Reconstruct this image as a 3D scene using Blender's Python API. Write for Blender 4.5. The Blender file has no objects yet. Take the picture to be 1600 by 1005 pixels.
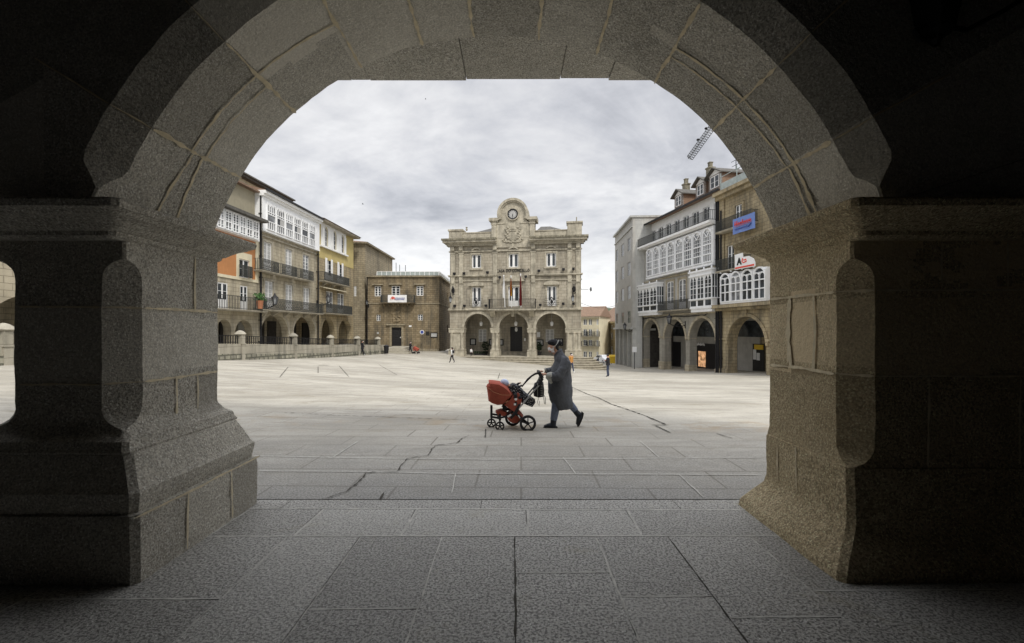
import bpy, bmesh, math, random
import numpy as np
from mathutils import Vector, Matrix, noise, geometry
random.seed(7)
S = bpy.context.scene
COL = S.collection
PI = math.pi
# ---------------------------------------------------------------- camera, world, sun
F = 720.0; HZ = 515.0; EYE = 1.70
cam_d = bpy.data.cameras.new("camera"); cam = bpy.data.objects.new("camera", cam_d); COL.objects.link(cam)
cam.location = (0, 0, EYE); cam.rotation_euler = (PI/2, 0, 0)
cam_d.sensor_width = 36; cam_d.sensor_fit = 'HORIZONTAL'; cam_d.lens = 36*F/1600
cam_d.shift_y = (HZ-502.5)/1600
cam_d.clip_start = 0.05; cam_d.clip_end = 5000
S.camera = cam
S.view_settings.view_transform = 'Standard'; S.view_settings.look = 'None'
S.view_settings.exposure = 0.55; S.view_settings.gamma = 1.0
SUN_EL, SUN_AZ = math.radians(50), math.radians(150)      # azimuth clockwise from +Y
W = bpy.data.worlds.new("World"); S.world = W; W.use_nodes = True
nt = W.node_tree; nt.nodes.clear()
def wn(t, **k):
    n = nt.nodes.new(t)
    for a, b in k.items(): setattr(n, a, b)
    return n
out = wn('ShaderNodeOutputWorld')
sky = wn('ShaderNodeTexSky'); sky.sky_type = 'NISHITA'; sky.sun_disc = False
sky.sun_elevation = SUN_EL; sky.sun_rotation = SUN_AZ
bg1 = wn('ShaderNodeBackground'); bg1.inputs['Strength'].default_value = 0.1
nt.links.new(sky.outputs[0], bg1.inputs[0])
tc = wn('ShaderNodeTexCoord'); sp = wn('ShaderNodeSeparateXYZ'); nt.links.new(tc.outputs['Generated'], sp.inputs[0])
def wm(op, a, b=None, clamp=False):
    n = wn('ShaderNodeMath'); n.operation = op; n.use_clamp = clamp
    for i, v in enumerate((a, b)):
        if v is None: continue
        if isinstance(v, (int, float)): n.inputs[i].default_value = v
        else: nt.links.new(v, n.inputs[i])
    return n.outputs[0]
zc = wm('MAXIMUM', sp.outputs[2], 0.0)
den = wm('ADD', zc, 0.30)
cb = wn('ShaderNodeCombineXYZ')
nt.links.new(wm('DIVIDE', sp.outputs[0], den), cb.inputs[0]); nt.links.new(wm('DIVIDE', sp.outputs[1], den), cb.inputs[1])
def wnoise(scale, det, rough, dist, off):
    mp = wn('ShaderNodeMapping'); mp.inputs['Location'].default_value = off
    mp.inputs['Rotation'].default_value = (0, 0, .35); mp.inputs['Scale'].default_value = (1.0, 1.25, 1)
    nt.links.new(cb.outputs[0], mp.inputs[0])
    n = wn('ShaderNodeTexNoise'); n.inputs['Scale'].default_value = scale; n.inputs['Detail'].default_value = det
    n.inputs['Roughness'].default_value = rough; n.inputs['Distortion'].default_value = dist
    nt.links.new(mp.outputs[0], n.inputs['Vector']); return n.outputs[0]
n1 = wnoise(1.5, 8, .58, .6, (3.1, 1.7, 0)); n2 = wnoise(4.2, 7, .62, .3, (8.0, -2.0, 0))
mixn = wm('ADD', wm('MULTIPLY', n1, .72), wm('MULTIPLY', n2, .28))
# low clouds near the horizon are brighter and flatter
hor = wm('SUBTRACT', 1.0, wm('MULTIPLY', zc, 2.7), True)
val = wm('ADD', mixn, wm('MULTIPLY', wm('MULTIPLY', hor, hor), .30))
cr = wn('ShaderNodeValToRGB'); nt.links.new(val, cr.inputs[0])
e = cr.color_ramp.elements
e[0].position = .36; e[0].color = (.31, .318, .345, 1)
e[1].position = .80; e[1].color = (.86, .855, .845, 1)
x = e.new(.47); x.color = (.44, .446, .472, 1)
x = e.new(.58); x.color = (.58, .58, .59, 1)
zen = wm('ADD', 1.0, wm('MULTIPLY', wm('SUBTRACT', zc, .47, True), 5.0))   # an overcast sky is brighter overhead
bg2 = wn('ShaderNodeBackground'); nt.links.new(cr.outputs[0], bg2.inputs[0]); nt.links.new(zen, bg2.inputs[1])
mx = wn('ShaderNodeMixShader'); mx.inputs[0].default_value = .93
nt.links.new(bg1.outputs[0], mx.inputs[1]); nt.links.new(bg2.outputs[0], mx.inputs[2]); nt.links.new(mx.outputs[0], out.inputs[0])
sd = bpy.data.lights.new("sun", 'SUN'); sd.energy = 1.6; sd.angle = math.radians(10); sd.color = (1, .95, .86)
so = bpy.data.objects.new("sun", sd); COL.objects.link(so)
sv = Vector((math.sin(SUN_AZ)*math.cos(SUN_EL), math.cos(SUN_AZ)*math.cos(SUN_EL), math.sin(SUN_EL)))
so.rotation_euler = sv.to_track_quat('Z', 'Y').to_euler(); so.location = sv*50

# ---------------------------------------------------------------- helpers
def P(px, py, d): return Vector(((px-800)/F*d, d, EYE-(py-HZ)/F*d))
class MB:
    def __init__(s): s.v = []; s.f = []; s.m = []
    def add(s, vs, fs, mat=0):
        o = len(s.v); s.v += [tuple(v) for v in vs]
        for f in fs: s.f.append(tuple(i+o for i in f)); s.m.append(mat)
    def box(s, x0, x1, y0, y1, z0, z1, mat=0, M=None):
        vs = [(x, y, z) for z in (z0, z1) for y in (y0, y1) for x in (x0, x1)]
        if M is not None: vs = [tuple(M @ Vector(v)) for v in vs]
        s.add(vs, [(0,2,3,1),(4,5,7,6),(0,1,5,4),(2,6,7,3),(0,4,6,2),(1,3,7,5)], mat)
    def bar(s, a, b, w, h=None, mat=0):
        a = Vector(a); b = Vector(b); h = h or w; d = b-a; L = d.length
        if L < 1e-6: return
        q = d.to_track_quat('X', 'Z').to_matrix().to_4x4(); q.translation = a
        s.box(0, L, -w/2, w/2, -h/2, h/2, mat, q)
    def loft(s, rings, mat=0, cap=True, close=True):
        o = len(s.v); n = len(rings[0])
        for r in rings: s.v += [tuple(p) for p in r]
        for i in range(len(rings)-1):
            for j in range(n if close else n-1):
                k = (j+1) % n
                s.f.append((o+i*n+j, o+i*n+k, o+(i+1)*n+k, o+(i+1)*n+j)); s.m.append(mat)
        if cap:
            s.f.append(tuple(o+j for j in range(n))[::-1]); s.m.append(mat)
            s.f.append(tuple(o+(len(rings)-1)*n+j for j in range(n))); s.m.append(mat)
    def tube(s, path, r, n=8, mat=0, cap=True):
        path = [Vector(p) for p in path]; rs = r if isinstance(r, (list, tuple)) else [r]*len(path)
        rings = []; up = None
        for i, p in enumerate(path):
            t = (path[min(i+1, len(path)-1)]-path[max(i-1, 0)])
            if t.length < 1e-9: t = Vector((0, 0, 1))
            t.normalize()
            if up is None: up = t.orthogonal().normalized()
            up = (up - t*up.dot(t)); up = up.normalized() if up.length > 1e-6 else t.orthogonal().normalized()
            w = t.cross(up)
            rings.append([p+(up*math.cos(a)+w*math.sin(a))*rs[i] for a in (2*PI*k/n for k in range(n))])
        s.loft(rings, mat, cap)
    def lathe(s, prof, c=(0, 0, 0), n=16, mat=0, M=None):
        rings = []
        for r, z in prof:
            ring = [Vector((r*math.cos(2*PI*k/n), r*math.sin(2*PI*k/n), z)) for k in range(n)]
            if M is not None: ring = [M @ p for p in ring]
            rings.append([p+Vector(c) for p in ring])
        s.loft(rings, mat, True)
    def ell(s, c, rx, ry, rz, mat=0, n=14, m=10, M=None):
        prof = []
        rings = []
        for i in range(m+1):
            t = -PI/2+PI*i/m; cr_ = max(math.cos(t), .02)
            ring = [Vector((rx*cr_*math.cos(2*PI*k/n), ry*cr_*math.sin(2*PI*k/n), rz*math.sin(t))) for k in range(n)]
            if M is not None: ring = [M @ p for p in ring]
            rings.append([p+Vector(c) for p in ring])
        s.loft(rings, mat, True)
    def prism(s, poly, y0, y1, mat=0):           # poly in (x,z), extruded along y
        n = len(poly)
        s.loft([[(p[0], y0, p[1]) for p in poly], [(p[0], y1, p[1]) for p in poly]], mat, True)
    def xprism(s, poly, x0, x1, mat=0):          # poly in (y,z), extruded along x
        s.loft([[(x0, p[0], p[1]) for p in poly], [(x1, p[0], p[1]) for p in poly]], mat, True)
    def zprism(s, poly, z0, z1, mat=0):
        s.loft([[(p[0], p[1], z0) for p in poly], [(p[0], p[1], z1) for p in poly]], mat, True)
    def wall(s, outer, holes, y0, t, mat=0):     # outer/holes in (x,z); solid wall with real openings
        loops = [outer]+holes
        allp = [Vector((p[0], p[1])) for l in loops for p in l]; fs = []; k = 0
        for l in loops: fs.append(list(range(k, k+len(l)))); k += len(l)
        V, _, FF, _, _, OF = geometry.delaunay_2d_cdt(allp, [], fs, 1, 1e-5)
        tri = [f for f, o in zip(FF, OF) if o == [0]]
        for y in (y0, y0+t): s.add([(p[0], y, p[1]) for p in V], tri, mat)
        for l in loops:
            n = len(l)
            s.add([(p[0], y0, p[1]) for p in l]+[(p[0], y0+t, p[1]) for p in l],
                  [(i, (i+1) % n, n+(i+1) % n, n+i) for i in range(n)], mat)
    def arc(s, cx, cz, r0, r1, y0, y1, a0=0, a1=PI, n=20, mat=0):   # archivolt, ring sector in xz
        rings = []
        for i in range(n+1):
            a = a0+(a1-a0)*i/n; c, d = math.cos(a), math.sin(a)
            rings.append([(cx+r0*c, y0, cz+r0*d), (cx+r1*c, y0, cz+r1*d), (cx+r1*c, y1, cz+r1*d), (cx+r0*c, y1, cz+r0*d)])
        s.loft(rings, mat, True)
    def build(s, name, mats, parent=None, smooth=False, loc=None, sharp=40):
        me = bpy.data.meshes.new(name); me.from_pydata(s.v, [], s.f)
        if not isinstance(mats, (list, tuple)): mats = [mats]
        for m_ in mats: me.materials.append(m_)
        me.polygons.foreach_set('material_index', s.m)
        bm = bmesh.new(); bm.from_mesh(me); bmesh.ops.recalc_face_normals(bm, faces=bm.faces); bm.to_mesh(me); bm.free()
        if smooth:
            me.polygons.foreach_set('use_smooth', [True]*len(me.polygons)); me.set_sharp_from_angle(angle=math.radians(sharp))
        o = bpy.data.objects.new(name, me); COL.objects.link(o)
        if parent: o.parent = parent
        if loc is not None: o.location = loc
        return o
def tag(o, label=None, cat=None, group=None, kind=None):
    if label: o['label'] = label
    if cat: o['category'] = cat
    if group: o['group'] = group
    if kind: o['kind'] = kind
    return o
def thing(name, label, cat, loc=(0, 0, 0), rz=0, group=None):
    o = bpy.data.objects.new(name, None); COL.objects.link(o); o.empty_display_size = .2
    o.location = loc; o.rotation_euler = (0, 0, rz); return tag(o, label, cat, group)
def kids(o): return [c for c in bpy.data.objects if c.parent == o]
def dup(o, parent=None):
    c = o.copy(); COL.objects.link(c)
    if parent: c.parent = parent
    for k in kids(o): dup(k, c)
    return c
def arch(u0, u1, zb, zt, n=14, ell=None):       # round-headed opening polygon
    r = (u1-u0)/2; c = (u0+u1)/2; h = ell if ell is not None else r; zs = zt-h
    return [(u0, zb), (u1, zb)]+[(c+r*math.cos(PI*i/n), zs+h*math.sin(PI*i/n)) for i in range(n+1)]
def rc(u0, u1, z0, z1): return [(u0, z0), (u1, z0), (u1, z1), (u0, z1)]

# ---------------------------------------------------------------- materials
class Mat:
    def __init__(s, name):
        s.m = bpy.data.materials.new(name); s.m.use_nodes = True; s.t = s.m.node_tree
        s.b = s.t.nodes['Principled BSDF']; s.b.inputs['Roughness'].default_value = .8
        s.b.inputs['Specular IOR Level'].default_value = .3
    def n(s, t, **k):
        x = s.t.nodes.new(t)
        for a, b in k.items():
            if a in x.inputs: 
                if hasattr(b, 'is_output') or isinstance(b, bpy.types.NodeSocket): s.t.links.new(b, x.inputs[a])
                else: x.inputs[a].default_value = b
            else: setattr(x, a, b)
        return x
    def math(s, op, a, b=0.0, clamp=False):
        x = s.t.nodes.new('ShaderNodeMath'); x.operation = op; x.use_clamp = clamp
        for i, v in enumerate((a, b)):
            if isinstance(v, (int, float)): x.inputs[i].default_value = v
            else: s.t.links.new(v, x.inputs[i])
        return x.outputs[0]
    def coord(s, kind='Object'):
        if not hasattr(s, '_tc'): s._tc = s.t.nodes.new('ShaderNodeTexCoord')
        return s._tc.outputs[kind]
    def noise(s, vec, scale, det=4, rough=.55, dist=0.0, sc=None):
        if sc is not None: vec = s.n('ShaderNodeMapping', Vector=vec, Scale=sc).outputs[0]
        return s.n('ShaderNodeTexNoise', Vector=vec, Scale=scale, Detail=det, Roughness=rough, Distortion=dist).outputs[0]
    def ramp(s, fac, stops):
        r = s.t.nodes.new('ShaderNodeValToRGB'); s.t.links.new(fac, r.inputs[0])
        e = r.color_ramp.elements
        while len(e) < len(stops): e.new(.5)
        for i, (p, c) in enumerate(stops):
            e[i].position = p; e[i].color = (c, c, c, 1) if isinstance(c, (int, float)) else (*c, 1)
        return r.outputs[0]
    def mix(s, fac, a, b, mode='MIX'):
        x = s.t.nodes.new('ShaderNodeMix'); x.data_type = 'RGBA'; x.blend_type = mode
        for i, v in ((0, fac), (6, a), (7, b)):
            if isinstance(v, bpy.types.NodeSocket): s.t.links.new(v, x.inputs[i])
            elif i == 0: x.inputs[0].default_value = v
            else: x.inputs[i].default_value = (*v, 1) if len(v) == 3 else v
        return x.outputs[2]
    def bump(s, h, strength, dist, prev=None):
        x = s.n('ShaderNodeBump', Height=h, Strength=strength, Distance=dist)
        if prev: s.t.links.new(prev, x.inputs['Normal'])
        return x.outputs[0]
    def done(s, col=None, nrm=None, rough=None):
        if col is not None:
            if isinstance(col, bpy.types.NodeSocket): s.t.links.new(col, s.b.inputs['Base Color'])
            else: s.b.inputs['Base Color'].default_value = (*col, 1)
        if nrm is not None: s.t.links.new(nrm, s.b.inputs['Normal'])
        if rough is not None:
            if isinstance(rough, bpy.types.NodeSocket): s.t.links.new(rough, s.b.inputs['Roughness'])
            else: s.b.inputs['Roughness'].default_value = rough
        return s.m
def wallvec(M):           # facade coordinates: along + depth, height
    sp_ = M.n('ShaderNodeSeparateXYZ', Vector=M.coord())
    return M.n('ShaderNodeCombineXYZ', X=M.math('ADD', sp_.outputs[0], sp_.outputs[1]), Y=sp_.outputs[2]).outputs[0]
def ashlar(name, c1, c2, mortar, bw=.75, bh=.36, mort=.012, var=.35, grime=.35, dark=(.05, .05, .045)):
    M = Mat(name); v = wallvec(M)
    warp = M.n('ShaderNodeTexNoise', Vector=v, Scale=1.2, Detail=2).outputs['Color']
    v2 = M.n('ShaderNodeVectorMath', operation='MULTIPLY_ADD'); M.t.links.new(warp, v2.inputs[0]); v2.inputs[1].default_value = (.05, .03, 0); M.t.links.new(v, v2.inputs[2])
    br = M.n('ShaderNodeTexBrick', Vector=v2.outputs[0], Color1=(*c1, 1), Color2=(*c2, 1), Mortar=(*mortar, 1), Scale=1.0)
    br.inputs['Mortar Size'].default_value = mort; br.inputs['Mortar Smooth'].default_value = .3
    br.inputs['Brick Width'].default_value = bw; br.inputs['Row Height'].default_value = bh
    br.offset = .43
    big = M.noise(M.coord(), .35, 5, .6); med = M.noise(M.coord(), 2.3, 6, .65); fine = M.noise(M.coord(), 22, 4, .7)
    streak = M.noise(M.coord(), .9, 5, .65, 0, (1.6, 1.6, .22))
    c = M.mix(M.ramp(med, [(.3, .0), (.75, var)]), br.outputs[0], tuple(x*.55 for x in c1))
    c = M.mix(M.ramp(fine, [(.35, .0), (.7, .3)]), c, tuple(min(1, x*1.25) for x in c2))
    c = M.mix(M.ramp(M.math('MULTIPLY', streak, M.math('ADD', big, .5)), [(.42, 0.0), (.72, grime)]), c, dark)
    h = M.math('ADD', M.math('MULTIPLY', br.outputs[1], -.6), M.math('MULTIPLY', med, .35))
    nb = M.bump(M.math('ADD', h, M.math('MULTIPLY', fine, .25)), .7, .03)
    return M.done(c, nb, .88)
def plain(name, c, rough=.6, var=.12, scale=3.0, metal=0, spec=.3, bump=.0, dirt=0.0):
    M = Mat(name); n_ = M.noise(M.coord(), scale, 5, .6)
    col = M.mix(M.ramp(n_, [(.3, 0.0), (.7, 1.0)]), tuple(x*(1-var) for x in c), tuple(min(1, x*(1+var)) for x in c))
    if dirt:
        st = M.noise(M.coord(), 1.3, 5, .7, 0, (1.5, 1.5, .3)); col = M.mix(M.ramp(st, [(.45, 0.0), (.75, dirt)]), col, tuple(x*.35 for x in c))
    M.b.inputs['Metallic'].default_value = metal; M.b.inputs['Specular IOR Level'].default_value = spec
    nb = M.bump(M.noise(M.coord(), scale*9, 4, .6), .5, bump) if bump else None
    return M.done(col, nb, rough)
def glassm(name, c=(.02, .024, .028), rough=.07):
    M = Mat(name); M.b.inputs['Specular IOR Level'].default_value = .42
    nb = M.bump(M.noise(M.coord(), 2.5, 2), .12, .02)
    n_ = M.noise(M.coord(), .9, 3)
    return M.done(M.mix(M.ramp(n_, [(.4, 0.0), (.65, 1.0)]), c, tuple(x*3.2 for x in c)), nb, rough)
MT = {}
MT['hall'] = ashlar('hall_granite', (.345, .305, .235), (.44, .40, .32), (.165, .145, .11), .8, .38, .016, .32, .6)
MT['hall_trim'] = plain('hall_trim_granite', (.42, .385, .305), .85, .32, 1.7, bump=.02, dirt=.75)
MT['mossy'] = plain('rain_stained_cornice', (.24, .22, .165), .9, .5, 3.5, bump=.03, dirt=.95)
MT['monastery'] = ashlar('weathered_granite', (.22, .17, .10), (.33, .265, .17), (.09, .07, .045), .62, .30, .024, .5, .75)
MT['tower'] = ashlar('tower_granite', (.29, .245, .165), (.40, .345, .245), (.12, .10, .07), .6, .3, .022, .45, .5)
MT['beige'] = ashlar('beige_granite', (.42, .37, .27), (.51, .455, .34), (.2, .17, .12), .7, .34, .016, .32, .5)
MT['greystone'] = ashlar('grey_granite', (.31, .295, .25), (.38, .36, .31), (.2, .19, .16), .8, .4, .010, .3, .4)
MT['oldstone'] = ashlar('ochre_granite', (.36, .29, .175), (.46, .385, .25), (.13, .105, .065), .65, .32, .02, .45, .65)
MT['modern'] = ashlar('modern_grey_cladding', (.44, .44, .42), (.5, .5, .47), (.3, .3, .28), .9, .6, .008, .1, .25)
MT['bluewhite'] = plain('grey_plaster', (.42, .41, .38), .8, .12, 1.5, dirt=.3)
MT['wallstone'] = ashlar('low_wall_granite', (.34, .315, .25), (.42, .39, .32), (.2, .18, .14), 1.1, .55, .012, .3, .6)
MT['rubble'] = ashlar('rubble_footing', (.30, .29, .22), (.4, .38, .3), (.06, .06, .045), .5, .3, .06, .6, .9)
MT['trim'] = plain('granite_trim', (.40, .365, .29), .85, .25, 2.0, bump=.02, dirt=.6)
MT['white'] = plain('white_paint', (.82, .82, .81), .5, .05, 3, dirt=.12)
MT['whitewood'] = plain('white_gallery_wood', (.84, .85, .86), .5, .05, 3, dirt=.15)
MT['cream'] = plain('cream_plaster', (.66, .6, .44), .85, .1, 1.2, dirt=.25)
MT['yellow'] = plain('yellow_plaster', (.50, .41, .18), .85, .1, 1.2, dirt=.25)
MT['orange'] = plain('orange_plaster', (.46, .21, .085), .85, .12, 1.2, dirt=.2)
MT['tan'] = plain('tan_plaster', (.33, .3, .22), .85, .1, 1.2, dirt=.2)
MT['railiron'] = plain('weathered_railing_iron', (.055, .058, .055), .6, .3, 5, metal=.2)
MT['iron'] = plain('black_iron', (.018, .018, .02), .5, .3, 5, metal=.3)
MT['dark'] = plain('dark_wood', (.022, .021, .022), .5, .3, 5)
MT['shade'] = plain('dim_shop_interior', (.05, .045, .04), .8, .4, 2)  # near-black colour standing in for the shade inside the arcades
MT['glass'] = glassm('window_glass')
MT['glassgrey'] = glassm('curtained_glass', (.10, .105, .11), .12)
MT['curtain'] = plain('white_curtain', (.42, .42, .41), .8, .1, 6)
MT['tile'] = None
def rooftile():
    M = Mat('clay_roof_tiles'); v = M.coord()
    w = M.n('ShaderNodeTexWave', Vector=v, Scale=2.2, Distortion=.6, Detail=2); w.bands_direction = 'X'
    n_ = M.noise(v, 1.8, 5, .7)
    c = M.mix(n_, (.19, .12, .08), (.35, .235, .165)); c = M.mix(M.ramp(M.noise(v, 6, 4), [(.4, 0.0), (.7, .6)]), c, (.12, .10, .08))
    return M.done(c, M.bump(w.outputs[1], .8, .05), .9)
MT['tile'] = rooftile()
MT['slate'] = plain('dark_roof_slate', (.10, .095, .085), .8, .35, 4, bump=.03)
MT['red'] = plain('terracotta_fabric', (.34, .078, .05), .8, .2, 9, bump=.004)
MT['silver'] = plain('brushed_aluminium', (.62, .62, .62), .3, .1, 10, metal=.9)
MT['rubber'] = plain('black_rubber', (.02, .02, .022), .75, .2, 20)
MT['coat'] = plain('charcoal_wool', (.095, .101, .113), .95, .14, 30, bump=.005)
MT['lining'] = plain('pale_grey_lining', (.34, .34, .31), .9, .25, 30)
MT['pants'] = plain('grey_denim', (.14, .165, .23), .9, .25, 22, bump=.003)
MT['boot'] = plain('dark_boot_leather', (.022, .026, .036), .45, .3, 10)
MT['skin'] = plain('skin', (.52, .30, .21), .6, .08, 10)
MT['hair'] = plain('dark_hair', (.012, .010, .010), .55, .3, 30)
MT['mask'] = plain('white_face_mask', (.86, .85, .86), .85, .06, 20)
MT['patt'] = None
def pattern():
    M = Mat('black_and_white_patterned_cloth'); v = M.n('ShaderNodeTexVoronoi', Vector=M.coord(), Scale=34).outputs[0]
    return M.done(M.mix(M.ramp(v, [(.28, 1.0), (.36, 0.0)]), (.022, .024, .03), (.42, .42, .42)), None, .85)
MT['patt'] = pattern()
MT['bluecap'] = plain('pale_blue_knit', (.50, .56, .72), .9, .1, 25, bump=.003)
MT['leaf'] = plain('dark_foliage', (.018, .032, .014), .7, .4, 8)
MT['greyj'] = plain('light_jacket', (.65, .65, .64), .9, .1, 10)
MT['orangej'] = plain('orange_jacket', (.45, .22, .06), .85, .1, 10)
MT['jean'] = plain('blue_jeans', (.045, .055, .09), .9, .2, 10)
MT['blackc'] = plain('black_cloth', (.018, .018, .022), .9, .2, 10)
MT['banner'] = plain('blue_banner_cloth', (.16, .24, .52), .8, .08, 3)
MT['redpaint'] = plain('red_lettering', (.70, .08, .05), .7, .05)
MT['bluepaint'] = plain('blue_lettering', (.05, .08, .3), .7, .05)
MT['signwhite'] = plain('white_sign_board', (.82, .82, .82), .6, .03)
MT['blackpaint'] = plain('black_lettering', (.02, .02, .02), .6, .05)
MT['yellowp'] = plain('yellow_paint', (.75, .50, .04), .6, .1)
MT['greenm'] = plain('verdigris_glass_rail', (.36, .41, .40), .4, .2, 3)
MT['flagred'] = plain('dark_red_flag', (.17, .02, .02), .85, .15)
MT['flagyel'] = plain('yellow_red_flag', (.6, .36, .03), .85, .15)
MT['terracotta'] = plain('terracotta_pot', (.35, .15, .08), .9, .15)
MT['plantgreen'] = plain('green_leaves', (.06, .14, .04), .7, .3)
def emis(name, c, st):
    M = Mat(name); n_ = M.ramp(M.noise(M.coord(), 2.2, 5, .7), [(.38, 0.0), (.66, 1.0)])
    M.t.links.new(M.mix(n_, tuple(x*.05 for x in c), c), M.b.inputs['Emission Color']); M.b.inputs['Emission Strength'].default_value = st
    return M.done(tuple(x*.5 for x in c))
MT['shoplit'] = emis('lit_shop_display', (1.0, .55, .28), .7)
# coarse foreground granite
def granite(name, c1, c2, c3, bumpd=.012, grain=46):
    M = Mat(name); v = M.coord()
    tone = M.n('ShaderNodeAttribute', attribute_name='tone').outputs['Fac']
    vor = M.n('ShaderNodeTexVoronoi', Vector=v, Scale=grain); fine = M.noise(v, grain*1.35, 2, .6); med = M.noise(v, 9, 6, .68); big = M.noise(v, 1.5, 5, .6)
    c = M.mix(M.ramp(big, [(.32, 0.0), (.68, 1.0)]), c1, c2)
    c = M.mix(M.ramp(med, [(.42, 0.0), (.72, .75)]), c, c3)
    lich = M.noise(v, 3.4, 7, .74, .6); c = M.mix(M.ramp(lich, [(.56, 0.0), (.68, .55)]), c, tuple(x*.45 for x in c1)); lich2 = M.noise(v, 5.1, 7, .76, .9); c = M.mix(M.ramp(lich2, [(.60, 0.0), (.68, .4)]), c, (.58, .55, .42))
    c = M.mix(M.ramp(fine, [(.49, 0.0), (.56, .72)]), c, tuple(x*.38 for x in c1))
    c = M.mix(M.ramp(M.noise(v, grain*1.7, 2, .6), [(.58, 0.0), (.64, .65)]), c, tuple(min(1, x*1.9) for x in c2))
    c = M.mix(M.math('MULTIPLY', tone, 1.0, True), c, tuple(x*.62 for x in c1)); c = M.mix(M.math('MULTIPLY', tone, -1.0, True), c, tuple(min(1, x*1.35) for x in c2))
    pit = M.ramp(M.noise(v, 26, 5, .75), [(.3, 0.0), (.62, 1.0)])
    nb = M.bump(pit, .8, bumpd*.55); nb = M.bump(med, .7, bumpd*1.1, nb)
    return M.done(c, nb, .9)
MT['gran_l'] = granite('grey_brown_granite', (.52, .485, .41), (.60, .565, .485), (.36, .33, .275))
MT['gran_r'] = granite('warm_brown_granite', (.55, .44, .27), (.62, .51, .335), (.38, .295, .17), .014, 42)
MT['gran_s'] = granite('soffit_granite', (.50, .475, .41), (.60, .57, .50), (.35, .33, .28))
MT['mortar'] = plain('sandy_mortar', (.70, .61, .43), .95, .2, 14, dirt=.2)
MT['joint_dark'] = plain('dirt_filled_joint', (.07, .065, .055), .95, .4, 20)
MT['joint_pale'] = plain('pale_pavement_mortar', (.55, .54, .50), .95, .25, 14, dirt=.5)
MT['darkwall'] = plain('old_plaster', (.05, .05, .06), .95, .25, 2, bump=.02)
MT['beam'] = plain('dark_timber', (.06, .052, .05), .9, .4, 3, bump=.02)
# ---------------------------------------------------------------- ground
CP = [(-3,4.6,0),(2.5,4.6,0),(0,2,0),(-9,4.6,.02),(9,4.6,-.06),(.7,8.5,-.10),(.7,14,-.42),(-8,9,-.02),(8,9,-.2),(-20.6,18.8,.24),(-19,30,-.3),(-15.4,55,-1.2),
      (-6.4,49,-1.85),(2,48,-2.2),(7.1,34,-1.78),(4.9,37.8,-1.87),(0,25,-1.1),(22.2,40,-2.24),(18,63.6,-3.5),(17,76,-4),(-8.9,61.5,-1.75),(-6.8,58.3,-2.1),(0,57.3,-2.5),(4.7,57,-2.85),(9.3,56,-3.25),(10.5,62,-3.45),(-10.6,67,-1.46),(-16.2,62,-1.42),(-21,67,-1.35),
      (13,80,-4.2),(16,95,-4.6),(24,28,-1.5),(-30,40,-.3),(-30,70,-.6),(0,80,-3),(40,60,-2.5),(-30,10,.3),(30,8,-.5)]
A_ = np.array(CP, float); NC = len(A_)
def _k(r2): return np.where(r2 > 1e-9, .5*r2*np.log(np.maximum(r2, 1e-9)), 0)
D2 = ((A_[:, None, :2]-A_[None, :, :2])**2).sum(-1)
K = _k(D2)+np.eye(NC)*.08
Pm = np.c_[np.ones(NC), A_[:, :2]]
sol = np.linalg.solve(np.block([[K, Pm], [Pm.T, np.zeros((3, 3))]]), np.r_[A_[:, 2], np.zeros(3)])
def Gv(x, y):
    x = np.clip(np.asarray(x, float), -45, 50); y = np.clip(np.asarray(y, float), 0, 100)
    r2 = (x[..., None]-A_[:, 0])**2+(y[..., None]-A_[:, 1])**2
    z = _k(r2) @ sol[:NC]+sol[NC]+sol[NC+1]*x+sol[NC+2]*y
    t = np.clip((y-4.62)/4.5, 0, 1); t = t*t*(3-2*t)
    return z*t
def G(x, y): return float(Gv(np.array([x]), np.array([y]))[0])
def gp(px, py, lift=0.0):
    d = 10.0
    for _ in range(60):
        x = (px-800)/F*d; z = G(x, d)+lift; d = .5*d+.5*(EYE-z)*F/(py-HZ)
    return Vector(((px-800)/F*d, d, G((px-800)/F*d, d)+lift))
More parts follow.
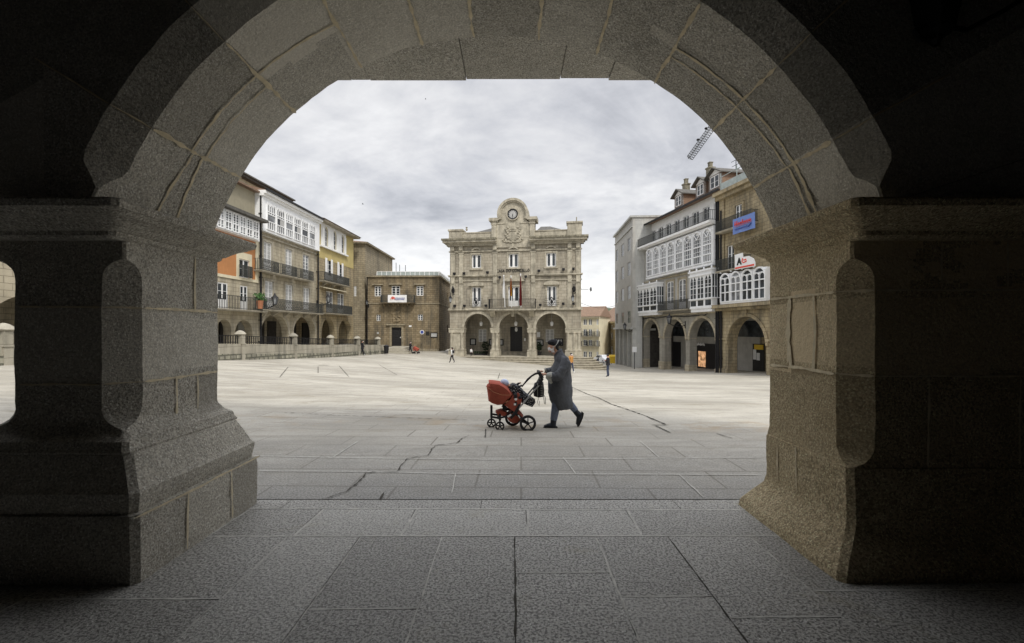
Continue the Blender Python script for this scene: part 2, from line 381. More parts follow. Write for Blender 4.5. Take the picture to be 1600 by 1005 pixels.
def plaza_mat():
    M = Mat('plaza_granite_paving'); v = M.coord()
    br = M.n('ShaderNodeTexBrick', Vector=M.n('ShaderNodeMapping', Vector=v, Rotation=(0, 0, .02)).outputs[0], Color1=(.39, .365, .31, 1), Color2=(.475, .45, .39, 1), Mortar=(.20, .18, .145, 1), Scale=1.0)
    br.inputs['Brick Width'].default_value = 1.35; br.inputs['Row Height'].default_value = .62; br.inputs['Mortar Size'].default_value = .012; br.offset = .37
    c = br.outputs[0]
    st = M.noise(v, .5, 6, .62, .4, (.45, 1.5, 1)); c = M.mix(M.ramp(st, [(.38, 0.0), (.62, .8)]), c, (.27, .25, .205))
    st2 = M.noise(v, .17, 4, .6, .3, (.6, 1.2, 1)); c = M.mix(M.ramp(st2, [(.40, .6), (.54, 0.0)]), c, (.56, .53, .455))
    gum = M.noise(v, 1.7, 6, .7, .3, (.6, 1.8, 1)); c = M.mix(M.ramp(gum, [(.54, 0.0), (.70, .7)]), c, (.20, .165, .10))
    sk = M.noise(v, 1.1, 6, .7, .5, (.35, 1.3, 1)); c = M.mix(M.ramp(sk, [(.47, 0.0), (.60, .6)]), c, (.25, .235, .20))
    fine = M.noise(v, 38, 4, .75); c = M.mix(M.ramp(fine, [(.48, 0.0), (.66, .55)]), c, (.17, .155, .125))
    f3 = M.noise(v, 70, 3, .8); c = M.mix(M.ramp(f3, [(.56, 0.0), (.7, .5)]), c, (.60, .58, .52))
    # the first courses beyond the arcade are of the same coarse grey stone as its floor
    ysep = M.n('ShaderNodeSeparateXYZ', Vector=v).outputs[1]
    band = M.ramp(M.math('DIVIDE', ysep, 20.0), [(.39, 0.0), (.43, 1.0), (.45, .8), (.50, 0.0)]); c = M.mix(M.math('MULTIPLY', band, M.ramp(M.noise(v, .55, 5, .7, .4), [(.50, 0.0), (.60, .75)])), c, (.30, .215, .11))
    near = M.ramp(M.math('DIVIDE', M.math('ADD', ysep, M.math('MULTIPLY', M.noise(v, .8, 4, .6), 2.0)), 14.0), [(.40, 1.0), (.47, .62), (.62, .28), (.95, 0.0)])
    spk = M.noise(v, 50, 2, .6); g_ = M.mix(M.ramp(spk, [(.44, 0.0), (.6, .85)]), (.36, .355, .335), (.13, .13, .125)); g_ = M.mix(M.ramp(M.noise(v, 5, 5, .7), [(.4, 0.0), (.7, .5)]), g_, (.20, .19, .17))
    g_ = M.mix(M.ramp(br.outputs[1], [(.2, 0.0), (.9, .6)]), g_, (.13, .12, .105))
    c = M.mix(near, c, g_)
    h = M.math('ADD', M.math('MULTIPLY', br.outputs[1], -.5), M.math('MULTIPLY', fine, .5))
    nb = M.bump(h, .6, .012); nb = M.bump(M.noise(v, .9, 4, .6), .5, .05, nb)
    return M.done(c, nb, .72)
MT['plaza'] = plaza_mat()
def flag_mat():
    M = Mat('coarse_flagstone'); v = M.coord(); tone = M.n('ShaderNodeAttribute', attribute_name='tone').outputs['Fac']
    big = M.noise(v, .9, 4, .6); med = M.noise(v, 7, 5, .7); fine = M.noise(v, 55, 2, .6); f2 = M.n('ShaderNodeTexVoronoi', Vector=v, Scale=60)
    c = M.mix(big, (.41, .40, .37), (.51, .50, .465)); c = M.mix(M.ramp(med, [(.4, 0.0), (.7, .55)]), c, (.30, .29, .265))
    c = M.mix(M.ramp(fine, [(.48, 0.0), (.56, .85)]), c, (.095, .093, .085)); c = M.mix(M.ramp(M.noise(v, 78, 2, .6), [(.60, 0.0), (.66, .9)]), c, (.80, .80, .76))
    yl = M.noise(v, 1.6, 5, .7, .5); c = M.mix(M.ramp(yl, [(.58, 0.0), (.72, .5)]), c, (.30, .27, .17))
    c = M.mix(M.math('MULTIPLY', tone, 1.0, True), c, (.17, .165, .15)); c = M.mix(M.math('MULTIPLY', tone, -1.0, True), c, (.56, .55, .51))
    nb = M.bump(fine, .8, .006); nb = M.bump(M.noise(v, 16, 4, .7), .8, .012, nb)
    return M.done(c, nb, .5)
MT['flag'] = flag_mat()
def edges(lo, hi, f0, step): 
    o = [lo]; 
    while o[-1] < hi: o.append(o[-1]+max(step, step*abs(o[-1]-f0)/25))
    return o
xs = sorted(set([-2500, -600, -200, -100, -60]+list(np.arange(-46, 52, 1.0))+[60, 100, 200, 600, 2500]))
ys = [4.62]+list(np.arange(5.2, 12, .5))+list(np.arange(12, 100, 1.3))+[110, 150, 300, 900, 3000]
def struct(name, o): return tag(o, kind='structure')
gx, gy = np.meshgrid(xs, ys); gz = Gv(gx, gy)
m = MB(); m.v = [tuple(t) for t in np.c_[gx.ravel(), gy.ravel(), gz.ravel()]]
nx_ = len(xs)
for j in range(len(ys)-1):
    for i in range(nx_-1): m.f.append((j*nx_+i, j*nx_+i+1, (j+1)*nx_+i+1, (j+1)*nx_+i)); m.m.append(0)
# side and rear skirt so that the ground carries on all round
m.add([(-2500, 4.62, 0), (-30, 4.62, 0), (-30, -900, 0), (-2500, -900, 0)], [(0, 1, 2, 3)])
m.add([(2500, 4.62, 0), (20, 4.62, 0), (20, -900, 0), (2500, -900, 0)], [(0, 1, 2, 3)])
def ribbon(m, pts, w, mat, lift=.004, wob=.25, seg=.05, nrm=None, h=0.0, jag=.006):
    """joint laid along a poly-line; nrm(p)->normal, or flat ground"""
    path = []
    for a, b in zip(pts[:-1], pts[1:]):
        a = Vector(a); b = Vector(b); k = max(1, int((b-a).length/seg))
        for i in range(k): path.append(a.lerp(b, i/k))
    path.append(Vector(pts[-1]))
    o = len(m.v); rows = 3
    for i, p in enumerate(path):
        t = (path[min(i+1, len(path)-1)]-path[max(i-1, 0)]).normalized()
        nn = Vector((0, 0, 1)) if nrm is None else nrm(p)
        sd_ = t.cross(nn).normalized()
        q = noise.noise(p*6)*jag; ww = w*(1+wob*noise.noise(p*14+Vector((5, 0, 0)))*2)*(.35 if i in (0, len(path)-1) else 1)
        for k, hh in ((-1, 0), (0, h), (1, 0)):
            m.v.append(tuple(p+sd_*(q+k*ww/2)+nn*(lift+hh)))
    for i in range(len(path)-1):
        for k in range(2): m.f.append((o+i*3+k, o+i*3+k+1, o+(i+1)*3+k+1, o+(i+1)*3+k)); m.m.append(mat)
def gline(pts, w, mat=1, **k):
    L = []
    w_ = [gp(*p) for p in pts]
    for a, b in zip(w_[:-1], w_[1:]):
        kk = max(1, int((b-a).length/.4))
        for i in range(kk):
            q = a.lerp(b, i/kk); q.z = G(q.x, q.y); L.append(q)
    L.append(w_[-1]); ribbon(m, L, w, mat, lift=.012, **k)
gline([(500,783),(541,770),(558,756),(572,741),(582,739),(620,738),(636,718),(668,712),(680,697),(714,693),(722,686),(735,681)], .014, wob=.9, jag=.02)
gline([(593,783),(600,771)], .02)
gline([(758,684),(759,671)], .018); gline([(778,592),(781,583)], .04)
gline([(893,605),(917,616),(935,622),(955,632),(985,642),(1010,651),(1040,664)], .032, wob=1.2)
gline([(1018,665),(1045,665)], .04); gline([(1024,666),(1048,677)], .025); gline([(1118,678),(1145,686)], .02)
gline([(440,645),(530,650),(600,652),(700,656),(762,658)], .016, wob=1.2)
gline([(345,712),(520,716),(760,719),(1190,716)], .012, 2)
gline([(404,737),(558,738),(700,741),(1190,743)], .014, 2, wob=.5)
for a, b in (((437,590),(450,574)),((497,583),(497,573)),((545,589),(530,572)),((620,586),(592,570))): gline([a, b], .03, wob=1)
gline([(497,571),(514,571)], .2)
for a, b in (((712,741),(706,772)),((880,716),(900,742)),((1060,742),(1100,779)),((1000,690),(1030,716)),((560,690),(520,716))): gline([a, b], .012, 2)
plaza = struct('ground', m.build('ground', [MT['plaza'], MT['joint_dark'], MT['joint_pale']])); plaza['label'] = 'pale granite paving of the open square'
# portico floor: sheet of coarse flagstones, joints as irregular mortar fillets
m = MB(); m.box(-30, 20, -12, 4.70, -.35, -.008, 2)
rnd = random.Random(11); TONE = {}
colx = [-30, -12, -9, -7.4, -6.2, -4.9, -4.3, -3.1, -1.84, -1.25, -.575, .02, .69, 1.28, 1.95, 3.2, 4.6, 6, 9, 20]
cutsy = {(.02): [3.22, 2.1, 1.2], (-1.25): [2.80, 1.3], (.69): [2.93, 1.6], (-1.84): [2.3], (-.575): [2.35, 1.5], (1.28): [2.72, 1.4], (-3.1): [2.9, 1.7], (-4.3): [3.1, 1.9], (1.95): [3.0, 1.8]}
for a, b in zip(colx[:-1], colx[1:]):
    ys2 = [-12, -6, -3, -1, .3]+sorted(cutsy.get(a, [rnd.uniform(2.6, 3.2), rnd.uniform(1.2, 1.8)]))+[3.785]
    for y0_, y1_ in zip(ys2[:-1], ys2[1:]):
        z = -rnd.uniform(0, .001); m.box(a+.003, b-.003, y0_+.003, y1_-.003, -.1, z); TONE[len(m.f)-1] = rnd.uniform(-.22, .3)
        for q in range(1, 6): TONE[len(m.f)-1-q] = TONE[len(m.f)-1]
for y0_, y1_, xs3 in ((3.785, 4.365, (-30, -9, -5.2, -3.7, -2.5, -1.80, -.915, .13, 1.07, 2.2, 3.4, 6, 20)), (4.365, 4.603, (-30, -8, -4.1, -2.2, -.3, 1.6, 3.3, 6, 20))):
    for a, b in zip(xs3[:-1], xs3[1:]):
        m.box(a+.003, b-.003, y0_+.003, y1_-.003, -.1, -rnd.uniform(0, .001)); t_ = rnd.uniform(-.22, .25)
        for q in range(6): TONE[len(m.f)-1-q] = t_
def fl(pts, w=.018, mat=1, **k): ribbon(m, [Vector((a, b, 0)) for a, b in pts], w, mat, lift=.0012, h=.0004, **k)
fl([(-9, 3.74), (-1.9, 3.79), (0, 3.80), (6, 3.78)], .022)
fl([(-9, 4.36), (-1.8, 4.38), (0, 4.36), (.2, 4.34), (6, 4.36)], .022); fl([(-9, 4.603), (0, 4.606), (6, 4.602)], .007, 2)
for x, k in ((-4.3, .0), (-3.1, .02), (-1.84, -.0), (-1.25, .01), (-.575, .0), (.02, .0), (.69, .0), (1.28, 0), (1.95, 0), (3.2, 0)):
    L = [(x+k+.008*noise.noise(Vector((x*7, i*.6, 0))), 3.78-i*.3) for i in range(26)]
    fl(L, .010, 2 if abs(x-.02) < .1 or abs(x-1.28) < .1 else 1, wob=.9)
for x, y0 in ((-2.5, 3.79), (-1.80, 3.79), (-.915, 3.79), (.13, 3.79), (1.07, 3.79), (2.2, 3.79)): fl([(x, y0), (x+.02, y0+.57)], .02)
for x0, x1, y in ((.02,.69,3.22),(-1.25,-.575,2.80),(.69,1.28,2.93),(.02,.69,2.1),(-1.84,-1.25,2.3),(-.575,.02,2.35),(1.28,1.95,2.72),(-3.1,-1.84,2.9),(-4.3,-3.1,3.1),(1.95,3.2,3.0),(-.575,.02,1.5),(-1.25,-.575,1.3)):
    fl([(x0, y), (x1, y+.01)], .015)
pv = m.build('pavement', [MT['flag'], MT['joint_pale'], MT['joint_dark']])
at_ = pv.data.attributes.new('tone', 'FLOAT', 'FACE')
for k_, v_ in TONE.items(): at_.data[k_].value = v_
struct('pavement', pv)['label'] = 'coarse grey flagstones under the arcade'

# ---------------------------------------------------------------- the arcade the camera stands in
ARC = thing('stone_arcade', 'dark granite arcade whose big arch frames the whole square', 'arcade')
def rough_v(p, amp): 
    p = Vector(p)
    return noise.noise_vector(p*2.1)*amp+noise.noise_vector(p*9)*amp*.45+noise.noise_vector(p*30)*amp*.22
def loop_pts(xl, xr, y0, y1, c, cr_, step=.06):
    """rounded rectangle; chamfer c on the two near corners"""
    cs = [(xl, y0+c), (xl+c, y0), (xr-c, y0), (xr, y0+c), (xr, y1-cr_), (xr-cr_, y1), (xl+cr_, y1), (xl, y1-cr_)]
    return cs
def column(name, sections, mats, parent, amp=.006, joints=(), step=.055):
    """sections: (z, xl, xr, y0, y1, chamfer, far rounding)"""
    m = MB(); rings = []; ref = sections[0]; cs = loop_pts(*ref[1:7])
    cnt = []
    for a, b in zip(cs, cs[1:]+cs[:1]): cnt.append(max(1, int(math.hypot(a[0]-b[0], a[1]-b[1])/step)))
    for sct in sections:
        cs = loop_pts(*sct[1:7]); ring = []
        for (a, b, k) in zip(cs, cs[1:]+cs[:1], cnt):
            for i in range(k):
                t = i/k; p = Vector((a[0]+(b[0]-a[0])*t, a[1]+(b[1]-a[1])*t, sct[0])); r = rough_v(p, amp); r.z *= .3; ring.append(p+r)
        rings.append(ring)
    m.loft(rings, 0, True)
    for pts, w, nrm in joints:
        ribbon(m, [Vector(p) for p in pts], w, 1, lift=.011, h=.001, wob=.55, seg=.03, nrm=(lambda p, n=nrm: Vector(n)), jag=.006)
    o = m.build(name, mats, parent, smooth=True, sharp=28)
    zc_ = sorted({round(p_[0][2], 2) for p_, w_, n_ in joints if abs(p_[0][2]-p_[-1][2]) < .02 and abs(p_[0][1]-p_[-1][1]) > .3}); vc = [(p_[0][1], min(p_[0][2], p_[-1][2]), max(p_[0][2], p_[-1][2])) for p_, w_, n_ in joints if abs(p_[0][2]-p_[-1][2]) > .15]
    at_ = o.data.attributes.new('tone', 'FLOAT', 'FACE')
    for p_ in o.data.polygons:
        c_ = p_.center; k_ = sum(c_.z > z_ for z_ in zc_); j_ = sum(1 for y_, a_, b_ in vc if a_-.05 <= c_.z <= b_+.05 and c_.y > y_)
        at_.data[p_.index].value = .5*noise.noise(Vector((k_*3.7+.5, j_*5.3+sections[0][1], 1.3)))*2.6
    return o
def dense(prof, step=.045):
    o = []
    for a, b in zip(prof[:-1], prof[1:]):
        k = max(1, int((b[0]-a[0])/step))
        for i in range(k): o.append([a[j]+(b[j]-a[j])*i/k for j in range(len(a))])
    o.append(list(prof[-1])); return o
YN, YF = 3.28, 4.35
def cham(z, z0, z1, c, r=.14):
    if z <= z0 or z >= z1: return .018
    t = min(z-z0, z1-z)
    return max(.018, c if t >= r else c*math.sqrt(max(0, 1-(1-t/r)**2)))
def pier(xl, xr, gm, side):
    # profile of the shaft: z, projection
    def sec(z, p, py=None): py = p if py is None else py; return p, py
    if side != 'R':
        low = [(.84, .115), (.855, .118), (.87, .105), (.92, .092), (.96, .04), (1.02, .004), (1.04, 0), (2.33, 0)]
        pl = [(-.02, .26), (.40, .265), (.455, .255), (.46, .225), (.56, .245), (.60, .248), (.615, .236), (.63, .222), (.82, .135), (.835, .128), (.84, .115)]
        zc0, zc1 = 1.0, 2.2
    else:
        low = [(.72, .015), (.80, .0), (2.33, 0)]
        pl = [(-.02, .23), (.06, .215), (.16, .14), (.27, .052), (.34, .034), (.60, .034), (.715, .03), (.72, .015)]
        zc0, zc1 = .72, 2.2
    jx = xr if side != 'R' else xl; sgn = 1 if side != 'R' else -1; nj = (sgn, 0, 0)
    J = []
    c = .16
    def hj(z, dz=0.0, yA=YN+.17, yB=YF-.05, x=None, w=.019): 
        X = jx if x is None else x
        J.append(([(X, yA, z), (X, (yA+yB)/2, z+dz), (X, yB, z)], w, nj))
        J.append(([(X, yA, z), (X-sgn*c, YN, z)], w*.8, Vector((sgn, -1, 0)).normalized()))
        J.append(([(X-sgn*c, YN, z), (X-sgn*(c+.58 if side != 'R' else 3.0), YN, z)], w*.7, (0, -1, 0)))
    def vj(y, z0, z1, dy=0.0, x=None, w=.019): J.append(([(jx if x is None else x, y, z0), (jx if x is None else x, y+dy, (z0+z1)/2), (jx if x is None else x, y+dy*.3, z1)], w, nj))
    if side == 'L':
        hj(1.86, .004); hj(1.31, -.006); vj(4.0, 1.86, 2.33); vj(3.78, 1.0, 1.31); vj(4.03, 1.0, 1.31, .01)
    if side == 'R':
        hj(1.98); hj(1.37, .01); vj(3.98, 1.37, 1.98, .05, w=.045); vj(4.03, 1.40, 1.95, -.03, w=.02); vj(3.69, 1.37, 1.98, -.025, w=.026)
        for x in (3.05, 3.52): J.append(([(x, YN, 1.98), (x, YN, 2.33)], .013, (0, -1, 0)))
        for x in (2.95, 3.6): J.append(([(x, YN, .72), (x+.01, YN, 1.37)], .013, (0, -1, 0)))
    J = [(pts, w, Vector(nm)) for pts, w, nm in J]
    S_ = [(z, xl-p, xr+p, YN-p, YF+p, cham(z, zc0, zc1, c) if p < .05 else .03, .03) for z, p in dense(low, .025)]
    sh = column('pier', S_, [gm, MT['mortar']], ARC, .007, J)
    J2 = []
    if side == 'L':
        X = xr+.262
        J2.append(([(X-.005, YN-.24, .452), (X-.004, 3.7, .448), (X, YF+.2, .455)], .014, Vector((1, 0, 0))))
        J2.append(([(X+.003, 3.53, .02), (X+.002, 3.54, .45)], .016, Vector((1, 0, 0)))); J2.append(([(X+.003, 4.1, .02), (X, 4.09, .45)], .016, Vector((1, 0, 0))))
    if side == 'R':
        X = xl-.042
        J2.append(([(X+.01, 4.13, .34), (X+.01, 4.13, .70)], .015, Vector((-1, 0, 0)))); J2.append(([(X+.01, 3.85, .34), (X+.01, 3.86, .71)], .015, Vector((-1, 0, 0))))
    S2 = [(z, xl-p, xr+p, YN-p*.85, YF+p*.8, .04, .05) for z, p in dense(pl, .03)]
    column('plinth', S2, [gm, MT['mortar']], sh, .011 if side == 'R' else .008, J2)
    cp = [(2.33, .0), (2.345, .025), (2.375, .035), (2.38, .06), (2.41, .10), (2.44, .15), (2.455, .20), (2.47, .215), (2.485, .25), (2.525, .262), (2.54, .25)]
    if side != 'R': ex = .03
    S3 = [(z, xl-p-(.12*min(1, p/.1) if side == 'L' else 0), xr+p, YN-.1-p*1.05, YF+p*.75, .03, .03) for z, p in dense(cp, .012)]
    column('cornice', S3, [gm, MT['mortar']], sh, .006, [([(jx+sgn*.262, 3.9 if side=='R' else 5, 2.5), (jx+sgn*.262, 3.9 if side=='R' else 5, 2.53)], .01, Vector(nj))])
    return sh
pier(-3.70, -2.76, MT['gran_l'], 'L')
pier(2.42, 7.0, MT['gran_r'], 'R')
pier(-9.5, -8.72, MT['gran_l'], 'M')
pier(-15.6, -14.7, MT['gran_l'], 'M')
AC, AZ, AR = -.165, 1.66, 2.80; YU = 3.09
def arch_wall(xc, R, x0, x1, main):
    zb = 2.535; zt = 6.2; thm = math.acos((zb-AZ)/R); N = 110; c0 = .17
    m = MB()
    def cc(th):
        a = abs(th); s0 = math.radians(68.2); 
        if a >= s0: return .012
        t = (s0-a)*R
        return max(.012, c0 if t > .16 else c0*math.sqrt(1-(1-t/.16)**2))
    rings = []
    ys_ = [YU+(YF-YU)*k/22 for k in range(23)]
    for i in range(N+1):
        th = -thm+2*thm*i/N; c = cc(th); sn, cs = math.sin(th), math.cos(th)
        def pt(r, y): 
            p = Vector((xc+sn*r, y, AZ+cs*r)); q = rough_v(p, .010 if main else .004); q *= 1
            return p+q
        Ro = R+c
        # ray from the circle's centre to the rectangle edge
        def outer():
            tx = ((x1-xc) if sn > 0 else (x0-xc))/sn if abs(sn) > 1e-6 else 1e9
            tz = (zt-AZ)/cs
            t = min(tx, tz); return Vector((xc+sn*t, YU, AZ+cs*t))
        o = outer(); inn = pt(Ro, YU); ring = [o+(inn-o)*(k/10) for k in range(11)]
        for k in range(1, 4): 
            t = k/4; ring.append(pt(R+c*(1-t), YU+c*t))
        ring += [pt(R, YU+c+(YF-.02-YU-c)*k/20) for k in range(21)]
        ring.append(pt(R+.02, YF)); ob = Vector((o.x, YF, o.z)); ring.append(ob)
        rings.append(ring)
    m.loft(rings, 0, False, close=False)
    # corners of the rectangle left by the fan
    for X in (x0, x1):
        s_ = -1 if X == x0 else 1
        a = abs(X-xc); thc = math.atan2(a, zt-AZ)
        pts = [(X, zt)]
        for i in range(N+1):
            th = -thm+2*thm*i/N
            if (th*s_) > 0:
                tx = a/abs(math.sin(th)); tz = (zt-AZ)/math.cos(th)
        # slab behind covers any sliver
    # foot strips between the last ray and the springing level
        e_ = rings[0] if s_ < 0 else rings[-1]
        for y_ in (YU+.001, YF-.001):
            o_ = Vector(e_[0]); i_ = Vector((xc+s_*(R+.02)*math.sin(thm), y_, zb)); oz = o_.z
            m.add([(o_.x, y_, oz), (i_.x, y_, zb+.003), (X, y_, zb-.01)], [(0, 1, 2)])
    J = [] 
    if main:
        def sp_(th, y, r=R): return Vector((xc+math.sin(th)*r, y, AZ+math.cos(th)*r))
        def nr(p): return Vector((-(p.x-xc), 0, -(p.z-AZ))).normalized()
        def nface(p): return Vector((0, -1, 0))
        rd = math.radians
        for dg in (-58.5, -42, -26.5, -14, -4, 8.5, 20, 32.5, 47, 60.5):
            ribbon(m, [sp_(rd(dg)+.0015*math.sin(k*1.7), YU+.18+(YF-.2-YU)*k/8) for k in range(9)], .022, 1, lift=.010, h=.001, wob=.7, seg=.03, nrm=nr, jag=.008)
            ribbon(m, [sp_(rd(dg), YU+.17, R), sp_(rd(dg), YU, R+.17)], .013, 1, lift=.008, h=.003, nrm=lambda p: (Vector((-(p.x-xc), 0, -(p.z-AZ))).normalized()+Vector((0, -1, 0))).normalized())
            ribbon(m, [sp_(rd(dg), YU, R+.17), sp_(rd(dg), YU, R+.75)], .012, 1, lift=.01, h=.002, nrm=nface)
        def lon(d0, d1, ya, yb, w=.018):
            k_ = 14; ribbon(m, [sp_(rd(d0+(d1-d0)*k/k_), ya+(yb-ya)*k/k_+.010*noise.noise(Vector((k*.9, d0, 0)))) for k in range(k_+1)], w*1.1, 1, lift=.010, h=.001, wob=.6, seg=.03, nrm=nr, jag=.008)
        lon(-70.5, -58.5, 3.62, 3.70); lon(-70.5, -58.5, 3.84, 3.80); lon(-58.5, -42, 3.66, 3.68); lon(-58.5, -42, 3.82, 3.84, .014); lon(-42, -26.5, 3.68, 3.70)
        lon(70.5, 60.5, 3.72, 3.70, .03); lon(70.5, 60.5, 3.80, 3.78, .022); lon(60.5, 47, 3.70, 3.74, .022); lon(60.5, 47, 3.80, 3.86, .016); lon(47, 32.5, 3.74, 3.78); lon(47, 32.5, 3.86, 3.9, .014)
    o = m.build('arch', [MT['gran_s'], MT['mortar']], ARC, smooth=True, sharp=28)
    at_ = o.data.attributes.new('tone', 'FLOAT', 'FACE'); cuts = (-58.5, -42, -26.5, -14, -4, 8.5, 20, 32.5, 47, 60.5)
    for p_ in o.data.polygons:
        c_ = p_.center; dg = math.degrees(math.atan2(c_.x-xc, c_.z-AZ)); k_ = sum(dg > q for q in cuts); j_ = (c_.y > 3.68)+(c_.y > 3.82) if abs(dg) > 27 else 0
        at_.data[p_.index].value = 1.2*noise.noise(Vector((k_*3.1+.4, j_*4.7+.2, 2.2)))
    return o
arch_wall(AC, AR, -3.14, 7.0, True)
arch_wall(-6.12, 2.78, -9.11, -3.14, False)
arch_wall(-12.1, 2.78, -15.1, -9.11, False)
# upper masonry closing the fans' corners, back wall, ends and timber ceiling
m = MB()
for x0, x1, xc in ((-3.14, 7.0, AC), (-9.11, -3.14, -6.12), (-15.1, -9.11, -12.1)):
    m.box(x0, x1, YU+.01, YF-.01, 4.9, 9)
m.box(4.2, 7.2, YU+.012, YF-.012, 2.6, 9)
m.build('upper_wall', MT['gran_l'], ARC)
m = MB(); m.box(-16.5, 7.2, -2.9, -2.5, -.1, 9); m.box(7.0, 7.4, -2.5, YU, -.1, 9); m.box(-16.9, -16.5, -2.9, YF, -.1, 9)
m.build('back_wall', MT['darkwall'], ARC)
m = MB(); m.box(-16.5, 7.4, -2.9, YF-.02, 5.02, 5.2); m.box(-16.9, 7.4, -2.9, YF, 9, 9.3)
m.build('ceiling', MT['beam'], ARC)
m = MB()
for k in range(24): 
    x = -15.8+k; m.box(x-.09, x+.09, -2.5, YU, 4.8, 5.02)
m.build('ceiling_beam', MT['beam'], ARC)
# balcony slab beyond the crown, of several stones with real gaps
m = MB(); xs_ = [-3.3, -1.83, -1.62, -.52, .55, 1.10, 2.9]
zz = [4.55, 4.552, 4.548, 4.555, 4.56, 4.55]; ye = [5.27, 5.265, 5.27, 5.255, 5.245, 5.27]
for i in range(6):
    m.box(xs_[i]+.004, xs_[i+1]-.004, YF-.2, ye[i], zz[i], zz[i]+.26)
m.build('balcony_slab', [MT['gran_s']], ARC)
# iron lantern bracket hanging in the dark corner on the right
lan = thing('hanging_lantern', 'black iron lantern hanging in the dark upper right corner', 'lantern', (2.76, 3.0, 3.9))
m = MB(); m.tube([(0, 0, 1.1), (0, 0, .15)], .012, 8); m.build('rod', MT['iron'], lan)
m = MB(); m.lathe([(.02, -.35), (.05, -.3), (.10, -.27), (.15, .0), (.17, .02), (.06, .14), (.02, .18)], (0, 0, 0), 6); m.build('lamp_body', MT['iron'], lan)
m = MB(); m.tube([(0, -.02, -.3), (-.12, -.02, -.33), (-.16, -.02, -.27), (-.08, -.02, -.22), (.2, 0, -.25), (.45, 0, -.12), (.8, .05, .1)], .015, 8); m.build('bracket', MT['iron'], lan)
# ---------------------------------------------------------------- facades
class Fac:
    """vertical facade plane; local x runs left to right as seen from the square, local -y points out"""
    def __init__(s, name, label, p0, p1, zb, cat='building', group=None):
        s.p0 = Vector(p0); s.p1 = Vector(p1); d = s.p1-s.p0; s.L = d.length; s.u = d/s.L; s.n = Vector((s.u.y, -s.u.x)); s.zb = zb
        s.root = thing(name, label, cat, (p0[0], p0[1], zb), math.atan2(d.y, d.x), group)
    def uv(s, px, py=515, o=0.0):
        q = s.p0+s.n*o; rx = (px-800)/F
        t = (q.x*s.n.x+q.y*s.n.y)/(rx*s.n.x+s.n.y)
        w = Vector((t*rx, t))-s.p0
        return w.x*s.u.x+w.y*s.u.y, EYE-(py-HZ)/F*t-s.zb
    def U(s, px, o=0.0): return s.uv(px, 515, o)[0]
    def Z(s, px, py, o=0.0): return s.uv(px, py, o)[1]
    def R(s, xl, xr, yt, yb, o=0.0):     # rectangle measured along its left edge
        return s.U(xl, o), s.U(xr, o), s.Z(xl, yb, o), s.Z(xl, yt, o)
def window(par, u0, u1, z0, z1, y=.12, nx=2, nz=3, fw=.07, mt=None, gl=None, top=0, sub=True, name='window', kick=0.0, bw=.03, t=.06):
    """joinery: frame, glazing bars and pane"""
    if y < .5: y *= .3
    m = MB(); mt = mt or MT['white']; gl = gl or MT['glass']
    m.box(u0, u0+fw, y, y+t, z0, z1); m.box(u1-fw, u1, y, y+t, z0, z1); m.box(u0+fw, u1-fw, y, y+t, z0, z0+fw); m.box(u0+fw, u1-fw, y, y+t, z1-fw, z1)
    zk = z0+kick
    if kick: m.box(u0+fw, u1-fw, y+.01, y+t-.01, z0+fw, zk)
    for i in range(1, nx):
        x = u0+(u1-u0)*i/nx; w = fw*.9 if (nx == 2 or (nx % 2 == 0 and i == nx//2)) else bw/2
        m.box(x-w, x+w, y+.003, y+t-.003, zk+fw, z1-fw)
    for j in range(1, nz):
        z = zk+(z1-zk)*j/nz; m.box(u0+fw, u1-fw, y+.012, y+t-.012, z-bw/2, z+bw/2)
    if top:                       # pointed or round heads filled in with painted wood
        r = (u1-u0)/2-fw
        n_ = 8; pts = [(u0+fw+r+r*math.cos(PI*i/n_), z1-fw-r*top+r*top*math.sin(PI*i/n_)) for i in range(n_+1)]
        m.prism([(u1-fw, z1-fw)]+pts[:n_//2+1], y+.004, y+t-.004); m.prism(pts[n_//2:]+[(u0+fw, z1-fw)], y+.004, y+t-.004)
    if sub:
        w_ = m.build(name, mt, par); g = MB(); g.box(u0+.01, u1-.01, y+t*.5, y+t*.5+.012, zk+.01, z1-.01); g.build('pane', gl, w_)
    else:
        m.box(u0+.01, u1-.01, y+t*.5, y+t*.5+.012, zk+.01, z1-.01, 1); w_ = m.build(name, [mt, gl], par)
    return w_
def surround(m, u0, u1, z0, z1, w=.16, p=.05, sill=.0, mat=0, d=.10):
    m.box(u0-w, u0, -p, d, z0, z1+w, mat); m.box(u1, u1+w, -p, d, z0, z1+w, mat); m.box(u0, u1, -p-.003, d, z1, z1+w, mat)
    if sill: m.box(u0-w-.05, u1+w+.05, -p-.08, d, z0-sill, z0, mat)
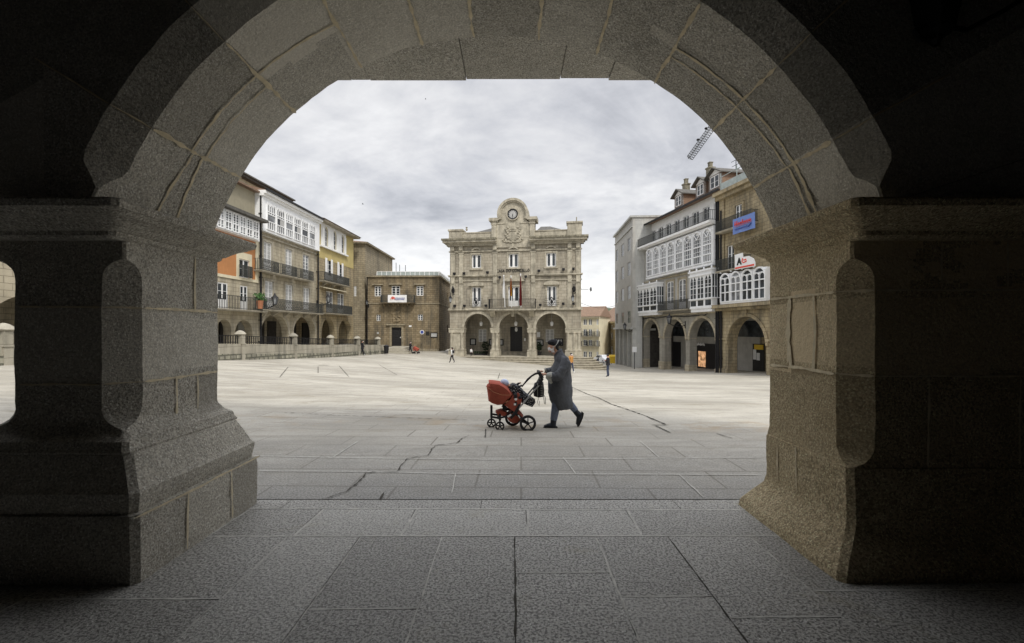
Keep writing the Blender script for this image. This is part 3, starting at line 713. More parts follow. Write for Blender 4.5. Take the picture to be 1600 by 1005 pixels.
def railing(par, u0, u1, z, dep, h=1.0, step=.12, name='railing', mt=None, panel=0.0, dense_=False):
    m = MB(); a = [(u0, -dep), (u1, -dep)]
    r = .018
    for zz_ in (z+.08, z+h): m.box(u0, u1, -dep-.02, -dep+.02, zz_-.02, zz_+.02); m.box(u0-.02, u0+.02, -dep, 0, zz_-.018, zz_+.018); m.box(u1-.02, u1+.02, -dep, 0, zz_-.018, zz_+.018)
    k = max(2, int((u1-u0)/step))
    for i in range(k+1):
        x = u0+(u1-u0)*i/k; m.box(x-r, x+r, -dep-r, -dep+r, z, z+h)
    for i in range(1, max(2, int(dep/step))):
        y = -dep*i/max(2, int(dep/step))
        for x in (u0, u1): m.box(x-r, x+r, y-r, y+r, z, z+h)
    if dense_:
        k = int((u1-u0)/.3)                    # scrolls in the lower part of the iron panel
        m.box(u0, u1, -dep-.012, -dep+.012, z+h*.8, z+h*.8+.03)
        for i in range(k):
            x = u0+(u1-u0)*(i+.5)/k; s_ = (u1-u0)/k*.42
            m.bar((x-s_, -dep, z+h*.15), (x+s_, -dep, z+h*.45), .02); m.bar((x+s_, -dep, z+h*.45), (x-s_, -dep, z+h*.75), .02); m.bar((x-s_, -dep, z+h*.45), (x+s_, -dep, z+h*.15), .02)
    return m.build(name, mt or MT['railiron'], par)
def balcony(root, u0, u1, z, dep=.8, h=1.0, step=.12, mt=None, dense_=False, brackets=0):
    m = MB(); m.box(u0, u1, -dep, 0, z-.14, z); m.box(u0-.04, u1+.04, -dep-.04, 0, z-.06, z-.003)
    for i in range(brackets):
        x = u0+(u1-u0)*(i+.5)/brackets; m.xprism([(0, z-.14), (-dep*.8, z-.14), (-dep*.6, z-.28), (0, z-.6)], x-.1, x+.1)
    b = m.build('balcony', mt or MT['trim'], root); railing(b, u0+.04, u1-.04, z, dep-.05, h, step, dense_=dense_); return b
def ring_lantern(root, u, z, out=.9, s=1.0, name='wall_lantern'):
    m = MB(); m.tube([(u, 0, z), (u, -out*.35, z-.18*s), (u, -out*.75, z-.05*s), (u, -out, z+.12*s)], .035*s, 6); m.tube([(u, 0, z+.25*s), (u, -out*.4, z+.1*s), (u, -out*.6, z-.1*s)], .02*s, 5)
    m.box(u-.06*s, u+.06*s, -.05, 0, z-.3*s, z+.35*s)
    b = m.build(name, MT['iron'], root)
    g = MB(); g.lathe([(.12*s, z+.14*s), (.22*s, z+.62*s)], (u, -out, 0), 6); g.build('glass_body', MT['glassgrey'], b)
    c = MB(); c.lathe([(.10*s, z+.08*s), (.14*s, z+.15*s)], (u, -out, 0), 6); c.lathe([(.27*s, z+.62*s), (.24*s, z+.68*s), (.1*s, z+.82*s), (.03*s, z+1.0*s)], (u, -out, 0), 6)
    for k in range(6):
        a = 2*PI*k/6; c.bar((u+.12*s*math.cos(a), -out+.12*s*math.sin(a), z+.14*s), (u+.22*s*math.cos(a), -out+.22*s*math.sin(a), z+.62*s), .03*s)
    c.build('cap', MT['iron'], b); return b
def downpipe(root, u, z0, z1, y=-.12, r=.06): 
    m = MB(); m.tube([(u, y, z0), (u, y, z1)], r, 8); 
    for k in range(int((z1-z0)/2)): m.box(u-r*1.3, u+r*1.3, y-r*1.3, 0, z0+1+2*k, z0+1.06+2*k)
    return m.build('downpipe', MT['iron'], root)
def text_mesh(par, txt, size, loc, mt, name='lettering', ext=.02, center=True, sx=1.0, bold=0.0, sp=1.0):
    c = bpy.data.curves.new(name, 'FONT'); c.body = txt; c.size = size; c.extrude = ext; c.align_x = 'CENTER' if center else 'LEFT'; c.align_y = 'CENTER'; c.offset = bold; c.resolution_u = 3; c.space_character = sp
    o = bpy.data.objects.new('tmp', c); COL.objects.link(o); dg = bpy.context.evaluated_depsgraph_get(); dg.update()
    me = bpy.data.meshes.new_from_object(o.evaluated_get(dg)); bpy.data.objects.remove(o)
    me.materials.clear(); me.materials.append(mt)
    for v in me.vertices: x_, y_, z_ = v.co; v.co = (x_*sx+loc[0], loc[1]-z_, y_+loc[2])
    q = bpy.data.objects.new(name, me); COL.objects.link(q); q.parent = par; return q

# ================================================================ TOWN HALL
H = Fac('town_hall', 'tan granite town hall with three arches, clock gable and balcony, facing the arch', (-8.49, 63.0), (9.06, 60.4), -1.90)
R0 = H.root; L = H.L
sc = .0857
def hz(y): return EYE-(y-HZ)*sc+1.90
def hu(px): return H.U(px)
arcs = [(hu(725.2), hu(767.6)), (hu(780), hu(825)), (hu(837.4), hu(884.0))]
zA = hz(490)
outer = [(0, -.02)]
for a, b in arcs: outer += [(a, -.02)]+arch(a, b, -.02, zA, 18)[:1:-1]+[(b, -.02)]
outer += [(L, -.02), (L, hz(484)), (0, hz(484))]
wall_m = MB(); wall_m.wall(outer, [], 0, .9)
wins1 = [(hu(737.5), hu(751.8)), (hu(794), hu(811.5)), (hu(855), hu(869.4))]
wins2 = [(hu(737), hu(751.6)), (hu(794.6), hu(810.0)), (hu(853.6), hu(868.8))]
holes = [rc(a, b, hz(478.6), hz(448)) for a, b in wins1]+[rc(a, b, hz(418), hz(396.5)) for a, b in wins2]
wall_m.wall(rc(0, L, hz(484), hz(372)), holes, .02, .5)
wall_m.box(0, .5, .9, 16, -2, hz(372)); wall_m.box(L-.5, L, .9, 16, -2, hz(372)); wall_m.box(.5, L-.5, 15.5, 16, -2, hz(372))
wall_m.box(0, L, .5, .9, hz(486), hz(372)-.1)
wall_m.build('wall', MT['hall'], R0)
bw = MB(); dW = 4.3
dr = (H.U(797.2, -dW), H.U(816, -dW)); wl = [(H.U(748, -dW), H.U(760, -dW)), (H.U(852.8, -dW), H.U(865.5, -dW))]
zd0, zd1 = H.Z(806, 549, -dW), H.Z(806, 510.5, -dW)
bw.wall(rc(.5, L-.5, 0, zA+.6), [rc(dr[0], dr[1], .01, zd1)]+[rc(a, b, H.Z(754, 534, -dW), H.Z(754, 515, -dW)) for a, b in wl], dW, .4)
bw.box(.5, L-.5, .9, dW, zA+.35, zA+.6)
for x in (dr[0]-.75, dr[1]+.5): bw.box(x, x+.25, dW-.06, dW, .1, zd1+.3)
bw.box(dr[0]-1, dr[1]+1, dW-.08, dW, zd1+.3, zd1+.6)
bw.box(dr[0]-1.6, dr[1]+1.6, dW-.9, dW, 0, max(.12, zd0-.02)); bw.box(dr[0]-1.3, dr[1]+1.3, dW-.6, dW, 0, max(.2, zd0))
bw.build('porch_wall', MT['hall'], R0)
m = MB(); zdr = max(.2, zd0)
m.box(dr[0], dr[1], dW+.06, dW+.14, zdr, zd1)
for k in range(2):
    x0 = dr[0]+(dr[1]-dr[0])*k/2; x1 = x0+(dr[1]-dr[0])/2
    for j in range(6): 
        z0 = zdr+.15+(zd1-zdr-1.1)*j/6; m.box(x0+.12, x1-.12, dW+.02, dW+.06, z0, z0+(zd1-zdr-1.1)/6-.12)
d_ = m.build('door', MT['dark'], R0)
m = MB(); m.ell(((dr[0]+dr[1])/2, dW+.03, zd1-.45), .2, .04, .27); m.box((dr[0]+dr[1])/2-.15, (dr[0]+dr[1])/2+.15, dW, dW+.04, zd1-.25, zd1-.12); m.build('emblem', MT['signwhite'], d_)
for a, b in wl:
    w_ = window(R0, a, b, H.Z(754, 534, -dW), H.Z(754, 515, -dW), dW+.1, 2, 4, .06, gl=MT['curtain'])
    m = MB(); surround(m, a, b, H.Z(754, 534, -dW), H.Z(754, 515, -dW), .2, .05); 
    for v in range(len(m.v)): m.v[v] = (m.v[v][0], m.v[v][1]+dW, m.v[v][2])
    m.build('surround', MT['hall_trim'], w_)
# notice boards and plates on the porch wall
for a, b, y0, y1 in ((734.5, 744, 529, 539.5), (764, 787, 530, 540), (837.5, 849.5, 530.5, 540.5), (866, 880, 529, 540.5)):
    u0, u1 = H.U(a, -dW), H.U(b, -dW); z0, z1 = H.Z(a, y1, -dW), H.Z(a, y0, -dW)
    m = MB(); m.box(u0, u1, dW-.1, dW, z0, z1); nb = m.build('notice_board', MT['iron'], R0)
    m = MB(); k = 3 if u1-u0 > 1.2 else 1
    for i in range(k):
        x0 = u0+.12+(u1-u0-.24)*i/k; m.box(x0+.04, x0+(u1-u0-.24)/k-.04, dW-.115, dW-.1, z0+.14, z1-.14)
    m.build('papers', MT['curtain'], nb)
m = MB(); u0 = H.U(819, -dW); m.box(u0, u0+.25, dW-.03, dW, H.Z(819, 533, -dW), H.Z(819, 528.5, -dW)); m.build('plaque', MT['signwhite'], R0)
m = MB(); u0 = H.U(839, -dW); m.box(u0, u0+.45, dW-.04, dW, H.Z(840, 527, -dW), H.Z(840, 519, -dW)); m.build('plaque', MT['signwhite'], R0)
for a, b in arcs:
    c = (a+b)/2; m = MB(); z = H.Z(800, 509.5, -2); m.lathe([(.16, z), (.24, z+.35), (.22, z+.5), (.05, z+.65)], (c, 2.2, 0), 8); m.tube([(c, 2.2, z+.6), (c, 2.2, zA+.4)], .02, 6)
    m.build('porch_lamp', MT['signwhite'], R0)
# arch mouldings, columns
m = MB()
for a, b in arcs:
    r = (b-a)/2; zs = zA-r; m.arc((a+b)/2, zs, r, r+.30, -.10, 0, n=24); m.arc((a+b)/2, zs, r+.30, r+.36, -.14, 0, n=24)
    
m.build('arch_moulding', MT['hall_trim'], R0)
zs = zA-(arcs[1][1]-arcs[1][0])/2
def hall_pier(u0, u1, cols, full):
    m = MB(); zc_ = hz(522); zp = hz(546.5)
    m.box(u0-.12, u1+.12, -.42, 1.02, 0, zp-.28); m.box(u0-.06, u1+.06, -.36, .96, zp-.28, zp-.12); m.box(u0-.1, u1+.1, -.4, 1.0, zp-.12, zp)
    m.box(u0-.05, u1+.05, -.3, .95, zs-.62, zs-.5); m.box(u0-.12, u1+.12, -.36, 1.0, zs-.18, zs-.02); m.box(u0-.07, u1+.07, -.31, .96, zs-.5, zs-.18)
    m.box(u0+.1, u1-.1, -.16, .02, zp, zs-.6)
    for x in cols:
        m.lathe([(.27, zp), (.27, zp+.08), (.22, zp+.16), (.215, zp+.2), (.19, zs-.9), (.20, zs-.86), (.19, zs-.8), (.25, zs-.68), (.25, zs-.6)], (x, -.12, 0), 14)
    m.build('column', MT['hall_trim'], R0, smooth=True, sharp=35)
p_ = [(0, arcs[0][0]), (arcs[0][1], arcs[1][0]), (arcs[1][1], arcs[2][0]), (arcs[2][1], L)]
hall_pier(p_[0][0], p_[0][1]-.02, [.28, p_[0][1]-.3], 1); hall_pier(p_[1][0]+.02, p_[1][1]-.02, [p_[1][0]+.3, p_[1][1]-.3], 0)
hall_pier(p_[2][0]+.02, p_[2][1]-.02, [p_[2][0]+.3, p_[2][1]-.3], 0); hall_pier(p_[3][0]+.02, p_[3][1], [p_[3][0]+.3, L-.9, L-.28], 1)
# string courses, pilasters, cornice
m = MB(); z0 = hz(484.6)
m.box(-.22, L+.22, -.26, .0, z0, z0+.16); m.box(-.15, L+.15, -.18, .0, z0+.16, z0+.32)
cx = H.U(801.5)
zb2 = hz(431.5); cL, cR = hu(778), hu(827)
for a, b in ((-.22, cL), (cR, L+.22)):
    m.box(a, b, -.30, .018, zb2+.08, zb2+.24); m.box(a+.06, b-.06, -.2, .018, zb2-.04, zb2+.08); m.box(a+.1, b-.1, -.1, .018, zb2-.62, zb2-.5)
for z in (hz(392.5),): m.box(-.12, L+.12, -.14, .018, z, z+.18)
m.build('string_course', MT['hall_trim'], R0)
m = MB()
pil = [.12, 1.28, hu(770), hu(829.6), L-1.8, L-.68]
for x in pil:
    w = .62
    m = MB(); m.box(x, x+w, -.09, .018, z0+.32, zb2-.9); m.box(x-.05, x+w+.05, -.12, .018, zb2-1.05, zb2-.9); m.box(x+.04, x+w-.04, -.2, .018, zb2-.9, zb2-.04)
    m.box(x, x+w, -.08, .018, zb2+.24, hz(395)); m.box(x-.05, x+w+.05, -.12, .018, hz(395)-.02, hz(393)); m.box(x+.05, x+w-.05, -.34, .018, hz(390), hz(383.5)); m.build('pilaster', MT['hall_trim'], R0)
m = MB(); mz = MB(); zc0 = hz(383)
for a, b, s_ in ((-.05, cL-.1, 0), (cR+.1, L+.05, 1)):
    for k, (p, z1, z2) in enumerate(((.35, 0, .22), (.55, .22, .42), (.85, .42, .72), (1.0, .72, .95))):
        aa = a-(p*.9 if s_ == 0 else 0); bb = b+(p*.9 if s_ == 1 else 0)
        (mz if k == 3 else m).box(aa, bb, -p, .6, zc0+z1, zc0+z2)
mz.build('cornice_crown', MT['mossy'], R0)
m.box(cL-.4, cR+.4, -.1, .6, zc0-.3, zc0+1.2)
m.box(0, L, -.02, .6, zc0+.95, hz(362.5)); m.box(-.05, L+.05, -.1, .65, hz(362.5), hz(362.5)+.12)
m.box(-.1, 1.75, -.16, 1.6, zc0+.95, hz(358.5)); m.box(-.22, 1.87, -.28, 1.72, hz(358.5), hz(358.5)+.22)
m.box(L-1.8, L+.1, -.16, 1.6, zc0+.95, hz(352)); m.box(L-1.92, L+.22, -.28, 1.72, hz(352), hz(352)+.22)
m.lathe([(.12, hz(356)), (.16, hz(353)), (.08, hz(352)), (.16, hz(350))], (2.1, 1, 0), 8)
m.tube([(L-.6, .6, hz(350)), (L-.6, .6, hz(341))], .07, 6)
m.build('cornice', MT['hall_trim'], R0)
# clock gable
gl_, gr_ = hu(768.5), hu(835.5); zg = hz(347.5); zt_ = hz(340.5)
m = MB(); m.box(gl_, gr_, -.12, 1.4, zc0+.95, zg)
for x in (gl_, gr_-.62): m.box(x, x+.62, -.26, -.1, zc0+.95, zg); m.box(x-.08, x+.7, -.32, -.05, zg-.3, zg-.1)
rC = hz(310.5)-hz(335); zcl = hz(335)
for a, b in ((gl_-.35, cx-rC*.93), (cx+rC*.93, gr_+.35)):
    m.box(a+.2, b, -.28, 1.5, zg, zg+.22); m.box(a, b, -.45, 1.6, zg+.22, zt_)
poly = [(cx-rC*.95, zg)]+[(cx+(rC-.2)*math.cos(a), zcl+(rC-.2)*math.sin(a)) for a in [PI*(1.12-1.24*i/24) for i in range(25)]]+[(cx+rC*.95, zg)]
m.prism(poly, -.12, 1.3)
m.build('gable', MT['hall_trim'], R0)
m = MB(); m.arc(cx, zcl, rC-.32, rC, -.45, 1.4, -.12*PI, 1.12*PI, 36); m.arc(cx, zcl, rC-.5, rC-.32, -.3, -.1, -.12*PI, 1.12*PI, 36)
m.box(gl_+.7, cx-1.0, -.2, -.1, zg-.2, zg-.05); m.box(cx+1.0, gr_-.7, -.2, -.1, zg-.2, zg-.05)
m.build('gable_moulding', MT['hall_trim'], R0, smooth=True)
zk = hz(335.2); m = MB(); m.arc(cx, zk, .72, .86, -.3, -.1, 0, 2*PI, 28); ck = m.build('clock', MT['hall_trim'], R0)
m = MB(); m.arc(cx, zk, .56, .72, -.26, -.1, 0, 2*PI, 28); m.build('bezel', MT['iron'], ck)
m = MB(); m.prism([(cx+.57*math.cos(2*PI*i/28), zk+.57*math.sin(2*PI*i/28)) for i in range(28)], -.2, -.11); m.build('face', MT['curtain'], ck)
m = MB()
for i in range(12):
    a = 2*PI*i/12; m.bar((cx+.40*math.cos(a), -.21, zk+.40*math.sin(a)), (cx+.53*math.cos(a), -.21, zk+.53*math.sin(a)), .055, .02)
m.build('hour_marks', MT['blackpaint'], ck)
m = MB(); m.bar((cx, -.225, zk+.08), (cx+.02, -.225, zk-.42), .07, .02); m.build('minute_hand', MT['blackpaint'], ck); m = MB(); m.bar((cx, -.245, zk+.02), (cx-.06, -.245, zk-.3), .09, .02); m.build('hour_hand', MT['blackpaint'], ck)
# coat of arms (a generic shield with crown, supporters and scrolls)
m = MB(); za = hz(369)
m.lathe([(.05, -.08), (.5, -.06), (.62, 0), (.5, .06), (.05, .1)], (cx, -.14, za), 18, M=Matrix.Rotation(PI/2, 4, 'X') @ Matrix.Diagonal((1, 1.2, 1, 1)))
for i in range(5): m.ell((cx-.4+.2*i, -.2, za+.85+.1*math.sin(i*PI/4)), .1, .1, .17)
m.box(cx-.46, cx+.46, -.26, -.1, za+.62, za+.78)
for s_ in (-1, 1):
    for k in range(9): 
        a = -.9+k*.28; m.ell((cx+s_*(.82+.16*math.sin(k*2.1)), -.15, za+a*.85), .17, .1, .15)
    m.tube([(cx+s_*.7, -.16, za-.6), (cx+s_*1.15, -.16, za-.75), (cx+s_*1.35, -.16, za-.5), (cx+s_*1.1, -.16, za-.35)], .09, 6)
for k in range(7): m.ell((cx-.6+.2*k, -.16, za-.82+.06*math.cos(k*2)), .13, .1, .11)
m.box(cx-.5, cx+.5, -.22, -.18, za-.02, za+.02); m.box(cx-.02, cx+.02, -.23, -.18, za-.5, za+.5)
m.build('coat_of_arms', MT['hall_trim'], R0, smooth=True)
# roofs behind the parapet
m = MB()
for a, b in ((hu(737), gl_-.1), (gr_+.1, hu(880))):
    zr = hz(358); mid = (a+b)/2
    m.add([(a, 1.5, zr), (b, 1.5, zr), (b, 8, zr), (a, 8, zr), (mid-.5+(1 if b < cx else -1), 4.5, zr+1.2), (mid+.8+(1 if b < cx else -1), 4.5, zr+1.2)], [(0, 1, 5, 4), (2, 3, 4, 5), (1, 2, 5), (3, 0, 4), (3, 2, 1, 0)])
    m.box(a+.15, b-.15, 1.6, 7.9, zr-1, zr-.01)
m.box(.4, L-.4, .9, 15.5, hz(366)-.3, hz(366)); m.build('roof', MT['slate'], R0)
# windows
def twin(u0, u1, z0, z1, french):
    m = MB(); fw = .17; y = .2
    mid = (u0+u1)/2; m.box(u0, u0+fw, y, y+.1, z0, z1); m.box(u1-fw, u1, y, y+.1, z0, z1); m.box(mid-.15, mid+.15, y-.01, y+.11, z0, z1)
    zb_ = z0+(.75 if french else .12)
    for a, b in ((u0+fw, mid-.15), (mid+.15, u1-fw)):
        r = (b-a)/2; n_ = 10
        for sgn, zc_ in ((1, z1-.08-r), (-1, zb_+r)):
            if sgn < 0 and french: m.box(a, b, y, y+.1, z0, zb_); continue
            pts = [((a+b)/2+r*math.cos(PI*i/n_), zc_+sgn*r*math.sin(PI*i/n_)) for i in range(n_+1)]
            ze = z1 if sgn > 0 else z0
            m.prism([(b, ze)]+pts[:n_//2+1], y+.001, y+.099); m.prism(pts[n_//2:]+[(a, ze)], y+.001, y+.099); m.box(a, b, y+.002, y+.098, min(ze, pts[n_//2][1]), max(ze, pts[n_//2][1])) if abs(ze-pts[n_//2][1]) > .01 else None
    w_ = m.build('window', MT['white'], R0)
    g = MB(); g.box(u0+.02, u1-.02, y+.05, y+.06, z0+.02, z1-.02); g.build('pane', MT['glass'], w_)
    s_ = MB(); surround(s_, u0, u1, z0, z1, .22, .06, .22 if not french else 0)
    for i in range(len(s_.v)): s_.v[i] = (s_.v[i][0], s_.v[i][1]+.01, s_.v[i][2])
    s_.build('surround', MT['hall_trim'], w_)
    return w_
for a, b in wins2: 
    w_ = twin(a, b, hz(418), hz(396.5), False)
    m = MB(); c = (a+b)/2; m.arc(c, hz(392.4)-.35, .75, .95, -.2, .018, .25*PI, .75*PI, 10); m.build('pediment', MT['hall_trim'], w_)
for i, (a, b) in enumerate(wins1):
    w_ = twin(a, b, hz(478.6), hz(448), True); c = (a+b)/2; m = MB(); zt2 = hz(446.2)
    if i == 1:
        m.prism([(c-1.45, zt2+.55), (c+1.45, zt2+.55), (c+1.45, zt2+.7), (c, zt2+1.4), (c-1.45, zt2+.7)], -.35, .018)
    else:
        m.box(c-1.05, c+1.05, -.3, .018, zt2, zt2+.14); m.prism([(c+1.05*math.cos(PI*k/12), zt2+.14+.42*math.sin(PI*k/12)) for k in range(13)], -.28, .018)
    m.build('pediment', MT['hall_trim'], w_)
    if i != 1:
        m = MB(); zr = hz(478.4)
        for k in range(4): m.bar((a-.35, -.28, zr+.15+.28*k), (b+.35, -.28, zr+.15+.28*k), .035)
        for s_ in (-1, 1):
            m.tube([(c, -.3, zr), (c+s_*.4, -.3, zr+.45), (c+s_*.12, -.3, zr+.95), (c, -.3, zr+1.15)], .045, 6); m.tube([(c, -.3, zr+.2), (c+s_*.17, -.3, zr+.5), (c, -.3, zr+.85)], .05, 6)
        m.ell((c, -.3, zr+.5), .16, .05, .26); m.build('iron_guard', MT['iron'], w_)
# main balcony
b0, b1 = hu(765), hu(838.5); m = MB(); m.box(b0, b1, -1.2, -.19, z0-.05, z0+.12); m.box(b0+.1, b1-.1, -1.1, -.19, z0-.17, z0-.05)
for x in (hu(771), hu(831)): m.xprism([(0, z0-.17), (-1.0, z0-.17), (-.75, z0-.4), (-.3, z0-.75), (0, z0-.95)], x-.35, x+.35)
m.xprism([(0, z0-.1), (-.4, z0-.1), (-.2, z0-.8), (0, z0-.9)], cx-.2, cx+.2)
bb = m.build('balcony', MT['hall_trim'], R0); railing(bb, b0+.1, b1-.1, z0+.12, 1.1, 1.3, .15, mt=MT['iron'])
text_mesh(R0, "CASA DO CONCELLO", .56, (cx+.02, -.03, hz(423.2)), MT['blackpaint'], 'sign_lettering', .03, sx=.74, bold=.004, sp=1.12)
for px, py in ((711, 426.5), (726, 426.5), (762.5, 425.5), (781.5, 433.5), (822, 433), (842.3, 424.5), (880.5, 423), (896, 422.5), (711.5, 477.5), (726.5, 477.5), (760, 477.5), (844.5, 477), (880, 475.5), (896, 475.5)):
    u = hu(px); z = hz(py); m = MB(); m.box(u-.17, u+.17, -.5, -.22, z-.15, z+.15); m.box(u-.04, u+.04, -.4, 0, z-.2, z-.12); m.build('floodlight', MT['iron'], R0)
for px in (708.5, 897):
    u = hu(px); m = MB(); zt3 = hz(449); 
    m.tube([(u, -.05, zt3), (u, -.3, zt3+.25), (u, -.55, zt3-.1), (u, -.2, zt3-.5), (u, -.1, zt3-.2)], .06, 6); m.tube([(u, -.05, zt3-.3), (u, -.5, zt3-.7), (u, -.95, zt3-.45)], .05, 6); m.tube([(u-.25, -.1, zt3-.2), (u+.2, -.3, zt3-.9), (u, -.6, zt3-1.0)], .05, 6); m.ell((u, -.12, zt3-.35), .22, .06, .4)
    b = m.build('wall_lantern', MT['iron'], R0); m = MB(); zl = zt3-1.55; m.lathe([(.12, zl-.45), (.2, zl+.1)], (u-.15, -.95, 0), 6); m.build('glass_body', MT['glassgrey'], b)
    m = MB(); m.lathe([(.24, zl+.1), (.2, zl+.18), (.06, zl+.4), (.03, zl+.9)], (u-.15, -.95, 0), 6); m.lathe([(.03, zl-.55), (.12, zl-.45)], (u-.15, -.95, 0), 6); m.build('cap', MT['iron'], b)
# stone platform and the flight of steps falling to the right
m = MB(); n = 6
for k in range(n):
    z1 = -.27*k; e = .62*k
    poly = [(.2-e*.15, .9), (.2-e*.15, -1.3-e*.55)]
    r = 1.6+e*.55; cxr, cyr = L+.1+e*.15, .3
    for i in range(13):
        a = -PI/2+(PI/2)*i/12*1.0; poly.append((cxr+r*.95*math.cos(a), cyr+r*math.sin(a)))
    ins = [(L/2+(q[0]-L/2)*.994, q[1]+.07 if q[1] < 0 else q[1]) for q in poly]
    m.zprism(poly, z1-.07, z1-.001*(k == 0)); m.zprism(ins, z1-.27 if k < n-1 else z1-1.4, z1-.07)
m.box(.0, L, .85, dW+.5, -1.5, -.003)
m.build('stair_flight', MT['trim'], R0)
# flags on the balcony
def flag(name, lab, px, mts, top, bot, sway):
    t = thing(name, lab, 'flag', tuple(P(px, 474, 59.6))); x0 = 0
    zt4 = (474-top)*59.6/F; zb4 = (474-bot)*59.6/F
    m = MB(); m.tube([(0, .3, -.5), (sway*.3, -.4, zt4)], .05, 8); m.ell((sway*.3, -.4, zt4+.05), .09, .09, .09); m.build('pole', MT['signwhite'], t)
    m = MB(); rings = []
    N_ = 14
    for i in range(N_+1):
        f = i/N_; z = zt4-.2+(zb4-zt4+.2)*f; w = .10+.22*min(1, f*1.8)
        ring = [(sway*(.3*(1-f)+.25*f)+w*(j/6-.5)*1.0, -.42+.13*math.sin(j*2.4+f*3), z+.06*math.sin(j*1.7)) for j in range(7)]
        rings.append(ring+[(p[0], p[1]+.02, p[2]) for p in ring[::-1]])
    m.loft(rings, 0, True)
    if len(mts) > 1:
        for i, f in enumerate(m.f):
            if (i % 14) in (2, 3, 10, 11): m.m[i] = 1
    m.build('cloth', mts, t, smooth=True)
flag('flag', 'white flag hanging limp at the left of the balcony', 789, [MT['signwhite']], 432, 466, -.5)
flag('flag', 'red and yellow flag hanging limp before the middle balcony window', 799.5, [MT['flagred'], MT['flagyel']], 433, 463, -.3)
flag('flag', 'dark red flag hanging limp at the right of the balcony', 814, [MT['flagred']], 430, 478, -.2)
# potted plants in the porch
def pot_plant(px, lab, s, spread, o=-3.0):
    u, z = H.uv(px, 550, o); w = H.p0+H.u*u+H.n*o
    t = thing('potted_plant', lab, 'plant', (w.x, w.y, -1.90), 0)
    m = MB(); m.lathe([(.28*s, 0), (.4*s, .5*s), (.44*s, .55*s), (.34*s, .52*s)], (0, 0, 0), 14); m.build('pot', MT['dark'], t)
    m = MB(); m.tube([(0, 0, .4*s), (.03, 0, 1.2*s)], .05, 6); m.build('stem', MT['dark'], t)
    m = MB(); rnd = random.Random(int(px))
    for i in range(260):
        a = rnd.uniform(0, 2*PI); r = spread*s*rnd.random()**.5; h = rnd.uniform(.75, 2.0)*s; q = Vector((r*math.cos(a), r*math.sin(a)*.8, h)); q.xy *= (1-abs(h/s-1.35)*.75)
        d1 = Vector((rnd.uniform(-1, 1), rnd.uniform(-1, 1), rnd.uniform(-.4, 1))).normalized()*.2; d2 = d1.orthogonal().normalized()*.07
        m.add([q-d2, q+d1*.5, q+d2, q-d1*.5], [(0, 1, 2, 3)])
    m.build('foliage', MT['leaf'], t)
pot_plant(758.5, 'dark round potted shrub under the left arch of the town hall', .95, .62); pot_plant(842.5, 'dark potted shrub right of the centre column of the town hall', .95, .5)
u, z = H.uv(753, 552, -2.4); w = H.p0+H.u*u+H.n*-2.4
t = thing('plant_trough', 'low dark trough of plants lying under the left arch of the town hall', 'planter', (w.x-.3, w.y, -1.9))
m = MB(); m.box(-.75, .75, -.25, .25, 0, .22); m.build('trough', MT['dark'], t); m = MB(); rnd = random.Random(4)
for i in range(170):
    q = Vector((rnd.uniform(-.8, .8), rnd.uniform(-.3, .3), rnd.uniform(.15, .5))); d1 = Vector((rnd.uniform(-1, 1), rnd.uniform(-1, 1), .5)).normalized()*.16; d2 = d1.orthogonal().normalized()*.06; m.add([q-d2, q+d1, q+d2, q-d1*.4], [(0, 1, 2, 3)])
m.build('foliage', MT['leaf'], t)

# ================================================================ MONASTERY-LIKE STONE HOUSE and TOWER
ZM = -1.6
Mo = Fac('stone_house', 'dark weathered granite house with square door, balcony banner and glass roof edge', (P(573, 0, 67).x, 67), (P(686.5, 0, 67.3).x, 67.02), ZM)
R1 = Mo.root; L1 = Mo.L; zt = Mo.Z(620, 433)
wn2 = [Mo.R(585.5, 595.5, 447.5, 463), Mo.R(612, 625, 447, 463), Mo.R(651, 661.5, 447, 462)]
wn1 = [Mo.R(588.5, 594.5, 492, 501.5), Mo.R(653, 660.5, 491.5, 500.5)]
dro = Mo.R(612, 627.5, 511.5, 541)
m = MB(); m.wall(rc(0, L1, 0, zt), [rc(*w) for w in wn2+wn1]+[rc(*dro)], 0, .5)
sd_l = 12
# right-hand flank, with two small openings
sp0 = Vector((L1, 0)); fl_ = [rc(8.2, 9.4, Mo.Z(630, 462), Mo.Z(630, 450)), rc(8.5, 9.5, Mo.Z(630, 520), Mo.Z(630, 507))]
mm = MB(); mm.wall(rc(.5, sd_l, 0, zt), fl_, 0, .45)
for i in range(len(mm.v)): x, y, z = mm.v[i]; mm.v[i] = (L1-y, x, z)
m.add(mm.v, mm.f); m.box(0, .45, .5, sd_l, 0, zt); m.box(0, L1, sd_l, sd_l+.4, 0, zt); m.box(.45, L1-.45, .5, sd_l, zt-.3, zt-.1)
m.build('wall', MT['monastery'], R1)
m = MB(); m.box(-.1, L1+.25, -.25, .5, zt, zt+.22); m.box(L1-.45, L1+.25, .5, sd_l+.2, zt, zt+.22); m.box(0, L1+.06, -.07, 0, Mo.Z(630, 475), Mo.Z(630, 473.4)); m.box(L1, L1+.07, 0, sd_l, Mo.Z(630, 475), Mo.Z(630, 473.4))
m.box(-.2, L1, -.12, 0, 0, .5); surround(m, *dro, .28, .1); m.box(dro[0]-.7, dro[1]+.6, -.25, 0, dro[3]+.28, dro[3]+.5)
for w in wn2: m.box(w[0]-.3, w[1]+.3, -.3, 0, w[3]+.15, w[3]+.33); 
m.build('cornice', MT['tower'], R1)
m = MB(); g0, g1 = Mo.U(584), Mo.U(682); 
m.box(1.2, L1-.2, 1.0, 1.03, zt+.22, zt+.85)
m.box(L1-.2, L1-.17, 1.0, sd_l, zt+.22, zt+.85)
gr = m.build('glass_parapet', MT['greenm'], R1); m = MB()
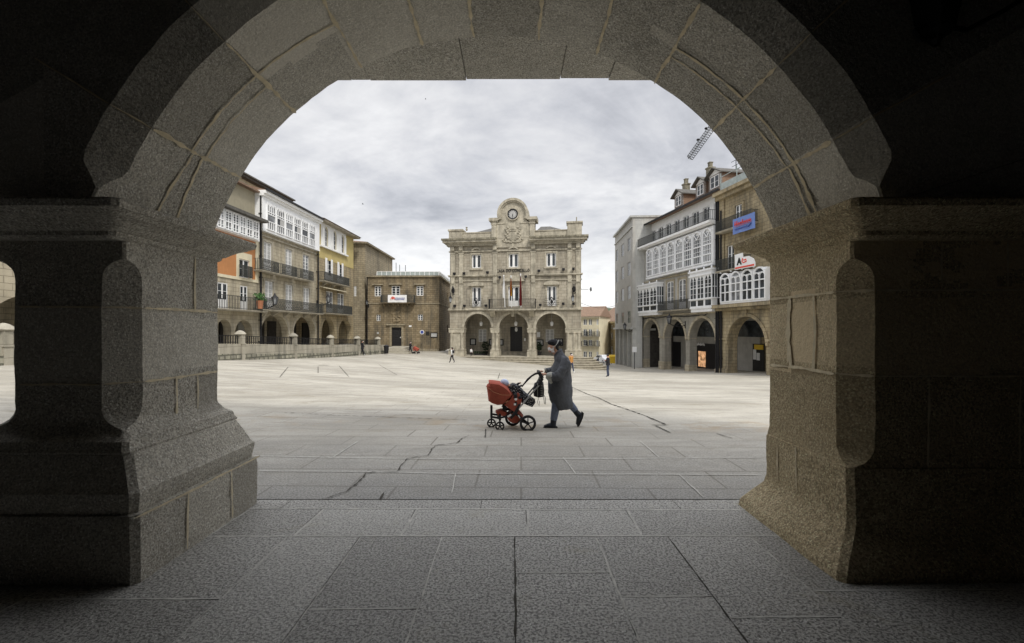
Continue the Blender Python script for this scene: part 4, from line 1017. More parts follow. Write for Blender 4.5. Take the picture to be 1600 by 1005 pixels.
for i in range(14): x = 1.2+(L1-1.4)*i/13; m.box(x-.04, x+.04, .96, 1.0, zt+.1, zt+.95)
for i in range(8): y = 1+(sd_l-1)*i/7; m.box(L1-.16, L1-.1, y-.04, y+.04, zt+.1, zt+.95)
m.box(1.2, L1-.1, .95, 1.0, zt+.9, zt+.96); m.box(L1-.16, L1-.1, 1, sd_l, zt+.9, zt+.96); m.build('rail', MT['signwhite'], gr)
m = MB(); m.add([(.3, .6, zt+.22), (L1-.3, .6, zt+.22), (L1-1.2, 6, zt+1.5), (1.2, 6, zt+1.5), (.3, sd_l, zt+.2), (L1-.3, sd_l, zt+.2)], [(0, 1, 2, 3), (1, 5, 2), (3, 2, 5, 4), (0, 3, 4)]); m.build('roof', MT['slate'], R1)
for i, w in enumerate(wn2): window(R1, *w, .15, 2, 4, .09, bw=.05)
for w in wn1: window(R1, *w, .2, 2, 3, .05, mt=MT['curtain'] if 0 else MT['white'], bw=.04)
m = MB(); m.box(dro[0], dro[1], .2, .28, dro[2], dro[3])
for k in range(7): m.box(dro[0]+.1, dro[1]-.1, .16, .2, dro[2]+.15+k*.38, dro[2]+.42+k*.38)
d_ = m.build('door', MT['dark'], R1); m = MB(); m.ell((dro[1]-.18, .1, dro[2]+1.25), .07, .05, .1); m.build('handle', MT['signwhite'], d_)
zb_ = Mo.Z(620, 473.2); b = balcony(R1, Mo.U(597.5), Mo.U(649), zb_, 1.0, Mo.Z(620, 462)-zb_, .12, MT['monastery'], brackets=7)
# carved niche, downpipe, wall sign board
m = MB(); u0, u1 = Mo.U(608.5), Mo.U(629); z0_, z1_ = Mo.Z(615, 505), Mo.Z(615, 484)
m.box(u0, u0+.15, -.1, 0, z0_, z1_); m.box(u1-.15, u1, -.1, 0, z0_, z1_); m.box(u0, u1, -.12, 0, z1_, z1_+.15); rnd = random.Random(3)
for i in range(24): m.ell((rnd.uniform(u0+.3, u1-.3), -.04, rnd.uniform(z0_+.2, z1_-.2)), rnd.uniform(.1, .25), .08, rnd.uniform(.1, .3))
m.build('carved_relief', MT['monastery'], R1, smooth=True)
downpipe(R1, .12, 0, zt)
for (a, b_, y0, y1, mt) in ((665.5, 671, 518, 524, MT['dark']), (639, 643, 508.5, 511, MT['signwhite']), (589, 592, 519, 522, MT['curtain'])):
    m = MB(); q = Mo.R(a, b_, y0, y1); m.box(q[0], q[1], -.05, 0, q[2], q[3]); m.build('wall_plate', mt, R1)
m = MB(); q = Mo.R(673, 683.5, 519.5, 527.5); m.box(q[0], q[1], -.1, 0, q[2], q[3]); nb = m.build('notice_board', MT['iron'], R1); m = MB(); m.box(q[0]+.08, q[1]-.08, -.115, -.1, q[2]+.1, q[3]-.15); m.build('papers', MT['curtain'], nb)
ring_lantern(R1, Mo.U(576), Mo.Z(576, 478), .8, .9)
# banner hung over the balcony
q = Mo.R(606, 635.5, 461, 472.5, 1.05); w = Mo.p0+Mo.u*q[0]+Mo.n*1.05
bn = thing('banner', 'white banner with blue writing hung on the stone house balcony', 'banner', (w.x, w.y, ZM+q[2]), math.atan2(Mo.u.y, Mo.u.x))
m = MB(); W_, H_ = q[1]-q[0], q[3]-q[2]; n_ = 12
m.loft([[(W_*i/n_, .03*math.sin(i*1.3), 0), (W_*i/n_, .03*math.sin(i*1.3)+.02, 0), (W_*i/n_, .02*math.sin(i), H_), (W_*i/n_, -.02+.02*math.sin(i), H_)] for i in range(n_+1)], 0, True); m.build('cloth', MT['signwhite'], bn)
m = MB(); m.tube([(W_*.16, -.06, H_*.4), (W_*.2, -.06, H_*.66), (W_*.27, -.06, H_*.74), (W_*.34, -.06, H_*.66), (W_*.38, -.06, H_*.4)], .05, 6); m.ell((W_*.27, -.06, H_*.52), .14, .02, .13); m.build('logo', MT['redpaint'], bn)
m = MB(); 
for r_ in range(2):
    x = W_*.36
    while x < W_*.86:
        w_ = random.uniform(.07, .16); m.box(x, x+w_, -.06, -.05, H_*(.52-.2*r_), H_*(.52-.2*r_)+.11); x += w_+.05
m.build('lettering', MT['bluepaint'], bn)
# tower
tx0, tx1 = P(548, 0, 68).x, P(570.5, 0, 67.9).x
T = Fac('stone_tower', 'tall granite block with a tiled hip roof behind the yellow house', (tx0-3, 67.9), (tx1, 67.9), ZM)
zt = T.Z(568, 381); m = MB(); LT = T.L
m.wall(rc(0, LT, 0, zt), [rc(*T.R(553, 557, 447, 463))], 0, .5)
m.box(LT-.5, LT, .5, 15, 0, zt); m.box(0, .5, .5, 15, 0, zt); m.box(0, LT, 15, 15.5, 0, zt); m.build('wall', MT['tower'], T.root)
window(T.root, *T.R(553, 557, 447, 463), .2, 2, 4, .07)
m = MB(); m.box(-.3, LT+.45, -.45, 15.6, zt, zt+.2); m.build('cornice', MT['tower'], T.root)
m = MB(); m.add([(-.3, -.5, zt+.2), (LT+.5, -.5, zt+.2), (LT+.5, 15.7, zt+.2), (-.3, 15.7, zt+.2), (LT*.3, 4, zt+1.3), (LT*.3, 11, zt+1.3)], [(0, 1, 4), (1, 2, 5, 4), (2, 3, 5), (3, 0, 4, 5), (0, 3, 2, 1)]); m.build('roof', MT['tile'], T.root)
m = MB(); 
for y in (11, 13.5): m.tube([(LT+1.8, y, 8), (LT+1.8, y, zt-1.2)], .05, 6)
m.tube([(LT, 11, zt-3.5), (LT+3.6, 11, zt-3.5)], .05, 6); m.tube([(LT+3.4, 11, 8), (LT+3.4, 11, zt-1.6)], .05, 6); m.build('scaffold_rail', MT['iron'], T.root)
# steps before the stone-house door
t = thing('stone_steps', 'low flight of pale stone steps below the stone house door', 'steps', (P(600, 0, 63).x, 63.5, 0)); m = MB()
x0 = P(599, 0, 61).x-t.location.x; x1 = P(637, 0, 62).x-t.location.x
zt_ = P(0, 541, 66).z
for k in range(4): m.box(x0-.3*k*0, x1+.25*k, -3.2-.35*k, 3.4, zt_-.19*(k+1)-(.9 if k == 3 else 0), zt_-.19*k-.001)
m.build('steps', MT['wallstone'], t)
# ================================================================ LEFT ROW
def lx(Y): return -25.5+.0417*Y
def ld(px): return 25.5*720/(830-px)
ZL = -.45
def left_fac(name, label, pa, pb, da=None, db=None):
    a, b = da or ld(pa), db or ld(pb); return Fac(name, label, (lx(a), a), (lx(b), b), ZL)
DEP = 9.0
def shell(m, fac, zt, mat=0, t=.4, end=False):
    L_ = fac.L
    zz = 4.5 if zt > 6 else 0
    m.box(0, t, t, 4.2, zz, zt, mat); m.box(L_-t, L_, t, 4.2, 0 if end else zz, zt, mat); m.box(0, t, 4.2, DEP, 0, zt, mat); m.box(L_-t, L_, 4.2, DEP, 0, zt, mat); m.box(0, L_, DEP, DEP+.3, 0, zt, mat)
    m.box(t*0, L_, 4.2-.02*end, 4.39, 0, 6, mat); m.box(t*0, L_, .7, 4.2, 4.3, 4.49, mat)
def arcade_wall(m, L_, arcs_, ztop, y0=0, t=.7, mat=0):
    outer = [(0, 0)]
    for a, b, z in arcs_: outer += [(a, 0)]+arch(a, b, 0, z, 18, min((b-a)/2, z*.55))[:1:-1]+[(b, 0)]
    outer += [(L_, 0), (L_, ztop), (0, ztop)]; m.wall(outer, [], y0, t, mat)
# --- L2: beige stone with the white gallery
A = left_fac('town_house', 'beige stone house with white glazed gallery on top and black balconies', 403.5, 495); r = A.root; L_ = A.L
zar = A.Z(427, 491.5); zsp = A.Z(410, 517)
w2 = [A.R(411.5, 424.5, 380, 421), A.R(445.5, 456.3, 388, 428), A.R(473, 482.5, 394, 433)]
w1 = [A.R(413.5, 426.5, 440, 482), A.R(445.6, 457, 444, 484.5), A.R(473.5, 483.3, 448, 486)]
for l in (w2, w1):       # equal heights along a row
    zlo = sum(w[2] for w in l)/3; zhi = sum(w[3] for w in l)/3
    for i in range(3): l[i] = (l[i][0], l[i][1], zlo, zhi)
zb1 = A.Z(409, 484); zb2 = A.Z(409, 424); zg0 = A.Z(407, 359); zg1 = A.Z(403.5, 297)
ar2 = [(A.U(404.5)+.25, A.U(450.5), zar), (A.U(458.3), A.U(493), zar)]
m = MB(); arcade_wall(m, L_, ar2, zb1-.1)
m.wall(rc(0, L_, zb1-.1, zg0), [rc(*w) for w in w1+w2], .02, .45); shell(m, A, zg1); m.box(.4, L_-.4, .45, .9, zb1-.4, zg1-.2)
m.build('wall', MT['beige'], r)
m = MB()
for w in w1+w2: surround(m, *w, .2, .06)
for a, b, z in ar2: m.arc((a+b)/2, z-(b-a)/2 if (b-a)/2 < z*.55 else z-z*.55, (b-a)/2, (b-a)/2+.25, -.04, 0, n=20)
m.box(-.02, L_+.02, -.06, 0, zsp-.12, zsp) if 0 else None
m.box(0, L_, -.12, 0, zg0-.55, zg0-.4); m.build('stone_trim', MT['trim'], r)
for w in w2+w1: window(r, *w, .18, 2, 5, .08, gl=MT['curtain'] if w in w2[:2]+w1 else MT['glassgrey'], kick=.7)
for i, (a, b) in enumerate(((407.8, 437), (441, 465.5), (469, 491))): balcony(r, A.U(a, .7), A.U(b, .7), zb2, .7, 1.05, .15, dense_=True)
balcony(r, A.U(411, .9), A.U(494), zb1, .9, 1.1, .16, dense_=True, brackets=6)
# glazed gallery
m = MB(); m.box(.1, L_-.1, -.42, .4, zg0-.12, zg0+.02); m.box(.1, L_-.1, -.38, .4, zg0, zg1-.5)
gx0, gx1 = .55, L_-1.3
gal = m.build('glazed_gallery', MT['whitewood'], r)
n = 6; ht = zg1-1.0-zg0-.1
for i in range(n):
    a = gx0+(gx1-gx0)*i/n+.1; b = gx0+(gx1-gx0)*(i+1)/n-.1; zz0 = zg0+.12; z3 = zz0+ht
    g = MB(); y = -.50
    for x in (a, b-.07): g.box(x, x+.07, y, -.38, zz0, z3)
    for z in (zz0, zz0+ht*.30, zz0+ht*.57, zz0+ht*.66, z3-.08): g.box(a+.07, b-.07, y+.003, -.38, z, z+.08)
    for k in range(1, 4):
        x = a+(b-a)*k/4; g.box(x-.025, x+.025, y+.005, -.38, zz0+.08, zz0+ht*.30); g.box(x-.025, x+.025, y+.005, -.38, zz0+ht*.57, z3-.08)
    for k in range(3):       # pointed heads
        x = a+.07+(b-a-.14)*k/3; w_ = (b-a-.14)/3
        for s_ in (0, 1): g.prism([(x+w_*s_, z3-.08), (x+w_/2, z3-.08), (x+w_*s_, z3-.08-w_*.6)], y+.006, -.38)
    g.box(a+.02, b-.02, -.43, -.40, zz0+.02, z3-.02, 1)
    if i in (1, 3): g.box(a+(b-a)*.45, b-.09, -.47, -.435, zz0+ht*.33, zz0+ht*.56, 2)
    g.build('window', [MT['whitewood'], MT['glassgrey'] if i in (0, 2, 5) else MT['glass'], MT['curtain']], gal)
m = MB(); m.box(-.05, L_+.05, -.75, .4, zg1-.28, zg1); m.box(-.05, L_+.05, -.55, .4, zg1-.5, zg1-.28); m.build('cornice', MT['white'], r)
m = MB(); m.box(-.05, L_+.1, -.9, -.72, zg1-.02, zg1+.16); m.build('gutter', MT['iron'], r)
m = MB(); m.add([(0, -.8, zg1+.02), (L_, -.8, zg1+.02), (L_, 4.5, zg1+1.4), (0, 4.5, zg1+1.4), (L_, DEP, zg1), (0, DEP, zg1)], [(0, 1, 2, 3), (3, 2, 4, 5), (0, 3, 5), (1, 4, 2)]); m.build('roof', MT['tile'], r)
# set-back attic above
ua, ub = A.U(372, -2.5), A.U(447, -2.5); za = A.Z(380, 277, -2.5)
m = MB(); m.box(ua-4, ub, 2.5, 8, zg1+.2, za); at = m.build('attic', MT['cream'], r)
m = MB(); m.box(ua-4, ub+.6, 1.7, 8.6, za, za+.14); m.box(ua-4, ub+.4, 1.9, 8.4, za-.2, za); m.build('eaves', MT['slate'], at)
for k in range(3): 
    m = MB(); x = ub-2-k*2.4; m.box(x, x+1.0, 2.44, 2.5, za-1.3, za-.5); m.build('vent_window', MT['orange'], at)
downpipe(r, .12, 0, zg1, -.18, .09); downpipe(r, L_-.08, 0, zg1, -.2, .09)
ring_lantern(r, A.U(405), A.Z(405, 479), 1.5, 1.25); ring_lantern(r, L_-.02, A.Z(496, 475), 1.4, 1.2)
m = MB(); x = A.U(425); zd = A.Z(425, 508, -4); m.box(x+1, x+2.6, 4.1, 4.2, 0, 2.9); m.build('door', MT['bluewhite'], r)
for k_, x in enumerate((.6, 6.2, 8.6)):
    m = MB(); m.box(x, x+1.7, 4.08, 4.2, 0, 3.1); m.build('shopfront', MT['shade'] if k_ else MT['dark'], r)  # dark panels added so the back wall looks shaded through the arches
# flower box on the first balcony
m = MB(); w = A.p0+A.u*(A.U(406, .9))+A.n*.9
fb = thing('potted_plant', 'terracotta flower pot with green plant on the balcony corner beside the lantern', 'plant', (w.x, w.y, ZL+zb1)); m.lathe([(.22, 0), (.3, .7), (.32, .75)], (0, 0, 0), 12); m.build('pot', MT['terracotta'], fb)
m = MB(); rnd = random.Random(8)
for i in range(140): q = Vector((rnd.gauss(0, .2), rnd.gauss(0, .2), rnd.uniform(.7, 1.4))); d1 = Vector((rnd.uniform(-1, 1), rnd.uniform(-1, 1), rnd.uniform(0, 1))).normalized()*.15; d2 = d1.orthogonal().normalized()*.06; m.add([q-d2, q+d1, q+d2, q-d1*.4], [(0, 1, 2, 3)])
m.build('foliage', MT['plantgreen'], fb)
# --- L3: yellow top, stone below
B = left_fac('town_house', 'yellow plastered house over ochre stone with three round-headed windows', 495, 552); r = B.root; L_ = B.L
zt = B.Z(495, 341); zy = B.Z(495, 401); zb1 = B.Z(510, 489.5); zb2 = B.Z(507, 440.5); zar = B.Z(512, 497.5)
w3 = [B.R(505.6, 511.6, 355, 385), B.R(519.4, 525, 360, 389), B.R(532, 537, 364, 393)]
w2 = [B.R(508, 518.5, 404, 437), B.R(527, 535.2, 408, 440)]; w1 = [B.R(510, 520, 455, 488), B.R(527.8, 537, 458, 489)]
for l in (w3, w2, w1):
    zlo = sum(w[2] for w in l)/len(l); zhi = sum(w[3] for w in l)/len(l)
    for i in range(len(l)): l[i] = (l[i][0], l[i][1], zlo, zhi)
ar3 = [(B.U(502.3), B.U(523.4), zar), (B.U(529), B.U(549.3), zar)]
m = MB(); arcade_wall(m, L_, ar3, zb1-.3); m.wall(rc(0, L_, zb1-.3, zy), [rc(*w) for w in w1+w2], .02, .45); shell(m, B, zy, end=True); m.build('wall', MT['oldstone'], r)
m = MB(); m.wall(rc(0, L_, zy, zt), [arch(w[0], w[1], w[2], w[3]) for w in w3], -.02, .45); m.box(0, .4, .43, DEP, zy, zt); m.box(L_-.4, L_, .43, DEP, zy, zt); m.box(0, L_, DEP, DEP+.3, zy, zt); m.build('upper_wall', MT['yellow'], r)
m = MB(); m.wall(rc(w3[0][0]-.8, w3[2][1]+.6, w3[0][2]-.1, w3[0][3]+.9), [arch(w[0], w[1], w[2], w[3]) for w in w3], -.08, .06); m.box(w3[0][0]-1.1, w3[2][1]+.9, -.3, 0, w3[0][2]-.3, w3[0][2]-.1); m.build('white_panel', MT['white'], r)
for w in w3: window(r, *w, .15, 2, 4, .07, top=1.0)
for w in w3:
    m = MB(); wd = (w[1]-w[0])*.55; m.box(w[0]-wd, w[0]-.02, -.14, -.09, w[2], w[3]-.2); m.box(w[1]+.02, w[1]+wd, -.14, -.09, w[2], w[3]-.2); m.build('shutter', MT['white'], r)
for w in w2: window(r, *w, .15, 2, 3, .07, kick=.6); 
for w in w2:
    m = MB(); wd = .5; m.box(w[0]-.1, w[0]+.42, -.1, -.05, w[2], w[3]); m.box(w[1]-.42, w[1]+.1, -.1, -.05, w[2], w[3]); m.build('shutter', MT['white'], r)
for w in w1: window(r, *w, .15, 2, 3, .07, gl=MT['glassgrey'], kick=.6)
m = MB(); x0, x1 = B.U(506, .5), B.U(540.5, .5); m.xprism([(0, w1[0][3]+.5), (-.6, w1[0][3]+.3), (-.6, w1[0][3]+.22), (0, w1[0][3]+.36)], x0, x1); m.build('awning', MT['cream'], r)
for x in (1.0, 4.6, 8.0):
    m = MB(); m.box(x, x+1.9, 4.02, 4.17, 0, 3.0); m.build('shopfront', MT['dark'], r)  # dark boxes on the back wall, shade of the arcade put into their colour
balcony(r, B.U(507, .8), B.U(546.5, .8), zb2, .8, 1.05, .13, brackets=3); balcony(r, B.U(510, .8), B.U(551, .8), zb1, .8, 1.1, .13)
m = MB(); m.add([(-.1, -1.0, zt), (L_+.6, -1.0, zt), (L_+.6, 4, zt+1.3), (-.1, 4, zt+1.3), (L_+.6, DEP+.5, zt), (-.1, DEP+.5, zt)], [(0, 1, 2, 3), (3, 2, 4, 5), (0, 3, 5), (1, 4, 2), (0, 1, 4, 5)]); m.build('roof', MT['tile'], r)
m = MB(); m.box(-.05, L_+.5, -.85, .3, zt-.22, zt-.01); m.build('cornice', MT['trim'], r)
# --- L1: orange and cream
C = left_fac('town_house', 'orange and cream house with white glazed gallery at the far left of the row', 0, 403.2, 33.5); r = C.root; L_ = C.L
zt = C.Z(395, 341)+.0; zeave = C.Z(395, 341); zo0 = C.Z(401, 438); zb1 = C.Z(395, 486); ztt = C.Z(391, 291)
wo = C.R(373, 389, 404, 433); w1 = [C.R(340, 356, 443, 483), C.R(375.5, 387, 446, 485)]
w1 = [(w[0], w[1], zb1, w1[1][3]) for w in w1]; zar = C.Z(380, 500)
ar1 = [(C.U(339), C.U(361.5), zar), (C.U(367), C.U(394.5), zar), (.5, C.U(334), zar)]
ar1.sort()
m = MB(); arcade_wall(m, L_, ar1, zb1-.1); m.wall(rc(0, L_, zb1-.1, zo0), [rc(*w) for w in w1], .02, .45); shell(m, C, zo0); m.build('wall', MT['beige'], r)
m = MB(); zg0 = C.Z(388, 375); m.wall(rc(0, L_, zo0, zg0), [rc(*wo)], 0, .4); m.build('orange_wall', MT['orange'], r)
m = MB(); m.box(0, L_, -.06, .4, zo0-.25, zo0); m.box(L_-.45, L_-.02, -.07, 0, zo0, zt); x0 = C.U(366); m.box(wo[0]-.35, wo[0], -.06, 0, zo0, wo[3]+.6); m.box(wo[1], wo[1]+.35, -.06, 0, zo0, wo[3]+.6); m.box(wo[0], wo[1], -.06, 0, wo[3], wo[3]+.6); m.build('cream_border', MT['cream'], r)
window(r, *wo, .12, 2, 2, .08); m = MB(); m.box(wo[0]-.05, wo[1]+.05, -.28, -.2, wo[2], wo[2]+.06); 
railing(r, wo[0]-.05, wo[1]+.05, wo[2]+.05, .3, 1.0, .1)
for w in w1: window(r, *w, .15, 2, 2, .09, kick=.8)
balcony(r, .5, L_-.05, zb1, .9, 1.1, .2)
m = MB(); m.box(0, L_-.6, -.5, .3, zg0, zt-.3); gal = m.build('glazed_gallery', MT['whitewood'], r); n = 9; gw = (L_-1.0)/n
for i in range(n):
    a = .2+gw*i+.06; b = a+gw-.14; g = MB(); z3 = zt-.45; z2 = zg0+(z3-zg0)*.45
    for x in (a, (a+b)/2-.04, b-.08): g.box(x, x+.08, -.62, -.5, zg0+.1, z3)
    for z in (zg0+.1, z2, z3-.08): g.box(a, b, -.617, -.5, z, z+.1)
    for k in range(1, 4):
        z = z2+(z3-z2)*k/4; g.box(a, b, -.60, -.5, z-.02, z+.02); z = zg0+(z2-zg0)*k/4; g.box(a, b, -.60, -.5, z-.02, z+.02) if k == 2 else None
    g.box(a+.02, b-.02, -.55, -.52, zg0+.15, z3-.02, 1); g.build('window', [MT['whitewood'], MT['glass'] if i % 3 else MT['glassgrey']], gal)
m = MB(); m.box(-.05, L_+.0, -1.0, .3, zt-.3, zt-.05); m.build('eaves', MT['slate'], r)
m = MB(); m.box(0, L_-.02, .3, DEP, zo0, ztt-.1); m.build('upper_wall', MT['tan'], r)
m = MB(); m.add([(-.1, -.2, ztt-.1), (L_+.0, -.2, ztt-.1), (L_+.0, 5, ztt+1), (-.1, 5, ztt+1)], [(0, 1, 2, 3)]); m.box(-.1, L_-.01, -.2, .3, ztt-.25, ztt-.1); m.build('roof', MT['tile'], r)
# --- L0: house glimpsed left of the nearest pier
D_ = left_fac('town_house', 'pale stone arcaded house glimpsed beyond the pillar at the left edge', 0, 0, 16.0, 33.3); r = D_.root; L_ = D_.L
m = MB(); arcade_wall(m, L_, [(.6, 4.6, 3.9), (5.4, 9.6, 3.9), (10.4, 14.2, 3.9)], 5.2); m.wall(rc(0, L_, 5.2, 13), [rc(1+4*k, 2.4+4*k, 6+3.6*j, 8.3+3.6*j) for k in range(4) for j in range(2)], .01, .4); shell(m, D_, 13); m.build('wall', MT['beige'], r)
for k in range(4):
    for j in range(2): window(r, 1+4*k, 2.4+4*k, 6+3.6*j, 8.3+3.6*j, .15, 2, 3)
m = MB(); m.box(-.2, L_, -.7, DEP, 13, 13.2); m.build('roof', MT['slate'], r)
# raised walk behind the low wall
wx = lambda y: -23.3+.144*y
m = MB(); m.add([(wx(14)-.2, 14, -.33), (wx(57)-.2, 57, -.33), (-22.5, 66, -.36), (-36, 66, -.36), (-36, 14, -.33)], [(0, 1, 2, 3, 4)]); 
struct('terrace_pavement', m.build('terrace_pavement', MT['plaza']))['label'] = 'raised paved walk before the left arcades'
# ---------------------------------------------------------------- low wall with railing and ball-capped posts
y0w, y1w = 12.0, 55.6; Lw = math.hypot(y1w-y0w, wx(y1w)-wx(y0w)); 
Wl = thing('low_wall', 'long low granite wall with black railing along the raised left side', 'wall', (wx(y0w), y0w, 0), math.atan2(y1w-y0w, wx(y1w)-wx(y0w)))
def wz(u): y = y0w+(y1w-y0w)*u/Lw; return float(np.interp(y, [12, 18.8, 30, 42, 55.6], [1.15, 1.02, .78, .3, -.15]))
def wg(u): y = y0w+(y1w-y0w)*u/Lw; return G(wx(y), y)
m = MB(); m2 = MB(); m3 = MB(); n = 44
for i in range(n):
    a, b = Lw*i/n, Lw*(i+1)/n
    za0, za1 = wz(a), wz(b); g0, g1 = wg(a)-.3, wg(b)-.3
    s0, s1 = wg(a)+.42, wg(b)+.42
    m.loft([[(a, 0, s0), (a, .4, s0), (a, .4, za0), (a, 0, za0)], [(b, 0, s1), (b, .4, s1), (b, .4, za1), (b, 0, za1)]])
    m2.loft([[(a, -.06, g0), (a, .45, g0), (a, .45, s0), (a, -.04, s0)], [(b, -.06, g1), (b, .45, g1), (b, .45, s1), (b, -.04, s1)]])
m.build('wall_face', MT['wallstone'], Wl); m2.build('footing', MT['rubble'], Wl)
def wu(px): # parameter along the wall for a column
    t = (wx(0))/(((px-800)/F)-.144); return (t-y0w)/(y1w-y0w)*Lw
posts = [wu(p) for p in (12, 200, 379.5, 461.7, 519.3, 560.8, 592.8)]
for u in posts:
    z = wz(u); m = MB(); w = .16
    m.box(u-w, u+w, -.06, .46, wg(u)-.3, z+.62)
    m.box(u-w-.04, u+w+.04, -.1, .5, z-.02, z+.04)
    m.lathe([(.30, z+.62), (.37, z+.68), (.30, z+.80), (.17, z+.90), (.03, z+.95)], (u, .2, 0), 12); m.build('post', MT['wallstone'], Wl, smooth=True, sharp=30)
for a, b in zip(posts[:-1], posts[1:]):
    m = MB(); a += .24; b -= .24
    for f in (.12, .56): m.bar((a, .2, wz(a)+f), (b, .2, wz(b)+f), .045)
    k = int((b-a)/.22)
    for i in range(k+1): u = a+(b-a)*i/k; m.box(u-.025, u+.025, .18, .22, wz(u), wz(u)+.56)
    m.build('railing', MT['iron'], Wl)
bpx = P(595, 0, 53.5)
t = thing('litter_bin', 'black litter bin at the right end of the low wall', 'bin', (wx(54.6)+.6, 54.4, G(-14.8, 54.4))); m = MB(); m.lathe([(.24, .1), (.3, .9), (.33, .95)], (0, 0, 0), 14); m.build('bin_body', MT['iron'], t); m = MB(); m.lathe([(.34, .95), (.34, 1.0), (.1, 1.12)], (0, 0, 0), 14); m.build('lid', MT['iron'], t)
# round traffic sign and small signs in front of the stone house
def sign_post(px, py, d, lab, r_, h):
    q = P(px, 0, d); z = G(q.x, d); t = thing('road_sign', lab, 'sign', (q.x, d, z)); m = MB(); m.tube([(0, 0, 0), (0, 0, h)], .035, 8); m.build('pole', MT['iron'], t)
    m = MB(); m.lathe([(r_, -.012), (r_, .012)], (0, -.05, h-.25), 20, M=Matrix.Rotation(PI/2, 4, 'X')); o = m.build('plate', MT['signwhite'], t); m = MB(); m.lathe([(r_*.75, -.006), (r_*.75, .006)], (0, -.07, h-.25), 20, M=Matrix.Rotation(PI/2, 4, 'X')); m.build('disc', MT['bluepaint'], t)
sign_post(659.5, 523, 65.5, 'round blue and white sign on a pole before the stone house', .3, 3.0)

# ================================================================ RIGHT ROW
def rx_(Y): return 29.4-.1806*Y
def rd(px): return 21168/(px-670.0)
ZR = -4.2
def right_fac(name, label, pa, pb, da=None, db=None):
    a, b = da or rd(pa), db or rd(pb); return Fac(name, label, (rx_(a), a), (rx_(b), b), ZR)
E = right_fac('town_house', 'grey house with tall white glazed gallery, bay windows and three dormers', 1003, 1123); r = E.root; L_ = E.L
def RR(f, xl, xr, yt, yb, o=0): return f.R(xl, xr, yt, yb, o)
zar = (E.Z(1017, 501)+E.Z(1098, 497))/2; arE = [(E.U(1005.5), E.U(1030.5), zar), (E.U(1038.3), E.U(1071.5), zar), (E.U(1077.5), E.U(1118.5), zar)]
zb1 = (E.Z(1028, 487, 0)+E.Z(1077, 483))/2; zg0 = E.Z(1012, 435); zg1 = E.Z(1003, 393); zte = E.Z(1003, 388); zev = E.Z(1003, 352)
zg0 = (E.Z(1012, 435)+E.Z(1120, 412.5))/2; zte = (E.Z(1000, 389)+E.Z(1122, 345))/2; zg1 = zte-.35; zev = (E.Z(1005, 353)+E.Z(1120, 295))/2
w1 = [E.R(1042, 1053, 441, 484), E.R(1060.5, 1072, 437, 484)]; w1 = [(a, b, zb1, (w1[0][3]+w1[1][3])/2) for a, b, c, d in w1]
m = MB(); arcade_wall(m, L_, arE, zb1-.5, 0, .9); m.build('arcade_wall', MT['trim'] if 0 else MT['greystone'], r)
m = MB(); m.wall(rc(0, L_, zb1-.5, zte), [arch(a, b, c, d, 10, .35) for a, b, c, d in w1], .02, .45); m.box(0, .4, .9, 10, 0, zte); m.box(L_-.4, L_, .9, 10, zb1-.5, zte); m.box(0, L_, 10, 10.3, 0, zte); m.box(.4, L_+.2, 4.5, 4.7, 0, 8); m.box(.4, L_, .9, 4.5, zar+.4, zar+.6); m.build('wall', MT['bluewhite'], r)
m = MB()
for a, b, z in arE: h_ = min((b-a)/2, z*.55); m.arc((a+b)/2, z-h_, (b-a)/2, (b-a)/2+.3, -.1, 0, n=22)
for x0, x1 in ((0, arE[0][0]), (arE[0][1], arE[1][0]), (arE[1][1], arE[2][0]), (arE[2][1], L_)):
    zi = E.Z(1035, 526.5); m.box(x0-.02, x1+.02, -.14, .92, zi-.12, zi+.06); m.box(x0-.03, x1+.03, -.12, .92, 0, 1.9)
for w in w1: surround(m, *w, .22, .05)
m.box(0, L_, -.2, 0, zb1-.62, zb1-.42); m.box(0, L_, -.12, 0, zg0-.5, zg0-.3)
m.build('stone_trim', MT['beige'], r)
for w in w1: window(r, *w, .12, 2, 4, .1, top=.3, gl=MT['glassgrey'], kick=.9)
balcony(r, E.U(1029, .6), E.U(1077, .6), zb1, .8, 1.1, .13)
